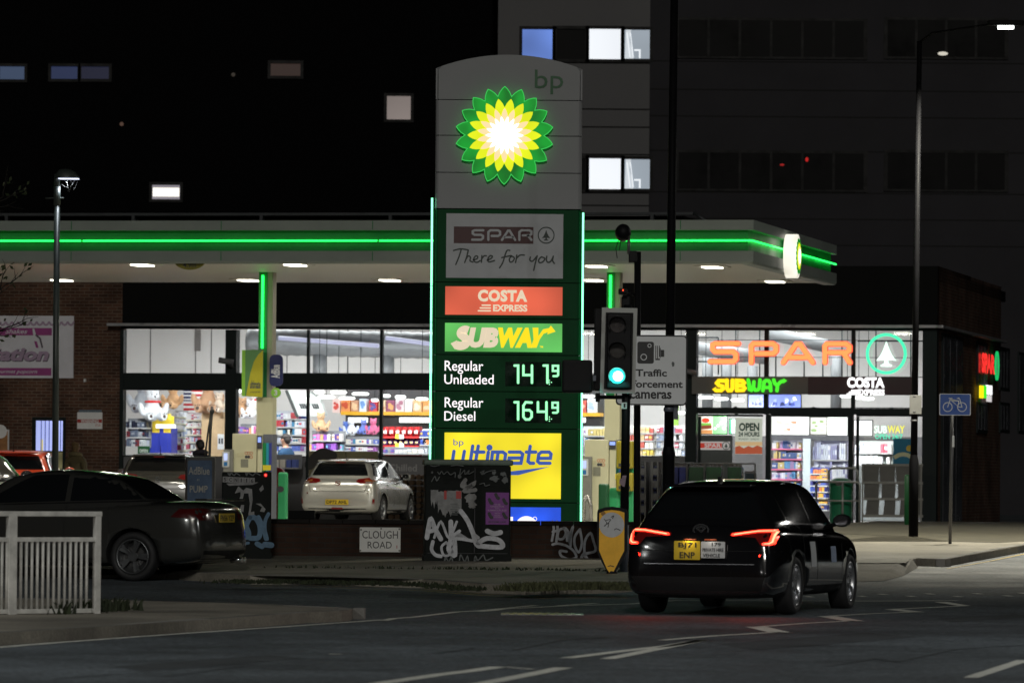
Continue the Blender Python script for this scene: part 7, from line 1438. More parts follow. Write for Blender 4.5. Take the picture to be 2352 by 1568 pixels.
# ================================================================== CARS
RUB = mat('tyre_rubber', (.012, .012, .013), .7, var=.15, vs=8); GLS = mat('car_glass', (.006, .007, .008), .05, var=0); TRM = mat('car_black_trim', (.006, .006, .0065), .5, var=.1, spec=.15); ALU = mat('alloy_silver', (.42, .43, .45), .3, metal=.85, var=.1); CHR = mat('chrome', (.6, .6, .62), .12, metal=1, var=0)
YPL = mat('plate_yellow', (.58, .40, .02), .35, var=.05); WPL = mat('plate_white_reflective', (.55, .56, .57), .35, var=.05); ARCH = mat('wheel_arch', (.006, .006, .006), .9, var=0); REDL = mat('tail_lens_red', (.16, .008, .008), .12, var=0)
def tmp_obj(b, mats):
    me = bpy.data.meshes.new('t'); b.to_mesh(me); b.free()
    for m in mats: me.materials.append(m)
    o = bpy.data.objects.new('t', me); COL.objects.link(o); return o
def evalmesh(o, kill=True):
    dg = bpy.context.evaluated_depsgraph_get(); me = bpy.data.meshes.new_from_object(o.evaluated_get(dg))
    if kill: bpy.data.objects.remove(o)
    return me
def loft(b, rings, close_ring):
    R_ = [[b.verts.new(p) for p in r] for r in rings]; n = len(R_[0])
    for a, c in zip(R_, R_[1:]):
        for k in range(n if close_ring else n - 1): b.faces.new((a[k], a[(k + 1) % n], c[(k + 1) % n], c[k]))
    b.faces.new(R_[0][::-1]); b.faces.new(R_[-1])
FR = (0, 0, .10, .30, .60, .86, .96, 1.0, 1.012); FW = (0, .86, .965, 1.0, .995, .965, .90, .55, 0)
def lower_body(spec, paint):
    b = bmesh.new(); rings = []
    for (y, w_, zl, zt, lean) in spec['st']:
        half = [(w_ * fw, y + lean * max(0, fr - .35) * (zt - zl), zl + fr * (zt - zl)) for fr, fw in zip(FR, FW)]
        rings.append(half + [(-x, yy, z) for x, yy, z in half[-2:0:-1]])
    loft(b, rings, True); bmesh.ops.recalc_face_normals(b, faces=list(b.faces)); o = tmp_obj(b, [paint, ARCH])
    o.modifiers.new('s', 'SUBSURF').levels = 2
    r = spec['r'] + .045; cut = bmesh.new()
    for wy in spec['wy']:
        for s in (-1, 1):
            M = Matrix.Translation((s * (spec['W'] / 2 + .05), wy, spec['r'])) @ Matrix.Rotation(R(90), 4, 'Y'); bmesh.ops.create_cone(cut, cap_ends=True, segments=36, radius1=r, radius2=r, depth=.62, matrix=M)
    co = tmp_obj(cut, [ARCH]); bo = o.modifiers.new('b', 'BOOLEAN'); bo.operation = 'DIFFERENCE'; bo.object = co; bo.solver = 'EXACT'
    me = evalmesh(o); bpy.data.objects.remove(co)
    b = bmesh.new(); b.from_mesh(me)
    for f in b.faces:
        c = f.calc_center_median(); dark = False
        for wy in spec['wy']:
            q = math.hypot(c.y - wy, c.z - spec['r'])
            if q < r + .003 and abs(c.x) > spec['W'] / 2 - .29 and (q > r - .03 or abs(c.x) < spec['W'] / 2 - .24): dark = True
        if c.z < spec.get('sill', .235): dark = True
        f.material_index = 1 if dark else 0; f.smooth = not dark
    return b
def greenhouse(spec, paint):
    b = bmesh.new(); rings = []
    for (yb, yt, zr, wb_, wt) in spec['gh']:
        zb = spec['belt'] - .09; H = zr - zb; half = [(wb_, 0), (wb_ * .992, .14), (wb_ + (wt - wb_) * .52, .55), (wt + .035, .84), (wt * .97, .945), (wt * .62, .99), (0, 1.0)]
        pts = [(x, yb + (yt - yb) * min(1, f), zb + f * H) for x, f in half]; rings.append(pts + [(-x, y, z) for x, y, z in pts[-2::-1]])
    loft(b, rings, False); bmesh.ops.recalc_face_normals(b, faces=list(b.faces)); o = tmp_obj(b, [paint]); o.modifiers.new('s', 'SUBSURF').levels = 2
    me = evalmesh(o); b = bmesh.new(); b.from_mesh(me); bpy.data.meshes.remove(me)
    for f in b.faces: f.smooth = True
    return b
AX = {'R': (lambda a, z: Vector((3, a, z)), Vector((-1, 0, 0))), 'L': (lambda a, z: Vector((-3, a, z)), Vector((1, 0, 0))), 'B': (lambda a, z: Vector((a, -6, z)), Vector((0, 1, 0))), 'F': (lambda a, z: Vector((a, 6, z)), Vector((0, -1, 0))), 'T': (lambda a, z: Vector((a, z, 5)), Vector((0, 0, -1)))}
class Car:
    def __init__(s, name, label, loc, rz, spec, paint, group=None):
        s.spec = spec; s.t = thing(name, label, 'car', None, group, loc, rz)
        b = lower_body(spec, paint); g_ = greenhouse(spec, paint); me = bpy.data.meshes.new('g'); g_.to_mesh(me); g_.free(); b.from_mesh(me); bpy.data.meshes.remove(me)
        me = bpy.data.meshes.new('body'); b.to_mesh(me); s.bvh = BVHTree.FromBMesh(b); b.free(); me.materials.append(paint); me.materials.append(ARCH)
        s.body = bpy.data.objects.new('body', me); COL.objects.link(s.body); s.body.parent = s.t
    def patch(s, name, pts, ax, m, off=.004, par=None, step=.07, mb=None):
        b = bmesh.new(); f = b.faces.new([b.verts.new((x, y, 0)) for x, y in pts]); bmesh.ops.triangulate(b, faces=[f])
        xs = [p[0] for p in pts]; ys_ = [p[1] for p in pts]
        for lo, hi, no in ((min(xs), max(xs), (1, 0, 0)), (min(ys_), max(ys_), (0, 1, 0))):
            k = lo + step
            while k < hi - .005: bmesh.ops.bisect_plane(b, geom=list(b.verts) + list(b.edges) + list(b.faces), plane_co=(k, k, 0), plane_no=no); k += step
        o_, d = AX[ax]
        for v in b.verts:
            h = s.bvh.ray_cast(o_(v.co.x, v.co.y), d)
            if h[0] is None: q = s.bvh.find_nearest(o_(v.co.x, v.co.y) + d * 2.2); v.co = q[0] - d * off
            else: nn = h[1] if h[1].dot(d) < 0 else -h[1]; v.co = h[0] + (nn * .75 - d * .25) * off
        b.verts.index_update(); own = mb is None; mb = mb or MB(); mb.add([tuple(v.co) for v in b.verts], [[v.index for v in f.verts] for f in b.faces], m, True); b.free()
        return mb.build(name, par or s.t) if own else mb
    def line(s, name, pts, ax, m, wd=.012, off=.0035, par=None, mb=None):
        own = mb is None; mb = mb or MB()
        for a, c in zip(pts, pts[1:]):
            a, c = Vector(a), Vector(c); d = (c - a).normalized(); nn = Vector((-d.y, d.x)) * wd / 2; s.patch('', [tuple(a + nn), tuple(c + nn), tuple(c - nn), tuple(a - nn)], ax, m, off, mb=mb, step=.12)
        return mb.build(name, par or s.body) if own else mb
    def hit(s, a, z, ax): o_, d = AX[ax]; h = s.bvh.ray_cast(o_(a, z), d); return h[0] if h[0] is not None else s.bvh.find_nearest(o_(a, z) + d * 2.2)[0]
    def wheels(s, spokes=5, style='twin', rim=ALU):
        sp = s.spec; r = sp['r']; rr = r * .70
        for wy in sp['wy']:
            for sd in (-1, 1):
                x = sd * (sp['W'] / 2 - .03); M = Matrix.Translation((x, wy, r)) @ Matrix.Rotation(R(90) * sd, 4, 'Y')
                mb = MB(); mb.lathe([(rr * .96, -.10), (rr, -.02), (rr + .012, .005), (r * .9, .012), (r * .98, -.02), (r, -.05), (r, -.16), (r * .97, -.20), (rr, -.21)], RUB, 40, M); w_ = mb.build('wheel', s.t)
                mb = MB(); mb.lathe([(rr, -.03), (rr + .004, -.0), (rr - .012, .004), (rr - .02, -.02), (rr - .03, -.10), (.03, -.11)], rim, 40, M); P = M
                for k in range(spokes):
                    a = 2 * math.pi * (k + .25) / spokes
                    for off in ((-.11, .11) if style == 'twin' else (0,)):
                        wd = .045 if style == 'twin' else .09
                        Q = M @ Matrix.Rotation(a, 4, 'Z'); mb.add([(.04, off * .3 - wd / 2, -.02), (rr - .015, off - wd / 2, -.012), (rr - .015, off + wd / 2, -.012), (.04, off * .3 + wd / 2, -.02), (.04, off * .3 - wd / 2, -.05), (rr - .015, off - wd / 2, -.05), (rr - .015, off + wd / 2, -.05), (.04, off * .3 + wd / 2, -.05)], [(0, 1, 2, 3), (4, 5, 6, 7), (0, 1, 5, 4), (2, 3, 7, 6)], rim, M=Q)
                mb.disc(0, 0, .065, -.03, -.008, rim, M, n=18); mb.build('rim', w_); mb = MB(); mb.disc(0, 0, rr * .93, -.112, -.105, ARCH, M); mb.disc(0, 0, rr * .62, -.10, -.085, mat('brake_disc', (.1, .1, .1), .4, metal=.7), M); mb.build('brake', w_)
    def plate(s, lines, x0, x1, z0, z1, m, name='number_plate', tilt=0.0, off=.012):
        y = min(s.hit((x0 + x1) / 2, z, 'B').y for z in (z0, z1)) - off; mb = MB(FRONT(y)); mb.rrect(x0, x1, z0, z1, .01, -.004, .006, m); p = mb.build(name, s.t); mb = MB(FRONT(y)); n = len(lines); h = (z1 - z0) / n
        for k, (tx, fx0, fx1) in enumerate(lines): zt = z1 - k * h; mb.text(tx, x0 + (x1 - x0) * fx0, x0 + (x1 - x0) * fx1, zt - h * .84, zt - h * .18, .009, INKB, bold=.02)
        mb.build('lettering', p); return p, y
    def mirror(s, y, z, m, sides=(-1, 1)):
        for sd in sides:
            h = s.hit(y, z - .03, 'R' if sd > 0 else 'L'); mb = MB(); c = (h.x + sd * .14, y, z + .03); mb.ball(c, (.11, .075, .075), m, seg=14); mb.tube((h.x - sd * .02, y + .03, z - .04), (h.x + sd * .08, y + .02, z), .025, TRM, n=8); mi = mb.build('wing_mirror', s.t); mb = MB(); mb.disc(c[0], c[2], .06, 0, .003, CHR, FRONT(c[1] - .07), sx=1.35); mb.build('mirror_glass', mi)
    def antenna(s, y, fin=False, x=0.0):
        h = s.hit(x, y, 'T'); mb = MB()
        if fin: mb.poly([(y - .09, h.z - .01), (y + .07, h.z - .01), (y - .05, h.z + .06), (y - .09, h.z + .055)], -.015, .015, TRM, SIDE(x))
        else: mb.tube((x, y, h.z - .01), (x, y - .12, h.z + .17), .006, TRM, n=6); mb.ball((x, y, h.z), (.025, .035, .02), TRM, seg=8)
        mb.build('antenna', s.t)
# ---- dark estate car
EST = dict(W=1.79, r=.325, wy=(-1.33, 1.37), belt=.99, st=[(-2.33, .72, .27, .84, .14), (-2.29, .81, .21, .95, .2), (-2.14, .868, .18, 1.0, .08), (-1.7, .895, .17, 1.01, 0), (-.8, .895, .18, .985, 0), (.2, .89, .18, .965, 0), (1.0, .885, .18, .95, 0), (1.5, .88, .20, .90, 0), (2.0, .83, .22, .80, 0), (2.24, .72, .27, .70, -.1), (2.31, .58, .33, .62, -.1)],
           gh=[(-2.20, -1.76, 1.375, .69, .47), (-2.14, -1.70, 1.41, .77, .52), (-1.6, -1.38, 1.47, .815, .565), (-.6, -.5, 1.50, .825, .59), (.2, .0, 1.49, .815, .585), (.85, .35, 1.44, .79, .58), (1.28, .60, 1.37, .74, .53)])
BPT = mat('car_paint_black', (.006, .006, .007), .10, var=0, coat=1.0, spec=.6)
YAW = R(-16.2); HB = Vector((-math.sin(YAW), math.cos(YAW), 0)); rc = gnd(1598, 1408); rc = at(1604, 1300, 62.3); cpos = Vector((rc.x, rc.y, 0)) + HB * 2.33; cpos.z = g(cpos.y)
bc = Car('estate_car', 'black estate car driving off with lit red tail lights and two rear plates', cpos, YAW, EST, BPT)
def sym(pts): return [(-x, z) for x, z in pts][::-1]
bc.patch('rear_window', [(-.64, 1.045), (.64, 1.045), (.59, 1.16), (.475, 1.335), (-.475, 1.335), (-.59, 1.16)], 'B', GLS)
mb = MB(); mb.bbox(-.49, .49, -1.93, -1.70, 1.40, 1.432, BPT, .012); mb.build('roof_spoiler', bc.t)
bc.antenna(-1.35, True)
for sd in 'RL':
    bc.patch('side_window', [(-1.95, 1.04), (-1.45, 1.03), (-1.45, 1.36), (-1.6, 1.355), (-1.85, 1.22)], sd, GLS); bc.patch('side_window', [(-1.40, 1.03), (-.42, 1.01), (-.42, 1.385), (-.9, 1.385), (-1.38, 1.365)], sd, GLS); bc.patch('side_window', [(-.35, 1.01), (.80, .99), (.72, 1.06), (.30, 1.30), (.12, 1.375), (-.35, 1.385)], sd, GLS)
    bc.line('door_seam', [(-1.02, .62), (-.98, .95), (-1.2, 1.0)], sd, ARCH); bc.line('door_seam', [(-.38, .28), (-.38, 1.0)], sd, ARCH); bc.line('door_seam', [(.85, .28), (.92, .97)], sd, ARCH); bc.patch('sill_trim', [(-.95, .24), (.95, .24), (.95, .31), (-.95, .31)], sd, TRM)
    for y in (-.85, .1): bc.patch('door_handle', [(y, .835), (y + .2, .835), (y + .2, .865), (y, .865)], sd, BPT, off=.03)
    bc.patch('window_trim', [(-1.98, 1.00), (.82, .97), (.82, .985), (-1.98, 1.018)], sd, CHR, off=.006)
bc.patch('door_sticker', [(-.72, .52), (-.46, .52), (-.46, .80), (-.72, .80)], 'R', WPL); bc.patch('door_sticker', [(.30, .56), (.56, .56), (.56, .74), (.30, .74)], 'R', mat('sticker_pale_blue', (.30, .36, .50), .4, var=.3, vs=14))
TLR = lit('tail_light_red', (255, 44, 28), 7.0, sample=True); TLC = lit('tail_light_core', (255, 150, 110), 3.0)
for sgn_ in (1, -1):
    fl_ = (lambda p: p) if sgn_ > 0 else sym
    h_ = bc.patch('tail_light', fl_([(.335, .866), (.62, .85), (.68, .77), (.82, .765), (.845, .95), (.62, .942), (.335, .90)]), 'B', REDL, off=.006)
    mb = MB()
    for pts in ([(.345, .874), (.37, .868), (.64, .906), (.80, .910), (.838, .938), (.64, .930), (.36, .892)], [(.78, .904), (.838, .938), (.82, .785), (.78, .768), (.70, .770), (.70, .792), (.76, .80), (.77, .83)]): bc.patch('', fl_(pts), 'B', TLR, off=.012, mb=mb, step=.05)
    mb.build('light_strip', h_); lamp('AREA', h_, (sgn_ * .66, -2.42, .84), 2.4, (1, .06, .03), .25, (R(68), 0, R(180)), name='tail_bulb')
    mb = MB()
    for pts in ([(.38, .876), (.64, .914), (.80, .918), (.80, .924), (.64, .922), (.38, .886)], [(.80, .915), (.815, .915), (.80, .80), (.77, .782), (.72, .780), (.72, .787), (.765, .79), (.785, .81)]): bc.patch('', fl_(pts), 'B', TLC, off=.016, mb=mb, step=.05)
    mb.build('light_core', h_)
bc.patch('tailgate_seam', [(-.86, .70), (.86, .70), (.86, .706), (-.86, .706)], 'B', ARCH, off=.003); bc.patch('bumper_chrome_line', [(-.62, .555), (.62, .555), (.62, .562), (-.62, .562)], 'B', mat('bumper_line', (.3, .3, .32), .3, metal=.6), off=.008)  # the pale bumper strip is a painted lamp highlight along the crease
bc.patch('bumper_insert', [(-.70, .27), (.70, .27), (.74, .42), (-.74, .42)], 'B', TRM, off=.006)
p_, y_ = bc.plate([('BJ71', .17, .86), ('ENP', .22, .80)], -.275, .02, .605, .81, YPL, off=.03); bc.plate([('179', .45, .83), ('PRIVATE HIRE', .06, .94), ('VEHICLE', .08, .8)], .03, .30, .625, .805, WPL, 'licence_plate', off=.032)
mb = MB(); 
for x in (-.10, .13): mb.box(x - .06, x + .06, y_ - .01, y_ + .05, .822, .832, lit('plate_lamp_glow', (150, 70, 40), 1.0))
pl_ = mb.build('plate_lamp', bc.t); lamp('AREA', pl_, (-.1, y_ - .05, .85), .28, (1, .85, .6), .05, (R(20), 0, 0), name='plate_bulb'); lamp('AREA', pl_, (.15, y_ - .05, .85), .08, (1, .9, .75), .05, (R(20), 0, 0), name='plate_bulb')
y = bc.hit(0, .925, 'B').y; mb = MB(FRONT(y - .004)); mb.ring(0, .93, .055, .068, 0, .012, CHR, sx=1.35); mb.ring(0, .935, .02, .03, 0, .011, CHR, sx=1.0, n=20); mb.ring(0, .95, .016, .026, .0005, .0105, CHR, sx=2.2, n=20); mb.build('badge', bc.t)
bc.mirror(.70, 1.0, BPT); bc.wheels(5, 'twin')
# ---- silver hatchback
HAT = dict(W=1.765, r=.315, wy=(-1.27, 1.27), belt=.98, st=[(-2.03, .74, .34, .84, .12), (-1.99, .82, .27, .96, .2), (-1.85, .868, .22, 1.0, .08), (-1.5, .883, .19, 1.0, 0), (-.7, .883, .18, .975, 0), (.2, .88, .18, .955, 0), (.9, .875, .18, .94, 0), (1.3, .87, .20, .89, 0), (1.75, .82, .22, .80, 0), (1.97, .72, .27, .70, -.1), (2.03, .58, .33, .62, -.1)],
           gh=[(-1.90, -1.60, 1.345, .69, .53), (-1.85, -1.55, 1.365, .765, .575), (-1.3, -1.15, 1.405, .80, .595), (-.5, -.4, 1.43, .81, .605), (.2, .0, 1.425, .80, .60), (.8, .3, 1.39, .775, .575), (1.22, .5, 1.33, .73, .53)])
SLV = mat('car_paint_silver', (.54, .535, .50), .26, metal=.55, var=0, coat=.8)
def hatch(name, label, loc, rz, paint, plate, lights=REDL, grp=None, wiper=True, detail=True):
    c = Car(name, label, loc, rz, HAT, paint, grp)
    c.patch('rear_window', [(-.63, 1.05), (.63, 1.05), (.60, 1.14), (.52, 1.305), (-.52, 1.305), (-.60, 1.14)], 'B', GLS); mb = MB(); mb.bbox(-.52, .52, -1.72, -1.52, 1.355, 1.385, paint, .012); mb.build('roof_spoiler', c.t); c.antenna(-1.2)
    mb = MB(); mb.bbox(-.11, .11, -1.725, -1.70, 1.325, 1.35, REDL, .005); mb.build('brake_light', c.t)
    for sd in 'RL':
        c.patch('side_window', [(-1.62, 1.05), (-1.22, 1.03), (-1.2, 1.33), (-1.4, 1.31)], sd, GLS); c.patch('side_window', [(-1.16, 1.02), (-.40, 1.0), (-.40, 1.365), (-.8, 1.365), (-1.14, 1.34)], sd, GLS); c.patch('side_window', [(-.33, 1.0), (.74, .98), (.68, 1.04), (.28, 1.27), (.10, 1.35), (-.33, 1.36)], sd, GLS)
        c.line('door_seam', [(-.36, .28), (-.36, .99)], sd, ARCH); c.line('door_seam', [(.80, .28), (.88, .96)], sd, ARCH); c.line('door_seam', [(-1.0, .6), (-.95, .95)], sd, ARCH); c.patch('sill_trim', [(-.9, .22), (.9, .22), (.9, .30), (-.9, .30)], sd, TRM)
        for y in (-.83, .06): c.patch('door_handle', [(y, .84), (y + .18, .84), (y + .18, .868), (y, .868)], sd, paint, off=.03)
    for s_ in (1, -1):
        f_ = (lambda p: p) if s_ > 0 else sym
        h = c.patch('tail_light', f_([(.40, .915), (.50, .88), (.80, .875), (.87, .93), (.84, 1.0), (.66, 1.005), (.44, .975)]), 'B', lights, off=.006); c.patch('light_core', f_([(.58, .915), (.78, .91), (.80, .95), (.60, .96)]), 'B', mat('lens_amber', (.28, .09, .03), .15), off=.011, par=h); c.patch('reflector', f_([(.78, .43), (.82, .43), (.83, .54), (.79, .54)]), 'B', REDL, off=.006)
    c.patch('bumper_insert', [(-.60, .25), (.60, .25), (.66, .33), (-.66, .33)], 'B', TRM, off=.006); c.line('tailgate_seam', [(-.70, .98), (-.62, .70), (.62, .70), (.70, .98)], 'B', ARCH, .010); c.patch('rear_fog_light', [(-.14, .315), (.14, .315), (.12, .35), (-.12, .35)], 'B', REDL, off=.01)
    c.patch('plate_recess', [(-.36, .39), (.36, .39), (.32, .56), (-.32, .56)], 'B', paint, off=.002)
    c.plate([(plate, .05, .95)], -.26, .26, .41, .525, YPL, off=.016); y = c.hit(0, .87, 'B').y; mb = MB(FRONT(y - .004)); mb.ring(0, .885, .045, .058, 0, .012, CHR, n=24); mb.stroke([(-.03, .90), (.0, .885), (.03, .87)], .016, .0, .010, CHR); mb.build('badge', c.t)
    c.mirror(.62, 1.0, paint); c.wheels(5, 'single'); return c
def place(u, d, yaw, back=2.03):
    p = at(u, 1150, d); h = Vector((-math.sin(yaw), math.cos(yaw), 0)); q = Vector((p.x, p.y, 0)) + h * back; q.z = g(q.y) + .004; return q
YS_ = R(-13)
sc = hatch('hatchback_car', 'silver five door hatchback parked at the shop window, plate DP72 AHL', place(771, 118.5, YS_), YS_, SLV, 'DP72 AHL'); sc.t.scale = (.95, .95, .95)
RPT = mat('car_paint_red', (.62, .055, .012), .3, var=0, coat=.7); rcx = hatch('hatchback_car', 'orange red hatchback at the brick end of the shop, far behind the dark saloon', place(20, 108, R(-1)), R(-1), RPT, 'YK15 OVX')
GPT = mat('car_paint_dark_grey', (.045, .045, .04), .25, var=0, coat=.8); hatch('hatchback_car', 'dark olive grey hatchback seen over the roof of the dark saloon', place(362, 114, R(0)), R(0), GPT, 'LS63 KWD')
DPT = mat('car_paint_dark_blue', (.012, .014, .02), .2, var=0, coat=.8); hatch('hatchback_car', 'black hatchback mostly out of view whose mirror shows before the red one', place(-112, 97, R(-6), 1.2), R(-14), DPT, 'FD10 EVH')
REDD = mat('tail_lens_dark', (.055, .004, .004), .15, var=0)
# ---- dark saloon
SAL = dict(W=1.76, r=.318, wy=(-1.36, 1.31), belt=.97, st=[(-2.33, .70, .36, .88, .10), (-2.28, .79, .28, .99, .14), (-2.12, .85, .23, 1.03, .06), (-1.7, .876, .2, 1.03, 0), (-.8, .88, .18, .99, 0), (.2, .88, .18, .955, 0), (1.0, .87, .18, .92, 0), (1.5, .86, .20, .86, 0), (1.95, .81, .22, .76, 0), (2.23, .70, .27, .66, -.1), (2.32, .55, .33, .58, -.1)],
           gh=[(-1.82, -1.05, 1.30, .62, .50), (-1.70, -.95, 1.345, .72, .56), (-1.2, -.62, 1.405, .78, .59), (-.5, -.3, 1.435, .80, .60), (.2, .05, 1.425, .79, .60), (.8, .35, 1.38, .77, .58), (1.30, .55, 1.31, .72, .53)])
SPT = mat('car_paint_graphite', (.045, .045, .042), .18, metal=.35, var=0, coat=.8)
RZS = R(71); hs = Vector((-math.sin(RZS), math.cos(RZS), 0)); rs_ = Vector((math.cos(RZS), math.sin(RZS), 0)); wp_ = at(307, 1300, 73.0); c0 = Vector((wp_.x, wp_.y, 0)) + rs_ * .80 + hs * 1.36; c0.z = g(wp_.y) + .0
sl_ = Car('saloon_car', 'dark graphite saloon with alloy wheels turning past the white guard rail', c0, RZS, SAL, SPT)
sl_.patch('rear_window', [(-.60, 1.06), (.60, 1.06), (.56, 1.14), (.46, 1.31), (-.46, 1.31), (-.56, 1.14)], 'B', GLS)
for sd in 'LR':
    sl_.patch('side_window', [(-1.42, 1.05), (-.45, 1.02), (-.45, 1.365), (-.75, 1.365), (-1.12, 1.27)], sd, GLS); sl_.patch('side_window', [(-.38, 1.02), (.78, .98), (.72, 1.03), (.30, 1.26), (.10, 1.35), (-.38, 1.365)], sd, GLS); sl_.patch('window_trim', [(-1.5, 1.02), (.82, .955), (.82, .968), (-1.5, 1.04)], sd, TRM, off=.006)
    sl_.line('door_seam', [(-1.05, .62), (-1.0, .92), (-1.25, 1.02)], sd, ARCH); sl_.line('door_seam', [(-.41, .28), (-.41, 1.0)], sd, ARCH); sl_.line('door_seam', [(.84, .28), (.90, .95)], sd, ARCH); sl_.line('fuel_flap', [(-1.62, .78), (-1.45, .78), (-1.45, .92), (-1.62, .92), (-1.62, .78)], sd, ARCH, .008); sl_.patch('sill_trim', [(-.95, .22), (.95, .22), (.95, .29), (-.95, .29)], sd, TRM)
    for y in (-.86, .05): sl_.patch('door_handle', [(y, .85), (y + .2, .85), (y + .2, .88), (y, .88)], sd, CHR, off=.03)
    sl_.patch('side_tail_light', [(-2.20, .80), (-2.18, .935), (-1.98, .925), (-1.88, .83)], sd, REDD, off=.006)
for s_ in (1, -1):
    f_ = (lambda p: p) if s_ > 0 else sym
    sl_.patch('tail_light', f_([(.44, .79), (.76, .79), (.80, .94), (.46, .93)]), 'B', REDD, off=.006)
mb = MB(); mb.bbox(-.66, .66, -2.31, -2.14, 1.035, 1.065, SPT, .012); mb.build('boot_spoiler', sl_.t)
sl_.plate([('FN56 YZP', .05, .95)], -.26, .26, .76, .875, YPL, off=.02); sl_.patch('bumper_insert', [(-.7, .29), (.7, .29), (.72, .40), (-.72, .40)], 'B', TRM, off=.006); sl_.patch('bumper_line', [(-.74, .62), (.74, .62), (.74, .628), (-.74, .628)], 'B', ARCH, off=.004); sl_.mirror(.66, 1.0, SPT); sl_.wheels(5, 'twin', mat('dull_alloy', (.16, .165, .17), .35, metal=.8, var=.15))
mb = MB(); mb.tube((.45, -2.36, .27), (.45, -2.2, .27), .04, CHR, n=14); mb.tube((.55, -2.36, .27), (.55, -2.2, .27), .04, CHR, n=14); mb.build('exhaust', sl_.t)

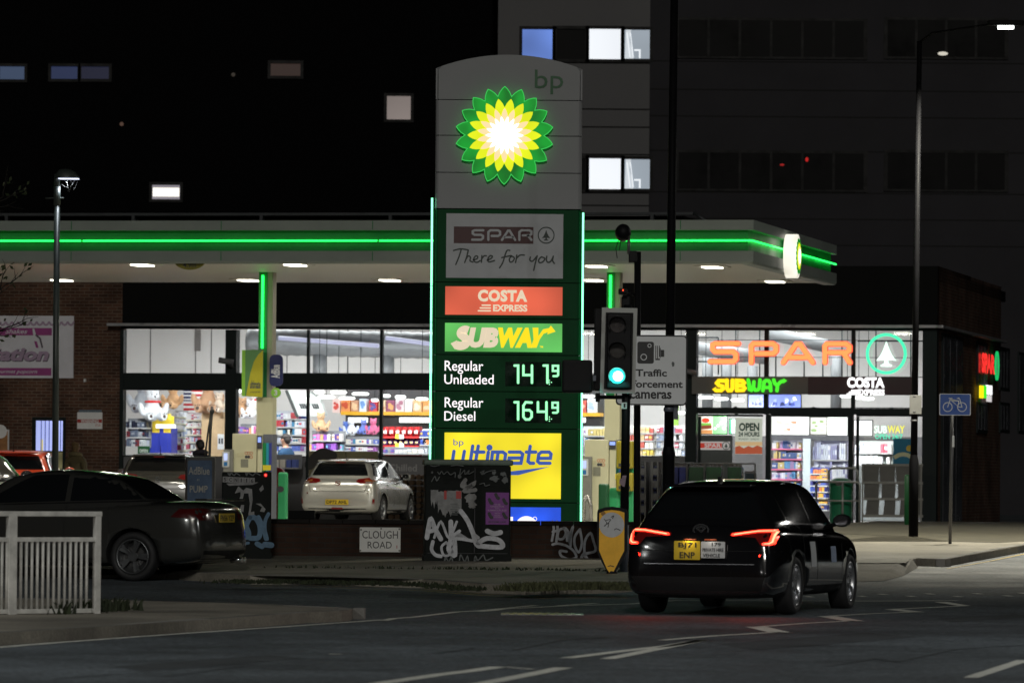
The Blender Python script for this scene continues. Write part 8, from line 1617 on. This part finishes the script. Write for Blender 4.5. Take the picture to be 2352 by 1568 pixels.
# ================================================================== PEOPLE
def skin(pts, edges, radii, m, name, par, lvl=2, root=0):
    b = bmesh.new(); L_ = b.verts.layers.skin.verify(); vs = [b.verts.new(p) for p in pts]
    for e in edges: b.edges.new((vs[e[0]], vs[e[1]]))
    for v, r in zip(vs, radii): v[L_].radius = r if isinstance(r, tuple) else (r, r)
    vs[root][L_].use_root = True
    o = tmp_obj(b, []); o.modifiers.new('k', 'SKIN').use_smooth_shade = True; o.modifiers.new('s', 'SUBSURF').levels = lvl; me = evalmesh(o); me.materials.clear(); me.materials.append(m)
    for p in me.polygons: p.use_smooth = True
    me.name = name; ob = bpy.data.objects.new(name, me); COL.objects.link(ob); ob.parent = par; return ob
SKN = mat('skin', s2l((200, 150, 125)), .5, var=.08, vs=8)
def person(label, loc, rz, h, hair, top, legs, hairstyle='short', hood=None, arm=(.16, -.05)):
    """a standing figure facing local +y; arm = how far the hands reach (forward, up)"""
    t = thing('person', label, 'person', None, None, loc, rz); k = h / 1.75; t.scale = (k, k, k)
    P = [(0, 0, .95), (0, .01, 1.12), (0, .0, 1.30), (0, -.01, 1.44), (0, .0, 1.52), (0, .02, 1.60), (0, .02, 1.70)]; r = [(.155, .11), (.14, .10), (.165, .115), (.10, .08), (.052, .052), (.075, .09), (.065, .085)]; E = [(i, i + 1) for i in range(6)]
    for s in (-1, 1):
        i = len(P); P += [(s * .19, -.01, 1.40), (s * .235, -.02, 1.14), (s * .22, arm[0], 1.0 + arm[1]), (s * .21, arm[0] + .10, .98 + arm[1])]; r += [.06, .045, .034, .038]; E += [(3, i), (i, i + 1), (i + 1, i + 2), (i + 2, i + 3)]
        for f, (dx, dz, L2) in enumerate([(-.03, .01, .07), (-.01, .02, .085), (.01, .018, .08), (.028, .008, .065)]): j = len(P); P += [(s * .21 + dx, arm[0] + .15, .97 + arm[1] + dz * .5), (s * .21 + dx, arm[0] + .15 + L2 * .8, .945 + arm[1])]; r += [.011, .009]; E += [(i + 3, j), (j, j + 1)]
        j = len(P); P += [(s * .16, arm[0] + .13, .985 + arm[1])]; r += [.012]; E += [(i + 3, j)]
        i = len(P); P += [(s * .095, .0, .86), (s * .105, .015, .48), (s * .11, -.02, .09), (s * .12, .14, .035)]; r += [.09, .062, .042, .036]; E += [(0, i), (i, i + 1), (i + 1, i + 2), (i + 2, i + 3)]
    skin(P, E, r, SKN, 'body', t)
    hd = MB(); hd.ball((0, .115, 1.655), (.017, .022, .022), SKN, seg=8)
    for s in (-1, 1): hd.ball((s * .085, .02, 1.66), (.014, .022, .032), SKN, seg=8)
    hd.build('nose_and_ears', t); fm = MB()
    for s in (-1, 1): fm.ball((s * .032, .098, 1.685), (.014, .01, .009), mat('eye', (.03, .02, .02), .2), seg=8)
    fm.ball((0, .104, 1.612), (.026, .008, .007), mat('lips', s2l((170, 100, 95)), .5), seg=8); fm.build('eyes_and_mouth', t)
    TM = mat('cloth_%d_%d_%d' % top, s2l(top), .85, var=.15, vs=6); LM = mat('cloth_%d_%d_%d' % legs, s2l(legs), .85, var=.12, vs=6); HM = mat('hair_%d_%d_%d' % hair, s2l(hair), .6, var=.35, vs=30)
    Q = [(0, 0, .82), (0, .0, .98), (0, .01, 1.14), (0, .0, 1.31), (0, -.01, 1.43), (0, -.005, 1.50)]; q = [(.195, .15), (.18, .135), (.175, .13), (.19, .14), (.145, .115), (.075, .075)]; F_ = [(i, i + 1) for i in range(5)]
    for s in (-1, 1): i = len(Q); Q += [(s * .20, -.01, 1.39), (s * .24, -.02, 1.14), (s * .22, arm[0] + .02, 1.0 + arm[1])]; q += [.095, .07, .055]; F_ += [(4, i), (i, i + 1), (i + 1, i + 2)]
    skin(Q, F_, q, TM, 'coat', t)
    Q = [(0, 0, .93)]; q = [(.165, .125)]; F_ = []
    for s in (-1, 1): i = len(Q); Q += [(s * .095, .0, .84), (s * .105, .015, .48), (s * .11, -.015, .10)]; q += [.105, .078, .062]; F_ += [(0, i), (i, i + 1), (i + 1, i + 2)]
    skin(Q, F_, q, LM, 'trousers', t); sh_ = MB()
    for s in (-1, 1): sh_.ball((s * .115, .07, .045), (.052, .14, .05), TRM, seg=12)
    sh_.build('shoes', t); hb = MB()
    hb.ball((0, -.005, 1.715), (.093, .112, .085), HM, seg=16); hb.ball((0, -.05, 1.66), (.088, .075, .09), HM, seg=14)
    if hairstyle == 'bun': hb.ball((0, -.10, 1.76), (.06, .055, .055), HM, seg=12); hb.ball((0, -.06, 1.60), (.075, .06, .09), HM, seg=12)
    hb.build('hair', t)
    if hood: hm = MB(); hm.path([(.13 * math.cos(a), -.03 + .11 * math.sin(a), 1.50 - .03 * math.sin(a)) for a in [2 * math.pi * k_ / 16 for k_ in range(16)]], .05, mat('hood_%d_%d_%d' % hood, s2l(hood), .9, var=.4, vs=25, bump=.8, bs=50), closed=True); hm.build('hood', t)
    return t
def stand(u, v_top, d, h): p = at(u, v_top, d); return Vector((p.x, p.y, p.z - h))
px1 = g3(174, 1060, 128.2, .004); person('person with fair bun, olive coat and furry collar by the brick wall', px1, R(-20), 1.66, (150, 125, 90), (138, 126, 96), (40, 40, 44), 'bun', (165, 152, 118))
px2 = g3(459, 1050, 122, .004); person('person in a dark hooded jacket standing behind the swing board', px2, R(25), 1.70, (28, 24, 26), (34, 32, 44), (30, 30, 34), hood=(36, 34, 46))
px3 = g3(656, 1030, 132.6, .05); person('person with short dark hair and blue jacket inside the shop', px3, R(60), 1.88, (45, 38, 36), (44, 82, 120), (40, 44, 60))
